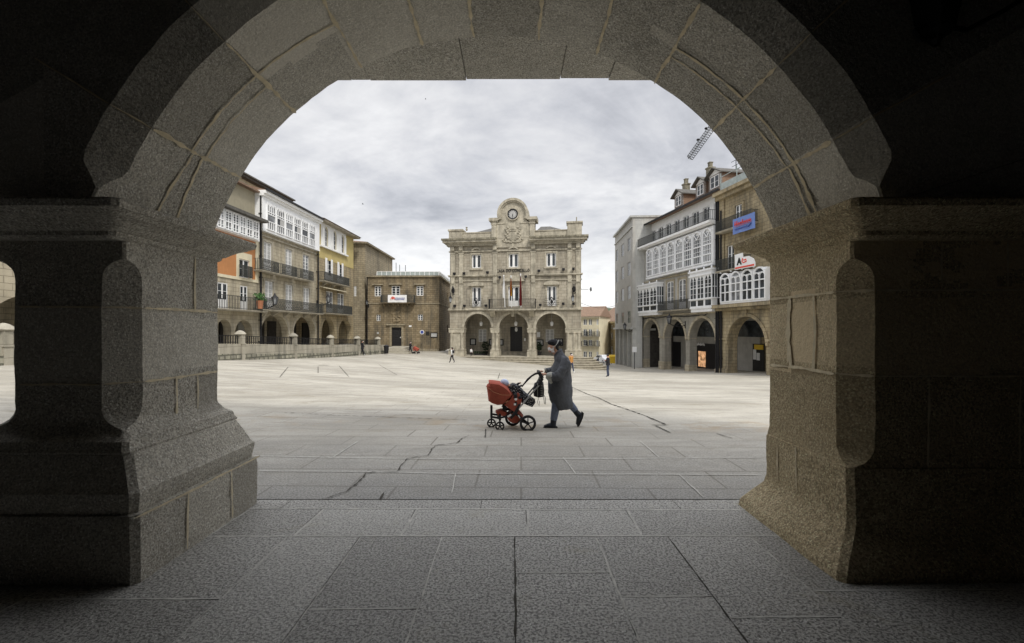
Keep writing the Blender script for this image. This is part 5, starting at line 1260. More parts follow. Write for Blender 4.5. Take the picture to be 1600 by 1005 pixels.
def bay(u0, u1, z0, z1, n, dep=.9):
    m = MB(); hgt = z1-z0; m.box(u0, u1, -dep, 0, z0, z0+.2); m.box(u0+.05, u1-.05, -dep+.05, 0, z0+.2, z0+hgt*.22); m.box(u0-.08, u1+.08, -dep-.08, 0, z0+hgt*.22, z0+hgt*.25); m.box(u0-.08, u1+.08, -dep-.1, 0, z0+hgt*.80, z0+hgt*.84); m.box(u0, u1, -dep, 0, z0+hgt*.84, z0+hgt*.9)
    m.box(u0-.12, u1+.12, -dep-.15, 0, z0+hgt*.9, z0+hgt*.94); m.box(u0+.1, u1-.1, -dep+.1, 0, z0-.35, z0)
    for i in range(n+1): x = u0+(u1-u0)*i/n; m.lathe([(.07, z0+hgt*.94), (.1, z0+hgt*.97), (.04, z0+hgt*1.0)], (x, -dep, 0), 8)
    b_ = m.build('bay_window', MT['whitewood'], r)
    za, zb_ = z0+hgt*.25, z0+hgt*.80
    g = MB()
    for i in range(n):
        a, b = u0+(u1-u0)*i/n, u0+(u1-u0)*(i+1)/n; a += .03; b -= .03
        g.box(a, a+.09, -dep, -dep+.1, za, zb_); g.box(b-.09, b, -dep, -dep+.1, za, zb_)
        zm = za+(zb_-za)*.45; g.box(a, b, -dep+.003, -dep+.09, zm, zm+.07); g.box((a+b)/2-.03, (a+b)/2+.03, -dep+.004, -dep+.09, za, zb_)
        for k in range(2):
            x = a+.09+(b-a-.18)*k/2; w_ = (b-a-.18)/2
            for s_ in (0, 1): g.prism([(x+w_*s_, zb_), (x+w_/2, zb_), (x+w_*s_, zb_-w_*.8)], -dep+.006, -dep+.08)
        for k in (1, 3, 4): g.box(a, b, -dep+.02, -dep+.07, za+(zb_-za)*k/5-.015, za+(zb_-za)*k/5+.015)
        g.box(a, b, -dep+.05, -dep+.06, za, zb_, 1); g.box(a+.15, b-.15, -dep+.03, -dep+.045, z0+.28, z0+hgt*.2, 1)
    for x in (u0, u1-.08): 
        for k in range(3): g.box(x, x+.08, -dep+dep*k/3, -dep+dep*k/3+.08, za, zb_)
        g.box(x+.03, x+.05, -dep+.05, 0, za, zb_, 1); g.box(x, x+.08, -dep, 0, za+(zb_-za)*.45, za+(zb_-za)*.45+.07)
    g.build('glazing', [MT['whitewood'], MT['glass']], b_)
zby0, zby1 = E.Z(1006, 488, .9), E.Z(1006, 440, .9); bay(E.U(1003, 0)+.25, E.U(1026, .9), zb1-.1, zg0-.6, 3)
bay(E.U(1077.5, .9), E.U(1112, .9), zb1-.1, zg0-.3, 3)
# tall gallery
m = MB(); g0, g1 = E.U(1010.5, .5), L_-.15; m.box(g0, g1, -.5, .02, zg0, zg1-.2); m.box(g0-.1, g1, -.58, .02, zg0-.15, zg0+.05); gal = m.build('glazed_gallery', MT['whitewood'], r)
n = 8; HT = zg1-.4-zg0
for i in range(n):
    a = g0+(g1-g0)*i/n+.12; b = g0+(g1-g0)*(i+1)/n-.12; g = MB(); y = -.64; za, zb_ = zg0+.15, zg1-.45
    for x in (a, b-.1): g.box(x, x+.1, y, -.5, za, zb_)
    z1_, z2_ = za+HT*.22, za+HT*.50
    for z in (za, z1_, z2_): g.box(a+.1, b-.1, y+.003, -.5, z, z+.12)
    for k in range(1, 4): x = a+(b-a)*k/4; g.box(x-.022, x+.022, y+.02, -.5, za, z2_+HT*.34)
    for k in range(1, 3): z = z2_+HT*.12*k; g.box(a, b, y+.02, -.5, z-.02, z+.02)
    g.box(a+.1, b-.1, y+.02, -.5, za+HT*.36, za+HT*.36+.04)
    r_ = (b-a-.2)/2; zc_ = z2_+HT*.25; n_ = 8
    pts = [((a+b)/2+r_*math.cos(PI*k/n_), zc_+1.35*r_*math.sin(PI*k/n_)) for k in range(n_+1)]
    g.prism([(b-.1, zb_)]+pts[:n_//2+1]+[((a+b)/2, zb_)], y+.004, -.5); g.prism(pts[n_//2:]+[(a+.1, zb_), ((a+b)/2, zb_)], y+.004, -.5)
    g.arc((a+b)/2, zc_+.15, r_*.85, r_*1.05, y-.04, y, .1*PI, .9*PI, 8)
    for s_ in (-1, 1): g.bar(((a+b)/2+s_*r_*.9, y, zb_-.1), ((a+b)/2, y, zb_-.75), .07)
    g.box(a+.05, b-.05, -.56, -.53, za, zb_-.3, 1); g.build('window', [MT['whitewood'], MT['glass'] if i in (5, 6) else MT['glassgrey']], gal)
# terrace, attic storey
m = MB(); m.box(-.3, L_-.1, -1.0, .4, zte-.25, zte); m.box(-.2, L_-.12, -.8, .4, zte-.4, zte-.25); tb = m.build('terrace_slab', MT['white'], r); railing(tb, -.2, L_-.2, zte, .95, 1.05, .16)
m = MB(); hs = []; n = 8
for i in range(n): a = .5+(L_-1)*i/n+.35; hs.append((a, a+(L_-1)/n-.75, zte+.35, zte+2.25))
m.wall(rc(0, L_, zte, zev), [rc(*h) for h in hs], .9, .3); m.box(0, .3, 1.2, 10, zte, zev); m.box(L_-.3, L_, 1.2, 10, zte, zev); m.box(0, L_, 10, 10.3, zte, zev); m.build('attic_wall', MT['white'], r)
for h in hs: 
    w_ = window(r, h[0], h[1], h[2], h[3], 1.02, 2, 3, .07)
m = MB(); zv = zev; yr = 6.0; hr = 2.9
m.add([(-.2, 0, zv), (L_, 0, zv), (L_, yr, zv+hr), (-.2, yr, zv+hr), (L_, 12, zv), (-.2, 12, zv)], [(0, 1, 2, 3), (3, 2, 4, 5), (0, 3, 5), (1, 4, 2), (0, 5, 4, 1)]); m.build('roof', MT['tile'], r)
m = MB(); m.box(-.25, L_, -.15, .02, zv-.14, zv+.04); m.build('gutter', MT['iron'], r)
def dormer(u, zf, w=1.9, h=1.7, y0=1.2):
    m = MB(); m.box(u, u+w, y0, y0+.12, zf, zf+h); m.box(u, u+w, y0, y0+3.4, zf, zf+h-.01, 1); m.prism([(u, zf+h), (u+w, zf+h), (u+w/2, zf+h+.55)], y0, y0+3.4, 0)
    d = m.build('dormer', [MT['white'], MT['orange'] if 0 else MT['tile']], r)
    window(d, u+.35, u+w-.35, zf+.35, zf+h-.15, y0-.05, 2, 2, .08, sub=False)
    m = MB()
    for s_ in (0, 1):
        a = (u-.35, zf+h-.2) if s_ == 0 else (u+w+.35, zf+h-.2); m.loft([[(a[0], y0-.4, a[1]), (u+w/2, y0-.4, zf+h+.62), (u+w/2, y0-.4, zf+h+.74), (a[0], y0-.4, a[1]+.12)], [(a[0], y0+3.6, a[1]), (u+w/2, y0+3.6, zf+h+.62), (u+w/2, y0+3.6, zf+h+.74), (a[0], y0+3.6, a[1]+.12)]])
    m.build('dormer_roof', MT['slate'], d)
for px in (1054, 1087): dormer(E.U(px, -1.2), zv+.5)
dormer(E.U(1118, -1.2)-1.2, zv+.5, 2.2, 1.8)
for u, zf in ((E.U(1066, -4), zv+1.6), (E.U(1103, -4), zv+1.9)):
    m = MB(); zf += 1.7; zf -= .5; m.box(u, u+.7, 4, 4.7, zf-2, zf+1.9); m.box(u-.08, u+.78, 3.92, 4.78, zf+1.9, zf+2.05); m.box(u+.15, u+.55, 4.15, 4.55, zf+2.05, zf+2.6); m.box(u+.1, u+.6, 4.1, 4.6, zf+2.6, zf+2.7); m.build('chimney', MT['slate'] if 0 else MT['mossy'], r)
downpipe(r, .05, 0, zte, -.15, .09); downpipe(r, L_-.1, 0, zte+2.5, -.2, .1)
ring_lantern(r, E.U(1071), E.Z(1071, 508), 2.0, 1.3)
m = MB(); pts = [E.uv(x, y, .06) for x, y in ((1003, 499), (1015, 496.5), (1025, 497.5), (1040, 495), (1055, 494), (1068, 495), (1085, 493.5), (1100, 493), (1108, 488.5), (1122, 488))]; m.tube([(p[0], -.06, p[1]) for p in pts], .045, 6); m.build('cable', MT['iron'], r)
# behind the arches: doors and a lit shop
m = MB(); m.box(.4, .46, 1.0, 4.4, .3, zar-.5); m.build('shopfront', MT['shade'], r)  # dark sheet on the flank, painted as the shade seen through the first arch
def back(fac, a, b, yt, yb, o, name, mt, dy=0.0, zlo=None):
    u0, u1 = fac.U(a, -o), fac.U(b, -o); m = MB(); m.box(u0, u1, o-.12-dy, o-dy, fac.Z(a, yb, -o) if zlo is None else zlo, fac.Z(a, yt, -o)); return m.build(name, mt, fac.root)
back(E, 1012, 1030, 505, 575, 4.5, 'shopfront', MT['shade'])
back(E, 1046, 1072, 503, 525, 4.5, 'fanlight', MT['glass'])
back(E, 1052, 1064, 534, 572, 4.5, 'door', MT['dark'])
back(E, 1085.5, 1118, 502, 526, 4.5, 'fanlight', MT['glass'])
sf = back(E, 1085.5, 1119, 536, 575, 4.5, 'shopfront', MT['dark'])
q = (E.U(1093, -4.5), E.U(1104, -4.5), E.Z(1098, 573, -4.5), E.Z(1098, 549, -4.5)); m = MB(); m.box(q[0], q[1], 4.32, 4.37, q[2], q[3]); m.build('lit_display', MT['shoplit'], sf)
text_mesh(r, "Swarovski" if 0 else "Jewels" if 0 else "~~~~", .5, (E.U(1097, -4.5), 4.3, E.Z(1097, 538, -4.5)), MT['signwhite'], 'shop_lettering') if 0 else None
m = MB(); u = E.U(1090, -4.4); z = E.Z(1097, 539, -4.5)
for k in range(7): m.box(u+.24*k, u+.24*k+.15, 4.30, 4.36, z-.1+(.05 if k % 3 else 0), z+.16+(.1 if k % 2 else 0))
m.build('shop_lettering', MT['signwhite'], r)
# --- R3: ochre stone house nearest on the right
K = right_fac('town_house', 'ochre stone house with white pointed gallery, blue banner and big shop arch', 1123.3, 1210, None, 34.0); r = K.root; L_ = K.L
zar = K.Z(1160, 495); arK = [(K.U(1137.5), K.U(1197.5), zar)]
arK.append((K.U(1197.5)+1.6, L_-.5, zar)) if L_-.5-K.U(1197.5)-1.6 > 1.5 else None
zg0 = K.Z(1126, 475.5); zg1 = K.Z(1126, 430); zt = K.Z(1118, 311)
w2 = K.R(1137, 1148, 385, 425); w3 = K.R(1149.5, 1160, 322, 352)
m = MB(); arcade_wall(m, L_, arK, zg0-.6, 0, 1.0); m.wall(rc(0, L_, zg0-.6, zt), [rc(*w2), rc(*w3)], .02, .5); m.box(0, .4, .5, 10, zg0-.6, zt); m.box(L_-.4, L_, .5, 10, 0, zt); m.box(0, L_, 10, 10.3, 0, zt); m.box(-.1, L_-.4, 4.62, 4.8, 0, 8.5); m.box(.4, L_-.4, .9, 4.62, zar+.5, zar+.7); m.build('wall', MT['oldstone'], r)
m = MB(); a, b, z = arK[0]; h_ = min((b-a)/2, z*.55); m.arc((a+b)/2, z-h_, (b-a)/2, (b-a)/2+.32, -.12, 0, n=26); m.prism([((a+b)/2-.2, z), ((a+b)/2+.2, z), ((a+b)/2+.32, z+.8), ((a+b)/2-.32, z+.8)], -.22, 0)
zi = K.Z(1133, 529.5); m.box(-.03, a+.02, -.14, 1.02, zi-.1, zi+.08); m.box(-.03, a+.03, -.14, 1.02, 0, 2.0); m.box(b-.02, b+1, -.14, 1.02, zi-.1, zi+.08); m.box(0, L_, -.9, 0, zg0-.45, zg0-.1); m.box(0, L_, -.5, 0, zg0-.7, zg0-.45)
surround(m, *w2, .25, .08); surround(m, *w3, .25, .08); m.box(-.1, L_+.3, -.7, .5, zt-.05, zt+.3); m.box(-.1, L_+.3, -.4, .5, zt-.45, zt-.05)
for x in (.25, ): m.box(x, x+.7, -.12, 0, zg1+.2, zt-.45)
m.build('stone_trim', MT['oldstone'], r)
window(r, *w2, .15, 2, 3, .09); window(r, *w3, .15, 2, 3, .09)
b_ = balcony(r, K.U(1129), K.U(1175), K.Z(1135, 424), .8, 1.1, .12); balcony(r, K.U(1129), K.U(1185), K.Z(1137, 362), .8, 1.1, .12)
g0, g1 = K.U(1125.5, .7), K.U(1197, .7); m = MB(); m.box(g0, g1, -.72, 0, zg0-.1, zg0+.1); m.box(g0+.1, g1-.1, -.6, 0, zg0, zg1-.1, 0); gal = m.build('glazed_gallery', MT['whitewood'], r); n = 4
for i in range(n):
    a = g0+(g1-g0)*i/n+.04; b = g0+(g1-g0)*(i+1)/n-.04; g = MB(); y = -.78; HT = zg1-zg0; za = zg0+.1
    for x in (a, b-.1): g.box(x, x+.1, y, -.6, za, zg1-.3)
    for f in (0, .30, .56): g.box(a+.1, b-.1, y+.003, -.6, za+HT*f, za+HT*f+.09)
    mid = (a+b)/2; g.box(mid-.04, mid+.04, y+.002, -.6, za, za+HT*.8)
    rr = (b-a)/4-.04
    for c in ((a+mid)/2+.02, (b+mid)/2-.02): g.arc(c, za+HT*.66, rr, rr+.09, y-.01, -.6, 0, PI, 10)
    g.arc(mid, za+HT*.70, (b-a)/2-.12, (b-a)/2+.02, y-.02, -.6, .08*PI, .92*PI, 14)
    g.lathe([(.07, zg1+.0), (.1, zg1+.12), (.02, zg1+.35)], (a, -.69, 0), 6)
    pp = [(a+.1, za), (b-.1, za), (b-.1, za+HT*.70)]+[(mid+((b-a)/2-.1)*math.cos(PI*k/10), za+HT*.70+((b-a)/2-.1)*math.sin(PI*k/10)*.95) for k in range(11)]+[(a+.1, za+HT*.70)]
    g.prism(pp, -.67, -.64, 1); g.build('window', [MT['whitewood'], MT['glass'] if i != 1 else MT['glassgrey']], gal)
m = MB(); m.box(0, L_, -.2, 8, zt+.3, zt+.5); m.build('roof', MT['slate'], r)
m = MB(); m.box(.3, L_-.2, 0, .03, zt+.5, zt+1.3); gr = m.build('roof_glass', MT['greenm'], r); m = MB()
for k in range(6): x = .3+(L_-.5)*k/5; m.box(x-.04, x+.04, -.04, 0, zt+.5, zt+2.3)
m.box(.3, L_-.2, -.05, .0, zt+1.9, zt+1.96); m.build('rail', MT['greenm'], gr)
m = MB(); u = K.U(1150, -4); m.tube([(u, 4, zt), (u, 4, zt+5.2)], .04, 6)
for k in range(4): m.tube([(u-.8+.12*k, 4, zt+5.1-.55*k), (u+.8-.12*k, 4, zt+5.1-.55*k)], .03, 5)
m.build('aerial', MT['iron'], r)
downpipe(r, .12, 0, zt, -.15, .1); downpipe(r, .55, 0, zt-1.5, -.15, .1)
back(K, 1146, 1198, 502, 526, 4.6, 'fanlight', MT['glass'])
sf = back(K, 1138, 1149, 536, 578, 4.6, 'shopfront', MT['dark']); q = (K.U(1140, -4.6), K.U(1147.5, -4.6), K.Z(1144, 577, -4.6), K.Z(1144, 550, -4.6)); m = MB(); m.box(q[0], q[1], 4.40, 4.46, q[2], q[3]); m.build('lit_display', MT['shoplit'], sf)
m = MB(); u = K.U(1153, -4.6); m.tube([(u, 4.35, .5), (u, 4.35, K.Z(1153, 536, -4.6)), (u-.8, 4.35, K.Z(1153, 533, -4.6))], .08, 6); m.build('downpipe', MT['iron'], r)
back(K, 1177.5, 1195, 537, 585, 4.6, 'door', MT['dark'])
s_ = back(K, 1182, 1195, 538.5, 546, 4.6, 'yellow_sign', MT['yellowp'], .15)
rnd = random.Random(5)
for k in range(5):
    m = MB(); u = K.U(1179+(k % 2)*5.5, -4.6); z = K.Z(1183, 562-5*(k//2), -4.6); m.box(u, u+.45, 4.42, 4.45, z-.05*(k % 2), z+.38); m.build('poster', MT['signwhite'], r)
# banner & board fixed on R3's balconies
def hung(fac, xl, xr, yt, yb, o, name, lab, cat):
    q = fac.R(xl, xr, yt, yb, o); w = fac.p0+fac.u*q[0]+fac.n*o
    return thing(name, lab, cat, (w.x, w.y, fac.zb+q[2]), math.atan2(fac.u.y, fac.u.x)), q[1]-q[0], q[3]-q[2]
bn, W_, H_ = hung(K, 1145, 1179.5, 343.5, 367, .95, 'banner', 'blue banner with red and dark writing hung on the ochre house balcony', 'banner')
m = MB(); n_ = 12; H_ *= 1.0
m.loft([[(W_*i/n_, .04*math.sin(i*1.1), 0), (W_*i/n_, .04*math.sin(i*1.1)+.02, 0), (W_*i/n_, .02+.03*math.sin(i), H_), (W_*i/n_, .03*math.sin(i), H_)] for i in range(n_+1)], 0, True); m.build('cloth', MT['banner'], bn)
m = MB()
for k in range(9):
    x = W_*(.12+.085*k); h0 = H_*.52; m.bar((x, -.08, h0), (x+W_*.03, -.08, h0+H_*(.28 if k in (0, 1, 4) else .16)), .075, .02); m.bar((x+W_*.03, -.08, h0+H_*.16), (x+W_*.065, -.08, h0), .07, .02)
m.bar((W_*.12, -.08, H_*.44), (W_*.88, -.08, H_*.47), .05, .02)
m.build('red_lettering', MT['redpaint'], bn)
m = MB()
x = W_*.12
while x < W_*.72: w_ = random.uniform(.09, .2); m.box(x, x+w_, -.075, -.06, H_*.22, H_*.22+.12); x += w_+.06
m.bar((W_*.74, -.07, H_*.2), (W_*.88, -.07, H_*.38), .12, .02); m.build('dark_lettering', MT['bluepaint'], bn)
bn, W_, H_ = hung(K, 1148.5, 1180, 398.5, 422, 1.0, 'shop_sign', 'white shaped board with a black A and red stroke above the pointed gallery', 'sign')
m = MB(); m.prism([(0, 0), (W_, 0), (W_*1.0, H_*.22), (W_*.93, H_*.5), (W_*.7, H_*.72), (W_*.42, H_*.74), (W_*.4, H_*1.02), (0, H_*1.0)], -.03, .03); m.build('board', MT['signwhite'], bn)
m = MB(); m.box(W_*.03, W_*.97, -.05, -.03, H_*.05, H_*.15); m.tube([(W_*.42, -.05, H_*.66), (W_*.38, -.05, H_*.45), (W_*.46, -.05, H_*.36), (W_*.6, -.05, H_*.42), (W_*.58, -.05, H_*.55), (W_*.46, -.05, H_*.53)], .05, 6); m.build('red_strokes', MT['redpaint'], bn)
text_mesh(bn, "A", H_*.62, (W_*.24, -.05, H_*.48), MT['blackpaint'], 'letter', .02, bold=.03)
# --- R1: modern grey block
N = Fac('office_block', 'plain grey block with small windows and pillared ground floor beyond the gallery house', (17.1, 76.5), (P(988.5, 0, 62.8).x, 62.8), ZR-.2); r = N.root; L_ = N.L
zt = N.Z(988, 340.5); hs = []
for (yt, yb) in ((372, 392), (410, 429), (448, 468), (487, 506)):
    for (a, b) in ((962.5, 966), (971, 975.5), (980.5, 985.5)):
        pass
zr = [(N.Z(984, b), N.Z(984, a)) for a, b in ((371, 391), (409, 430), (446, 467), (486, 505))]
for z0_, z1_ in zr:
    for a, b in ((962.3, 965.6), (970.8, 974.8), (980.5, 985)): hs.append((N.U(a), N.U(b), z0_, z1_))
zp = N.Z(985, 513)
m = MB(); m.wall(rc(0, L_, zp, zt), [rc(*h) for h in hs], 0, .4); m.build('wall', MT['bluewhite'], r)
m = MB(); m.box(L_-.4, L_, .4, 1.3, 0, 10); m.box(L_-.4, L_, .4, 8, 10, zt) ; m.box(0, .4, .4, 8, 0, zt); m.box(0, L_-3, 8, 8.3, 0, zt); m.box(.4, L_-.9, 3.2, 3.4, 0, zp); m.box(.4, L_-.4, .4, 3.2, zp-.3, zp-.02); m.build('flank_wall', MT['modern'], r)
for h in hs: window(r, *h, .15, 2, 2, .05, mt=MT['modern'], gl=MT['glass'])
for k in range(5): 
    m = MB(); x = .2+(L_-.9)*k/4; m.box(x, x+.6, 0, .6, 0, zp); m.build('pillar', MT['modern'], r)
m = MB(); m.box(-.1, L_+.15, -.35, 8.3, zt, zt+.25); m.box(-.05, L_+.08, -.15, 0, zt-1.3, zt-1.15); m.box(-.05, L_+.1, -.3, 0, zp-.15, zp+.1); m.build('cornice', MT['modern'], r)
ring_lantern(r, L_-.3, N.Z(987, 516), 1.0, 1.1)

# ================================================================ THE STREET BEYOND
def simple_house(px0, px1, d0, d1, yt, lab, wm_, floors, cols, zb, roofm, rh=1.6, dep=9, arched=False, glassname='pane', balc=False):
    f = Fac('town_house', lab, (P(px0, 0, d0).x, d0), (P(px1, 0, d1).x, d1), zb); z_t = f.Z(px0, yt); hs = []
    for fl, (a, b) in enumerate(floors):
        z0_, z1_ = f.Z(px0, b), f.Z(px0, a)
        for (x, y) in cols: hs.append((f.U(x), f.U(y), z0_, z1_, fl))
    m = MB(); m.wall(rc(0, f.L, 0, z_t), [(arch(h[0], h[1], h[2], h[3], 8) if (arched and h[4] == 0) else rc(*h[:4])) for h in hs], 0, .35)
    m.box(0, .3, .35, dep, 0, z_t); m.box(f.L-.3, f.L, .35, dep, 0, z_t); m.box(0, f.L, dep, dep+.3, 0, z_t); m.build('wall', wm_, f.root)
    for h in hs: window(f.root, h[0], h[1], h[2], h[3], .12, 2, 3, .06)
    if balc:
        for h in hs:
            if h[4] in (1, 2): balcony(f.root, h[0]-.35, h[1]+.35, h[2], .5, .9, .15)
    m = MB(); m.add([(-.3, -.5, z_t), (f.L+.3, -.5, z_t), (f.L+.3, dep/2, z_t+rh), (-.3, dep/2, z_t+rh), (f.L+.3, dep+.5, z_t), (-.3, dep+.5, z_t)], [(0, 1, 2, 3), (3, 2, 4, 5), (0, 3, 5), (1, 4, 2), (0, 5, 4, 1)]); m.build('roof', roofm, f.root)
    m = MB(); m.box(-.2, f.L+.2, -.35, 0, z_t-.3, z_t-.01); m.build('cornice', MT['cream'], f.root)
    return f
zf = -4.7
FA = simple_house(900, 936, 92, 90, 495, 'cream four-storey house with clay roof closing the street beside the town hall', MT['cream'], [(499, 508), (514.5, 525), (531, 540), (549, 563.5)], [(911.5, 917), (920, 925), (932, 935)], zf, MT['tile'], 2.2, arched=True, balc=True)
simple_house(937.5, 952, 108, 104, 512, 'small cream house with orange clay roof down the side street', MT['cream'], [(523, 532), (540, 549)], [(939.5, 941.5), (944, 946)], zf-.8, MT['tile'], 3.2)
simple_house(936, 962, 128, 118, 500, 'pale house with long sloping clay roof farther down the side street', MT['cream'], [(505, 511), (520, 530)], [(940, 942.5), (946, 949)], zf-1.5, MT['tile'], 3.5)
simple_house(952.5, 970, 98, 90, 503, 'ochre stone house on the right of the side street', MT['oldstone'], [(508, 514), (520, 530), (541, 560)], [(955, 957.5)], zf-.3, MT['tile'], 1.6)
# wooded hill beyond
m = MB(); n_ = 60; rings = []
for j, (d, h) in enumerate(((230, -8), (260, 9), (330, 17), (420, 20), (600, -10))):
    rings.append([((i/n_-.5)*900, d, h+5*noise.noise(Vector((i*.23, j, 0)))) for i in range(n_+1)])
m.loft(rings, 0, False, close=False)
Mh = Mat('wooded_hill_foliage'); hm = Mh.done(Mh.mix(Mh.noise(Mh.coord(), .08, 6, .7), (.035, .05, .025), (.09, .11, .06)), None, .95)
struct('hill', m.build('hill', hm))['label'] = 'low wooded hill beyond the town'
# street lamp on an arm at the hall corner
w = H.p0+H.u*(H.L)+H.n*-.3
t = thing('street_lamp', 'round lamp on a horizontal arm at the right corner of the town hall', 'lamp', (w.x, w.y, hz(453)-1.9)); m = MB(); m.tube([(0, 0, 0), (1.0, 0, 0)], .04, 6); m.build('arm', MT['iron'], t); m = MB(); m.lathe([(.1, .1), (.22, .15), (.34, .0), (.1, -.12)], (0, 0, 0), 12, M=Matrix.Translation((1.25, 0, 0)) @ Matrix.Rotation(PI/2, 4, 'Y')); m.build('lamp_head', MT['glassgrey'], t)
m = MB(); a = P(906, 473, 61); b = P(961, 478, 72); m.tube([a.lerp(b, k/10)-Vector((0, 0, .5*math.sin(PI*k/10))) for k in range(11)], .025, 5); o = m.build('overhead_cable', MT['iron']); tag(o, 'thin overhead cable strung from the town hall across the side street', 'cable')
# vehicles down the street
def car(px, d, lab, body, rz, L_=4.2):
    q = P(px, 0, d); z = G(q.x, d); t = thing('parked_car', lab, 'car', (q.x, d, z), rz)
    m = MB(); W2 = .86
    prof = [(-2.1, .35), (-2.1, .75), (-1.9, .9), (-1.2, .98), (-.6, 1.42), (.9, 1.45), (1.7, 1.0), (2.05, .9), (2.1, .4), (1.9, .25), (-1.9, .25)]
    m.loft([[(x, s_*W2*(1 if zz_ < 1 else .86), zz_) for x, zz_ in prof] for s_ in (-1, -.5, 0, .5, 1)]); m.build('body', body, t, smooth=True, sharp=35)
    m = MB(); pr = [(-1.08, 1.02), (-.58, 1.36), (.85, 1.39), (1.55, 1.02)]; m.loft([[(x, s_*W2*.93, zz_) for x, zz_ in pr] for s_ in (-1, 1)]); 
    m.loft([[(x+(-.06 if x < 0 else .06), y, zz_) for x, zz_ in pr] for y in (-.66, .66)]); m.build('windows', MT['glass'], t)
    for x in (-1.3, 1.3):
        for s_ in (-1, 1):
            m = MB(); m.lathe([(.05, -.1), (.3, -.1), (.32, -.05), (.32, .05), (.3, .1), (.05, .1)], (x, s_*.78, .32), 16, M=Matrix.Rotation(PI/2, 4, 'X')); wh = m.build('wheel', MT['rubber'], t); m = MB(); m.lathe([(.04, -.11), (.19, -.11), (.19, .11), (.04, .11)], (x, s_*.78, .32), 10, M=Matrix.Rotation(PI/2, 4, 'X')); m.build('rim', MT['silver'], wh)
    for s_ in (-.6, .6): m = MB(); m.box(-2.13, -2.05, s_-.15, s_+.15, .62, .76); m.build('tail_light', MT['redpaint'], t)
car(943, 84, 'white car parked at the corner of the side street', MT['signwhite'], PI/2+.3)
q = P(959.5, 0, 78); t = thing('skip_container', 'yellow container beside the grey pillared block', 'container', (q.x, 78, G(q.x, 78))); m = MB(); m.loft([[(-.7, -.5, .12), (.7, -.5, .12), (.7, .5, .12), (-.7, .5, .12)], [(-.85, -.6, 1.25), (.85, -.6, 1.25), (.85, .6, 1.25), (-.85, .6, 1.25)]]); m.build('tub', MT['yellowp'], t); m = MB(); m.loft([[(-.88, -.63, 1.25), (.88, -.63, 1.25), (.88, .63, 1.25), (-.88, .63, 1.25)], [(-.7, -.45, 1.5), (.7, -.45, 1.5), (.7, .45, 1.5), (-.7, .45, 1.5)]]); m.build('lid', MT['yellowp'], t)
for x in (-.6, .6): m = MB(); m.lathe([(.08, -.05), (.08, .05)], (x, -.5, .08), 10, M=Matrix.Rotation(PI/2, 4, 'X')); m.build('wheel', MT['rubber'], t)
q = P(934, 0, 82); t = thing('motor_scooter', 'dark motor scooter parked left of the white car', 'scooter', (q.x, 82, G(q.x, 82)), 1.2)
m = MB(); m.loft([[(x, y*w_, z_) for y, z_ in ((-1, 0), (-.8, h_), (.8, h_), (1, 0))] for x, w_, h_ in ()]) if 0 else None
m.tube([(.55, 0, .3), (.5, 0, .7), (.42, 0, 1.0)], [.1, .14, .06], 8); m.tube([(.45, 0, .3), (0, 0, .28), (-.2, 0, .45), (-.6, 0, .6), (-.75, 0, .55)], [.1, .14, .2, .2, .1], 10); m.build('body', MT['jean'], t, smooth=True)
m = MB(); m.ell((-.35, 0, .78), .34, .14, .07); m.build('seat', MT['rubber'], t); m = MB(); m.tube([(.38, -.3, 1.05), (.42, 0, 1.0), (.38, .3, 1.05)], .025, 6); m.build('handlebar', MT['iron'], t)
for x in (.6, -.55): m = MB(); m.lathe([(.06, -.05), (.22, -.05), (.24, 0), (.22, .05), (.06, .05)], (x, 0, .24), 14, M=Matrix.Rotation(PI/2, 4, 'X')); m.build('wheel', MT['rubber'], t)
# information post near the grey block
q = P(996, 0, 60); t = thing('information_post', 'thin post with small white panel before the grey block', 'sign', (q.x-.4, 60, G(q.x, 60))); m = MB(); m.tube([(0, 0, 0), (0, 0, 2.9)], .05, 8); m.build('pole', MT['iron'], t); m = MB(); m.box(-.28, .28, -.08, -.05, 2.2, 2.9); m.build('panel', MT['signwhite'], t)
# tower crane jib over the right roofs
a = P(1079, 249, 120); b = P(1190, 96, 104); t = thing('tower_crane', 'black lattice crane jib high above the right-hand roofs', 'crane', tuple(b+Vector((6, 0, -70))))
m = MB(); a0 = a-t.location; b0 = b-t.location; ax = (b0-a0); n_ = 44; up = Vector((0, 0, 1)); sd2 = ax.cross(up).normalized(); up2 = sd2.cross(ax).normalized()
w_ = .75
c1, c2, c3 = (lambda k: a0+ax*k/n_+sd2*w_), (lambda k: a0+ax*k/n_-sd2*w_), (lambda k: a0+ax*k/n_+up2*1.5)
for c in (c1, c2, c3): m.bar(c(0), c(n_), .10)
for k in range(n_):
    m.bar(c1(k), c2(k), .06); m.bar(c1(k), c3(k+.5), .07); m.bar(c3(k+.5), c1(k+1), .07); m.bar(c2(k), c3(k+.5), .07); m.bar(c3(k+.5), c2(k+1), .07)
m.bar(c1(0), c3(0), .12); m.bar(c2(0), c3(0), .12); m.build('jib', MT['railiron'], t)
for k in (8, 13.5, 20): m = MB(); p = a0+ax*k/n_+up2*1.8; m.ell(p, .4, .4, .3); m.build('floodlight', MT['iron'], t)
m = MB(); bx = b0
for sx in (-.8, .8):
    for sy in (-.8, .8): m.bar((sx, sy, 0), (sx+0, sy, 71), .2)
for k in range(35):
    z = 2*k; s_ = 1 if k % 2 else -1; m.bar((-.8*s_, -.8, z), (.8*s_, -.8, z+2), .1); m.bar((-.8*s_, .8, z), (.8*s_, .8, z+2), .1); m.bar((.8, -.8*s_, z), (.8, .8*s_, z+2), .1); m.bar((-.8, -.8*s_, z), (-.8, .8*s_, z+2), .1)
m.bar((0, 0, 70.5), b0, 1.2); m.build('mast', MT['iron'], t)
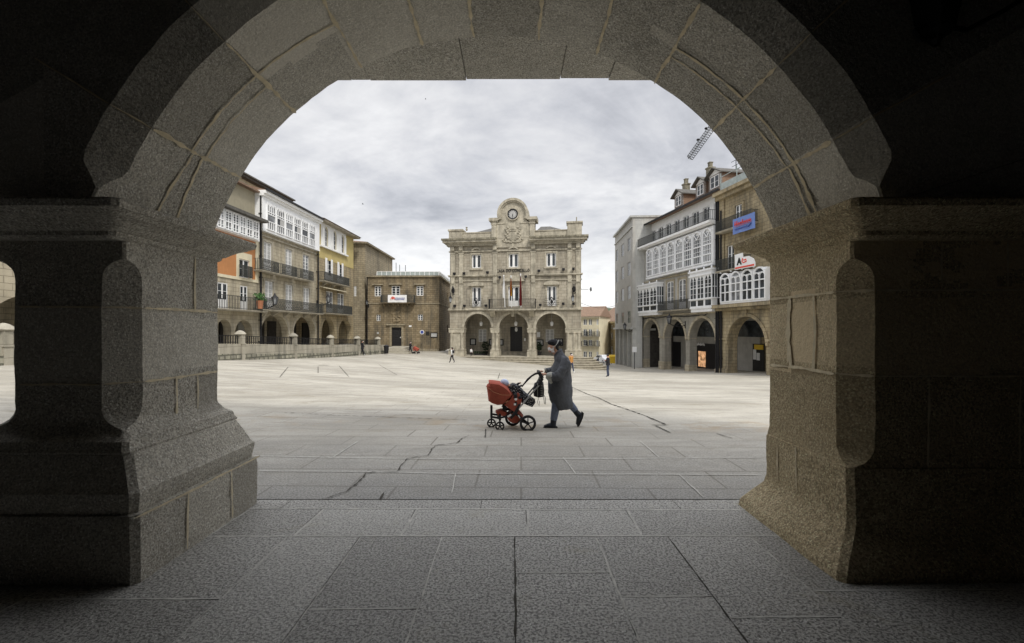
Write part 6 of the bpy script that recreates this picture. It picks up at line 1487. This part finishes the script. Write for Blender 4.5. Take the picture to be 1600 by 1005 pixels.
# birds
for k, (px, py, d) in enumerate(((567, 319, 60), (665, 155, 75))):
    q = P(px, py, d); m = MB(); m.ell((0, 0, 0), .12, .04, .04); m.add([(-.03, 0, .02), (.06, 0, .02), (.02, .22, .08), (-.04, .2, .08)], [(0, 1, 2, 3)]); m.add([(-.03, 0, .02), (.06, 0, .02), (.02, -.22, .08), (-.04, -.2, .08)], [(0, 1, 2, 3)])
    o = m.build('bird', MT['blackc'], loc=q); tag(o, ('tiny dark bird low in the sky between the left row and the town hall', 'tiny dark bird high in the sky near the top of the arch')[k], 'bird')
# ================================================================ PEOPLE
def skin_mesh(J, E, root, sub=2):
    names = list(J); me = bpy.data.meshes.new('t'); me.from_pydata([J[n][0] for n in names], [(names.index(a), names.index(b)) for a, b in E], [])
    o = bpy.data.objects.new('t', me); COL.objects.link(o); o.modifiers.new('s', 'SKIN')
    sv_ = me.skin_vertices[0].data
    for i, n in enumerate(names): 
        r = J[n][1]; r = r if isinstance(r, tuple) else (r, r); sv_[i].radius = r; sv_[i].use_root = (n == root)
    s_ = o.modifiers.new('u', 'SUBSURF'); s_.levels = sub; s_.render_levels = sub
    dg = bpy.context.evaluated_depsgraph_get(); dg.update(); r_ = bpy.data.meshes.new_from_object(o.evaluated_get(dg)); bpy.data.objects.remove(o); return r_
def seg_dist(p, a, b):
    ab = b-a; t = max(0, min(1, (p-a).dot(ab)/max(ab.length_squared, 1e-9))); return (p-a-ab*t).length
def person(lab, loc, rz, h, pose, top, bot, shoe, hairm, sleeves=True, extra=None, mask=True, female=False):
    t = thing('person', lab, 'person', loc, rz)
    D = dict(pelvis=(0, 0, .52), waist=(0, 0, .60), chest=(0, 0, .73), neck=(0, 0, .83), head0=(.012, 0, .88), head1=(.02, 0, .935),
             sl=(0, .095, .80), el=(.01, .125, .64), wl=(.04, .125, .50), hl=(.05, .12, .455), sr=(0, -.095, .80), er=(.01, -.125, .64), wr=(.04, -.125, .50), hr=(.05, -.12, .455),
             pl=(0, .05, .50), kl=(.01, .055, .28), al=(-.01, .055, .05), tl=(.09, .06, .02), pr=(0, -.05, .50), kr=(.01, -.055, .28), ar=(-.01, -.055, .05), tr=(.09, -.06, .02))
    D.update(pose); Rr = dict(pelvis=(.085, .06), waist=(.075, .055), chest=(.09, .062), neck=.032, head0=.052, head1=.055, sl=.045, el=.032, wl=.024, hl=.022, sr=.045, er=.032, wr=.024, hr=.022,
             pl=.058, kl=.04, al=.028, tl=.024, pr=.058, kr=.04, ar=.028, tr=.024)
    J = {k: (Vector(D[k])*h, (Rr[k][0]*h, Rr[k][1]*h) if isinstance(Rr[k], tuple) else Rr[k]*h) for k in D}
    E = [('pelvis', 'waist'), ('waist', 'chest'), ('chest', 'neck'), ('neck', 'head0'), ('head0', 'head1'), ('chest', 'sl'), ('sl', 'el'), ('el', 'wl'), ('wl', 'hl'), ('chest', 'sr'), ('sr', 'er'), ('er', 'wr'), ('wr', 'hr'), ('pelvis', 'pl'), ('pl', 'kl'), ('kl', 'al'), ('al', 'tl'), ('pelvis', 'pr'), ('pr', 'kr'), ('kr', 'ar'), ('ar', 'tr')]
    me = skin_mesh(J, E, 'pelvis'); mats = [top, bot, MT['skin'], shoe]; 
    for m_ in mats: me.materials.append(m_)
    part = {}
    for a, b in E:
        if b in ('head0', 'head1', 'neck', 'hl', 'hr'): k = 2 if b != 'neck' else 0
        elif b in ('tl', 'tr'): k = 3
        elif b in ('pl', 'kl', 'al', 'pr', 'kr', 'ar'): k = 1
        else: k = 0
        part[(a, b)] = k
    for p in me.polygons:
        c = p.center; b_ = min(E, key=lambda e: seg_dist(c, J[e[0]][0], J[e[1]][0])/(.5+2*(J[e[1]][1] if not isinstance(J[e[1]][1], tuple) else J[e[1]][1][0])))
        p.material_index = part[b_]; p.use_smooth = True
    o = bpy.data.objects.new('body', me); COL.objects.link(o); o.parent = t
    hc = (J['head0'][0]+J['head1'][0])/2; fwd = Vector((1, 0, 0))
    m = MB(); m.ell(hc+Vector((-.014*h, 0, .022*h)), .056*h, .056*h, .055*h); 
    if female: m.ell(hc+Vector((-.045*h, 0, -.02*h)), .03*h, .045*h, .06*h)
    m.build('hair', hairm, t, smooth=True)
    if mask: m = MB(); m.ell(hc+Vector((.040*h, 0, -.014*h)), .024*h, .034*h, .028*h); m.build('face_mask', MT['mask'], t, smooth=True)
    if extra: extra(t, h)
    return t
walk = dict(kl=(.07, .05, .29), al=(.13, .055, .07), tl=(.20, .06, .03), kr=(-.02, -.05, .28), ar=(-.14, -.055, .09), tr=(-.07, -.055, .02), el=(-.06, .12, .65), wl=(-.04, .13, .52), hl=(-.02, .13, .47), er=(.03, -.12, .65), wr=(.11, -.11, .54), hr=(.14, -.1, .5))
stand = dict(kl=(.02, .06, .28), al=(.0, .08, .05), tl=(.08, .1, .02), ar=(-.03, -.05, .05), tr=(.05, -.07, .02))
phone = dict(el=(.0, .13, .65), wl=(.11, .08, .68), hl=(.15, .05, .70), er=(0, -.13, .65), wr=(.1, -.09, .67), hr=(.14, -.06, .69), head1=(.035, 0, .93))
def ground_at(px, d): x = (px-800)/F*d; return (x, d, G(x, d))
def bag(mt): 
    def f(t, h): m = MB(); m.box(-.12*h, -.05*h, -.07*h, .07*h, .62*h, .8*h); m.build('backpack', mt, t)
    return f
def coatf(mt, z0=.42):
    def f(t, h):
        m = MB(); m.loft([[(rx*h*math.cos(a), ry*h*math.sin(a), z*h) for a in [2*PI*k/14 for k in range(14)]] for z, rx, ry in ((z0, .10, .12), (.52, .092, .112), (.62, .082, .10), (.73, .085, .11), (.80, .07, .1), (.83, .04, .045))]); m.build('jacket', mt, t, smooth=True)
    return f
person('person in white and black top walking left, arm on hip, before the town hall', ground_at(706.5, 49), PI-.5, 1.7, {**walk, 'er': (-.02, -.17, .66), 'wr': (.05, -.1, .58), 'hr': (.06, -.07, .57)}, MT['greyj'], MT['blackc'], MT['blackc'], MT['hair'], extra=bag(MT['blackc']), female=True)
person('small child in white top standing under the left arch of the town hall', (H.p0.x+H.u.x*H.U(736.3, 1.0)+H.n.x*1.0, H.p0.y+H.u.y*H.U(736.3, 1.0)+H.n.y*1.0, -1.9), -1.2, 1.12, stand, MT['greyj'], MT['blackc'], MT['blackc'], MT['hair'], female=True)
person('person in orange jacket and jeans walking behind the woman in the long coat', ground_at(892.5, 37.8), -PI/2+.5, 1.68, walk, MT['orangej'], MT['jean'], MT['greyj'], MT['hair'])
def bl(t, h):
    coatf(MT['blackc'], .5)(t, h)
person('person in black jacket and jeans standing alone at the right of the square', ground_at(950, 34), PI-.35, 1.70, {**stand, **phone}, MT['blackc'], MT['jean'], MT['blackc'], MT['hair'], extra=bl)
person('person in black walking along the low wall on the left', ground_at(566, 49.5), .6, 1.66, walk, MT['blackc'], MT['blackc'], MT['greyj'], MT['hair'], extra=coatf(MT['blackc'], .4))
q = ground_at(641, 61)
person('person in black pushing a small red pushchair before the stone house', q, -.2, 1.62, {**walk, 'er': (.06, -.11, .66), 'wr': (.18, -.09, .60), 'hr': (.21, -.08, .60), 'el': (.06, .11, .66), 'wl': (.18, .09, .60), 'hl': (.21, .08, .60)}, MT['blackc'], MT['blackc'], MT['blackc'], MT['hair'], extra=coatf(MT['blackc'], .4))
t = thing('pushchair', 'small red pushchair in the distance before the stone house', 'pushchair', (q[0]+.75, q[1], q[2]), -.2)
m = MB(); m.loft([[(x, y, z) for x, z in ((-.3, .4), (.25, .35), (.45, .6), (.2, .75), (-.15, .95), (-.35, .8))] for y in (-.22, .22)]); m.build('seat', MT['red'], t); m = MB()
for y in (-.24, .24): m.tube([(-.45, y, 1.0), (.35, y, .1)], .02, 6); m.tube([(-.25, y, .12), (.1, y, .5)], .02, 6)
m.tube([(-.45, -.24, 1.0), (-.45, .24, 1.0)], .02, 6); m.build('frame', MT['iron'], t)
for x in (-.28, .35):
    for y in (-.25, .25): m = MB(); m.lathe([(.03, -.02), (.12, -.02), (.12, .02), (.03, .02)], (x, y, .12), 12, M=Matrix.Rotation(PI/2, 4, 'X')); m.build('wheel', MT['rubber'], t)

# ---------------------------------------------------------------- the woman in the long coat
k8 = 8.55/F; YW = 8.5
WX, WZ = (872-800)*k8, -.105
wo_ = thing('person', 'woman in long charcoal coat, black cap and white mask pushing the red pram', 'person', (WX, YW, WZ))
def wp(px, py, y=0.0): return Vector(((px-800)*k8-WX, y, EYE-(py-HZ)*k8-WZ))
Jw = dict(pelvis=(wp(880, 594), (.15, .12)), waist=(wp(881, 583), (.13, .11)), chest=(wp(881, 568), (.15, .12)), neck=(wp(872, 555), .055), head0=(wp(866, 547), .075), head1=(wp(864, 538), .085),
    sl=(wp(882, 562, .19), .07), el=(wp(868, 583, .26), .05), wl=(wp(851, 583.5, .19), .03), sr=(wp(880, 562, -.19), .07), er=(wp(870, 586, -.27), .05), wr=(wp(855, 584, -.20), .03),
    pl=(wp(880, 598, .08), .10), kl=(wp(887, 628, .08), .062), al=(wp(901, 644, .07), .042), pr=(wp(877, 598, -.08), .10), kr=(wp(868, 630, -.09), .062), ar=(wp(863.5, 656, -.09), .042))
Ew = [('pelvis', 'waist'), ('waist', 'chest'), ('chest', 'neck'), ('neck', 'head0'), ('head0', 'head1'), ('chest', 'sl'), ('sl', 'el'), ('el', 'wl'), ('chest', 'sr'), ('sr', 'er'), ('er', 'wr'), ('pelvis', 'pl'), ('pl', 'kl'), ('kl', 'al'), ('pelvis', 'pr'), ('pr', 'kr'), ('kr', 'ar')]
me = skin_mesh(Jw, Ew, 'pelvis'); bm = bmesh.new(); bm.from_mesh(me)
nbody = len(bm.faces)
xm = MB()
# face details joined into the body: nose, brow, chin, ears, neck
hc = wp(864.5, 541.5)
xm.ell(hc, .088, .074, .115, 0, 20, 14); xm.ell(hc+Vector((-.088, 0, -.01)), .022, .016, .028); xm.ell(hc+Vector((-.055, 0, -.075)), .04, .045, .035)
for s_ in (-1, 1): xm.ell(hc+Vector((.01, s_*.074, -.005)), .018, .01, .03)
def hand(m, wrist, s_):     # palm, four curled fingers of unequal length and a thumb closing on the bar
    p0 = Vector(wrist); pal = p0+Vector((-.055, 0, .012))
    m.ell(pal, .048, .040, .020)
    for i, L_ in enumerate((.030, .036, .034, .027)):
        y = (i-1.5)*.019; b = pal+Vector((-.038, y, .008)); k1 = b+Vector((-L_*.9, 0, -.006)); k2 = k1+Vector((-L_*.15, 0, -L_*.95)); k3 = k2+Vector((L_*.7, 0, -L_*.35))
        m.tube([b+Vector((.015, 0, 0)), b, k1, k2, k3], [.0095, .0095, .0088, .0078, .0062], 8)
    b = pal+Vector((.0, s_*.034, -.004)); m.tube([b, b+Vector((-.024, s_*.006, -.018)), b+Vector((-.046, -s_*.006, -.03)), b+Vector((-.058, -s_*.012, -.036))], [.012, .0105, .009, .007], 8)
hand(xm, wp(850.5, 582.5, .19), 1); hand(xm, wp(853.5, 583.5, -.20), -1)
o_ = xm.build('tmp', MT['skin'], smooth=True)
bm.from_mesh(o_.data); bpy.data.objects.remove(o_)
bm.to_mesh(me); bm.free()
for m_ in (MT['coat'], MT['pants'], MT['skin']): me.materials.append(m_)
for i, p in enumerate(me.polygons):
    p.use_smooth = True
    if i >= nbody: p.material_index = 2; continue
    c = p.center; b_ = min(Ew, key=lambda e: seg_dist(c, Jw[e[0]][0], Jw[e[1]][0]))
    p.material_index = 2 if b_[1] in ('head0', 'head1', 'wl', 'wr') else (1 if b_[1] in ('pl', 'kl', 'al', 'pr', 'kr', 'ar') else 0)
o = bpy.data.objects.new('body', me); COL.objects.link(o); o.parent = wo_
def ringE(c, rx, ry, n=28, wob=0.0, ph=0): return [Vector((c.x+rx*math.cos(a)*(1+wob*math.sin(5*a+ph)), c.y+ry*math.sin(a)*(1+wob*math.sin(4*a+ph*1.3)), c.z)) for a in [2*PI*k/n for k in range(n)]]
m = MB(); rg = []
prof = [(545.5, 869, 877.5, .07), (550, 867, 879.5, .092), (553.5, 866.5, 881.5, .11), (557.5, 866, 885.5, .155), (561, 866, 888, .19), (566, 865, 890, .215), (573, 862, 891.2, .225), (582, 858.5, 891.5, .235), (592, 856, 892, .245), (602, 855, 892.6, .25), (612, 856, 893.3, .255), (622, 859, 893.8, .255), (631, 863, 894, .25), (637, 866, 893.5, .245), (638.5, 868, 892.5, .235)]
for i, (y, xa, xb, ry) in enumerate(prof):
    c = wp((xa+xb)/2, y); rr = ringE(c, (xb-xa)/2*k8, ry, 36, .012+.028*max(0, i-5)/8, i*.25)
    if i >= 9: rr = [p+Vector((0, 0, (p.x-c.x)*.18*(i-8)/5)) for p in rr]
    rg.append(rr)
m.loft(rg, 0, True)
def sleeve(m, a, b, c, r0, r1, r2):
    pts = []; rr = []
    for i in range(13):
        t_ = i/12; p = a*(1-t_)**2+b*2*t_*(1-t_)+c*t_**2; pts.append(p+Vector((0, 0, .006*math.sin(i*2.1)))); rr.append((r0*(1-t_)+r1*t_ if t_ < .6 else (r0*.4+r1*.6)*(1-(t_-.6)/.4)+r2*(t_-.6)/.4)*(1+.05*math.sin(i*1.9)))
    m.tube(pts, rr, 16)
sleeve(m, wp(882, 563, -.16), wp(874, 590, -.30), wp(857.5, 586.5, -.21), .09, .088, .078)
sleeve(m, wp(883, 563, .17), wp(872, 588, .33), wp(853, 580.5, .20), .09, .085, .07)
# collar
m.tube([wp(866, 555, -.03), wp(868.5, 550.5, -.075), wp(875, 547, -.075), wp(878, 546, 0), wp(875, 547, .075), wp(868.5, 550.5, .075), wp(866, 555, .03)], .024, 8)
# folds running down the coat front and side
for (x0, y0, x1, y1, yy) in ((869, 562, 861, 600, -.2), (873, 560, 866, 590, -.215), (889, 575, 891, 625, -.15)): pass
coat = m.build('long_coat', MT['coat'], wo_, smooth=True, sharp=60)
sb = coat.modifiers.new('s', 'SUBSURF'); sb.levels = 1; sb.render_levels = 2
tx = bpy.data.textures.new('folds', 'CLOUDS'); tx.noise_scale = .16; tx.noise_depth = 2
dm = coat.modifiers.new('d', 'DISPLACE'); dm.texture = tx; dm.strength = .05; dm.mid_level = .5
m = MB(); m.tube([wp(861, 587, -.215), wp(857, 586, -.212), wp(852, 584.5, -.205)], [.082, .088, .05], 14); 
m.loft([[wp(x, y, yy) for x, y in ((850, 583), (857, 585), (861, 595), (858, 597), (853, 591))] for yy in (-.29, -.27)]); m.build('turned_cuff', MT['lining'], wo_, smooth=True)
m = MB(); m.tube([wp(854.5, 580, .19), wp(852, 580.5, .19)], [.06, .05], 12); m.build('turned_cuff', MT['lining'], wo_, smooth=True)
m = MB(); m.tube([wp(880, 600, -.08), wp(868, 629, -.09), wp(864, 654, -.09)], [.12, .082, .062], 14); m.tube([wp(882, 602, .08), wp(887.5, 628, .08), wp(899.5, 642, .07)], [.12, .08, .058], 14); m.build('trousers', MT['pants'], wo_, smooth=True)
m = MB(); m.tube([wp(864, 652, -.09), wp(863.5, 658, -.09), wp(862.5, 663, -.09)], [.058, .055, .062], 14); m.tube([wp(866.5, 663.5, -.09), wp(861, 662.8, -.09), wp(855, 663.5, -.095), wp(849.5, 664.8, -.10)], [.05, .06, .05, .034], 14); m.build('boot', MT['boot'], wo_, smooth=True)
m = MB(); m.loft([[wp(x, y, yy) for x, y in ((869.5, 664), (869.5, 667.2), (848.3, 667.2), (848, 665.2))] for yy in (-.145, -.05)]); m.build('sole', MT['rubber'], wo_)
m = MB(); m.tube([wp(898, 640.5, .07), wp(901, 645, .07), wp(905, 649, .07)], [.056, .054, .062], 14); m.tube([wp(908.5, 646.5, .07), wp(906, 653, .07), wp(904.5, 659, .075), wp(902.8, 664, .08)], [.052, .06, .05, .034], 14); m.build('boot', MT['boot'], wo_, smooth=True)
m = MB(); m.loft([[wp(x, y, yy) for x, y in ((909.5, 643.5), (912, 645.5), (909.5, 655), (905.5, 664.5), (902.5, 667), (902, 665.5), (906.5, 655))] for yy in (.02, .12)]); m.build('sole', MT['rubber'], wo_)
m = MB(); m.ell(hc+Vector((.012, 0, .055)), .105, .088, .082, M=Matrix.Rotation(.25, 4, 'Y')); m.ell(hc+Vector((-.03, 0, .075)), .085, .08, .05); m.ell(hc+Vector((.115, 0, .065)), .045, .045, .045)
m.build('cap', MT['blackc'], wo_, smooth=True)
m = MB(); m.ell(hc+Vector((.04, 0, .0)), .06, .078, .08); m.ell(hc+Vector((.05, 0, -.055)), .05, .062, .06); m.build('hair', MT['hair'], wo_, smooth=True)
m = MB(); m.loft([[hc+Vector((x, y*w_, z)) for x, z in ((.0-.082*(1-abs(y)**2), .01), (-.0-.105*(1-abs(y)**2), -.03), (.0-.095*(1-abs(y)**2), -.07), (.02-.06*(1-abs(y)**2), -.105))] for y, w_ in [(-1+2*k/10, .078) for k in range(11)]], 0, False, close=False)
m.build('face_mask', MT['mask'], wo_, smooth=True)
m = MB()
for s_ in (-1, 1): m.tube([hc+Vector((-.03, s_*.078, -.01)), hc+Vector((.02, s_*.085, .01)), hc+Vector((.06, s_*.075, .06)), hc+Vector((.085, s_*.05, .10))], .007, 6)
m.tube([hc+Vector((.06, -.07, .07)), hc+Vector((.09, -.04, .11)), hc+Vector((.09, .04, .11)), hc+Vector((.06, .07, .07))], .009, 6); m.build('mask_strap', MT['curtain'], wo_, smooth=True)

# ---------------------------------------------------------------- the red pram
ks = 8.25/F; SX = (800-800)*ks; YS = 8.3
pr = thing('pram', 'red pram with silver bar, black wheels and hanging bags pushed by the woman', 'pram', (SX, YS, -.10))
def sp(px, py, y=0.0): return Vector(((px-800)*ks-SX, y, EYE-(py-HZ)*ks+.10))
def wheel(px, py, y, r_, n=5):
    c = sp(px, py, y); c.z = r_+.004 if True else c.z; M_ = Matrix.Rotation(PI/2, 4, 'X')
    m = MB(); m.lathe([(r_*.76, -.018), (r_*.9, -.024), (r_, -.012), (r_, .012), (r_*.9, .024), (r_*.76, .018), (r_*.76, -.018)], c, 28, M=M_); m.f = m.f[:-2]; m.m = m.m[:-2]; w = m.build('wheel', MT['rubber'], pr, smooth=True)
    m = MB(); m.lathe([(.012, -.022), (r_*.2, -.022), (r_*.2, .022), (.012, .022)], c, 12, M=M_); m.arc(c.x, c.z, r_*.70, r_*.77, c.y-.016, c.y+.016, 0, 2*PI, 28)
    for k in range(n): a = 2*PI*k/n+.3; m.bar(c, c+Vector((math.cos(a)*r_*.72, 0, math.sin(a)*r_*.72)), .024 if r_ > .1 else .018, .018)
    m.build('rim', MT['rubber'], w); return c
YNr, YFr = -.16, .30
c1 = wheel(824.3, 661, YNr-.05, .146); c2 = wheel(801.3, 655, YFr, .146); c3 = wheel(781.2, 668.5, -.13, .082); c4 = wheel(767.2, 663.5, .14, .082)
m = MB()
m.bar(c1, c2, .03); m.bar(c3+Vector((0, .04, 0)), c3+Vector((0, .02, .11)), .03); m.bar(c4+Vector((0, -.04, 0)), c4+Vector((0, -.02, .11)), .03)
m.tube([c3+Vector((0, .02, .10)), c3+Vector((0, .02, .22))], .022, 8); m.tube([c4+Vector((0, -.02, .10)), c4+Vector((0, -.02, .33))], .022, 8)
for y in (-.13, .14): m.tube([sp(803, 641, y), sp(790, 650, y), sp(779, 652, y), sp(768, 650, y)], .018, 8)
m.tube([sp(778, 652, -.14), sp(778, 652, .16)], .018, 8); m.tube([sp(806, 645, -.16), c1+Vector((0, .03, 0))], .02, 8); m.tube([sp(806, 645, .2), c2+Vector((0, -.03, 0))], .02, 8)
m.tube([sp(806, 640, -.18), sp(806, 640, .22)], .022, 8)
for y in (-.17, .2): m.tube([sp(812, 630, y), sp(806, 642, y), sp(798, 652, y)], [.028, .032, .02], 8)
m.tube([sp(785, 634, 0), sp(792, 640, 0), sp(805, 640, 0)], .03, 8); m.box(*[v for v in (sp(785, 0, 0).x, sp(791, 0, 0).x, -.1, .1, sp(0, 640, 0).z, sp(0, 633, 0).z)])
m.tube([sp(847, 590, -.17), sp(841, 601, -.17)], .027, 8); m.tube([sp(847, 590, .2), sp(841, 601, .2)], .027, 8)
m.build('chassis', MT['rubber'], pr, smooth=True)
m = MB()
for y in (-.17, .20): m.bar(sp(842, 600, y), sp(809, 638, y), .045, .026)
m.build('silver_bar', MT['silver'], pr)
m = MB(); m.tube([sp(815, 603, -.19), sp(819, 598, -.19), sp(824.5, 591.5, -.19), sp(830, 586.5, -.19), sp(836, 583, -.18), sp(842, 582, -.18)], [.013, .013, .02, .016, .019, .018], 8)
m.tube([sp(842, 582, -.2), sp(843, 581.5, 0), sp(842, 582, .22)], .023, 8); m.tube([sp(842, 582, -.18), sp(847, 590, -.17)], .03, 8); m.tube([sp(842, 582, .2), sp(847, 590, .2)], .03, 8); m.build('handle', MT['rubber'], pr, smooth=True)
# hood and carry seat
m = MB(); N_ = 15; rings = []
hood = [(763.2, 594.6), (769, 594.8), (780, 596.5), (789, 601.5), (796, 607.5), (802, 615), (801, 619.5), (796, 622.5), (791, 628.5), (786, 632.3), (777, 633), (768.5, 630), (763, 626.5), (761.8, 616), (760, 604), (760.3, 602), (763.8, 599.2)]
for k in range(N_+1):
    y = -.21+.42*k/N_; f = math.sqrt(max(.0, 1-(2*k/N_-1)**2)); f = .80+.20*f; cx_, cy_ = 782, 614
    rings.append([sp(cx_+(x-cx_)*f, cy_+(yy-cy_)*f, y+.02) for x, yy in hood])
m.loft(rings, 0, True); hd = m.build('hood', MT['red'], pr, smooth=True, sharp=50)
m = MB(); m.tube([sp(760, 602, -.2), sp(772, 611, -.218), sp(785, 615.5, -.218), sp(800, 615.5, -.2)], .0055, 6); m.tube([sp(790, 627.5, -.205), sp(794.5, 624, -.205)], .011, 6); m.build('seam', MT['terracotta'], hd)
m = MB(); seat = [(788, 631), (797, 623), (803, 615), (810, 613), (815, 622), (813, 633), (806, 643), (798, 638)]
m.loft([[sp(x, y, yy) for x, y in seat] for yy in (-.18, -.1, 0, .1, .22)]); m.build('carry_seat', MT['red'], pr)
m = MB(); b_ = [(790.5, 648), (796, 644), (806, 641.5), (812, 642), (818, 650), (814, 655), (808, 660.5), (800, 661), (794, 657)]
rings = []
for k in range(7): y = -.15+.32*k/6; f = .85+.15*math.sin(PI*k/6); rings.append([sp(804+(x-804)*f, 651+(yy-651)*f, y) for x, yy in b_])
m.loft(rings); m.loft([[sp(x, y, yy) for x, y in ((774, 643), (783, 640.5), (792, 644), (790, 650), (779, 648))] for yy in (-.12, .12)]); m.build('under_basket', MT['red'], pr, smooth=True, sharp=50)
m = MB()
for (x, y, w_, h_, rot) in ((796, 647.5, .075, .03, .6), (811, 649, .06, .02, -1.0), (804.5, 630, .04, .035, 0)):
    M_ = Matrix.Translation(sp(x, y, -.187)) @ Matrix.Rotation(-rot, 4, 'Y'); m.box(-w_/2, w_/2, -.004, .004, -h_/2, h_/2, 0, M_)
m.lathe([(.002, -.006), (.025, -.006), (.025, .006), (.002, .006)], sp(806, 622, -.188), 14, M=Matrix.Rotation(PI/2, 4, 'X')); m.build('label_patch', MT['signwhite'], pr)
m = MB(); m.ell(sp(805.5, 618, -.15), .045, .05, .07); m.ell(sp(812, 620, -.16), .04, .03, .04); m.ell(sp(806, 629, -.15), .04, .04, .06); m.build('hinge', MT['rubber'], pr, smooth=True)
# what the pram carries
def loose(name, lab, cat, loc): return thing(name, lab, cat, tuple(loc))
base = Vector((SX, YS, -.10))
o_ = sp(826, 624, .02)+base; t = loose('padded_bag', 'black padded patterned bag lying at the foot end of the pram', 'bag', o_)
m = MB(); rings = []
for k in range(9): y = -.16+.32*k/8; f = .75+.25*math.sin(PI*k/8); rings.append([Vector(((x-826)*ks*f, y, -(yy-624)*ks*f)) for x, yy in ((814, 617), (820, 613.5), (828, 619), (836.5, 625), (837, 630), (832, 637), (824, 634), (815, 630))])
m.loft(rings); m.build('body', MT['patt'], t, smooth=True, sharp=60)
o_ = sp(842, 608, -.04)+base; t = loose('backpack', 'black backpack with light straps hanging from the pram handle', 'backpack', o_)
m = MB(); rings = []
for k in range(7): y = -.14+.28*k/6; f = .8+.2*math.sin(PI*k/6); rings.append([Vector(((x-841)*ks*f, y, -(yy-609)*ks*f)) for x, yy in ((834, 600), (840, 597), (848, 598), (849.5, 610), (849, 621), (840, 622.5), (833, 620), (832, 610))])
m.loft(rings); m.build('body', MT['blackc'], t, smooth=True, sharp=60)
m = MB(); 
for x in (838.3, 846.5): m.bar(Vector(((x-841)*ks, -.15, .12)), Vector(((x-841)*ks, -.15, -.13)), .014, .006)
for i in range(7): m.box((843-841)*ks, (846-841)*ks, -.153, -.146, .08-.03*i, .087-.03*i)
m.tube([Vector(((848-841)*ks, -.1, -.13)), Vector(((849-841)*ks, -.1, -.24)), Vector(((850.5-841)*ks, -.1, -.26)), Vector(((851-841)*ks, -.1, -.15)), Vector(((849-841)*ks, -.1, -.1))], .006, 6)
m.tube([Vector(((840-841)*ks, -.1, -.15)), Vector(((838-841)*ks, -.1, -.23)), Vector(((841-841)*ks, -.1, -.29)), Vector(((841.5-841)*ks, -.1, -.2))], .005, 6); m.tube([Vector((-.02, -.05, .14)), Vector((0, -.05, .24)), Vector((.03, -.05, .14))], .008, 6)
m.build('straps', MT['lining'], t)
# the baby: pale blue knitted cap showing above the hood, patterned suit
o_ = sp(795, 605, .02)+base; t = loose('person', 'baby lying in the red pram in pale blue cap and patterned suit', 'person', o_)
def bp(px, py, y=0): return Vector(((px-795)*ks, y, -(py-605)*ks))
Jb = dict(pelvis=(bp(812, 622), .055), chest=(bp(804, 611), .065), neck=(bp(798, 607), .03), head0=(bp(793, 604), .055), head1=(bp(788, 600), .055), sl=(bp(803, 608, .08), .03), el=(bp(808, 603, .12), .025), wl=(bp(812, 600, .06), .018), hl=(bp(814, 599, .04), .018), sr=(bp(803, 608, -.08), .03), er=(bp(809, 604, -.11), .025), wr=(bp(814, 603, -.06), .018), hr=(bp(816, 602, -.05), .018), kl=(bp(819, 618, .06), .035), al=(bp(822, 626, .06), .025), kr=(bp(819, 618, -.06), .035), ar=(bp(822, 626, -.06), .025))
me = skin_mesh(Jb, [('pelvis', 'chest'), ('chest', 'neck'), ('neck', 'head0'), ('head0', 'head1'), ('chest', 'sl'), ('sl', 'el'), ('el', 'wl'), ('wl', 'hl'), ('chest', 'sr'), ('sr', 'er'), ('er', 'wr'), ('wr', 'hr'), ('pelvis', 'kl'), ('kl', 'al'), ('pelvis', 'kr'), ('kr', 'ar')], 'pelvis')
me.materials.append(MT['patt']); me.materials.append(MT['skin'])
for p in me.polygons: p.use_smooth = True; p.material_index = 1 if (p.center-Jb['head0'][0]).length < .10 or min((p.center-Jb['hl'][0]).length, (p.center-Jb['hr'][0]).length) < .022 else 0
o = bpy.data.objects.new('body', me); COL.objects.link(o); o.parent = t
m = MB(); m.ell(bp(788.5, 599.2), .082, .078, .072, M=Matrix.Rotation(.6, 4, 'Y')); m.build('cap', MT['bluecap'], t, smooth=True)
o_ = sp(812, 607, .05)+base; t = loose('blanket', 'crumpled patterned blanket tucked around the baby in the pram', 'blanket', o_)
m = MB(); rings = []
for k in range(11):
    y = -.17+.34*k/10; rings.append([Vector(((x-812)*ks+.012*math.sin(k*2.1+i), y, -(yy-607)*ks+.015*math.sin(k*1.7+i*2))) for i, (x, yy) in enumerate(((795, 604), (801, 601), (806, 603), (811, 606), (816, 611), (822, 618), (818, 622), (806, 616), (797, 611)))])
m.loft(rings); m.build('cloth', MT['patt'], t, smooth=True)
print('objects', len(bpy.data.objects))
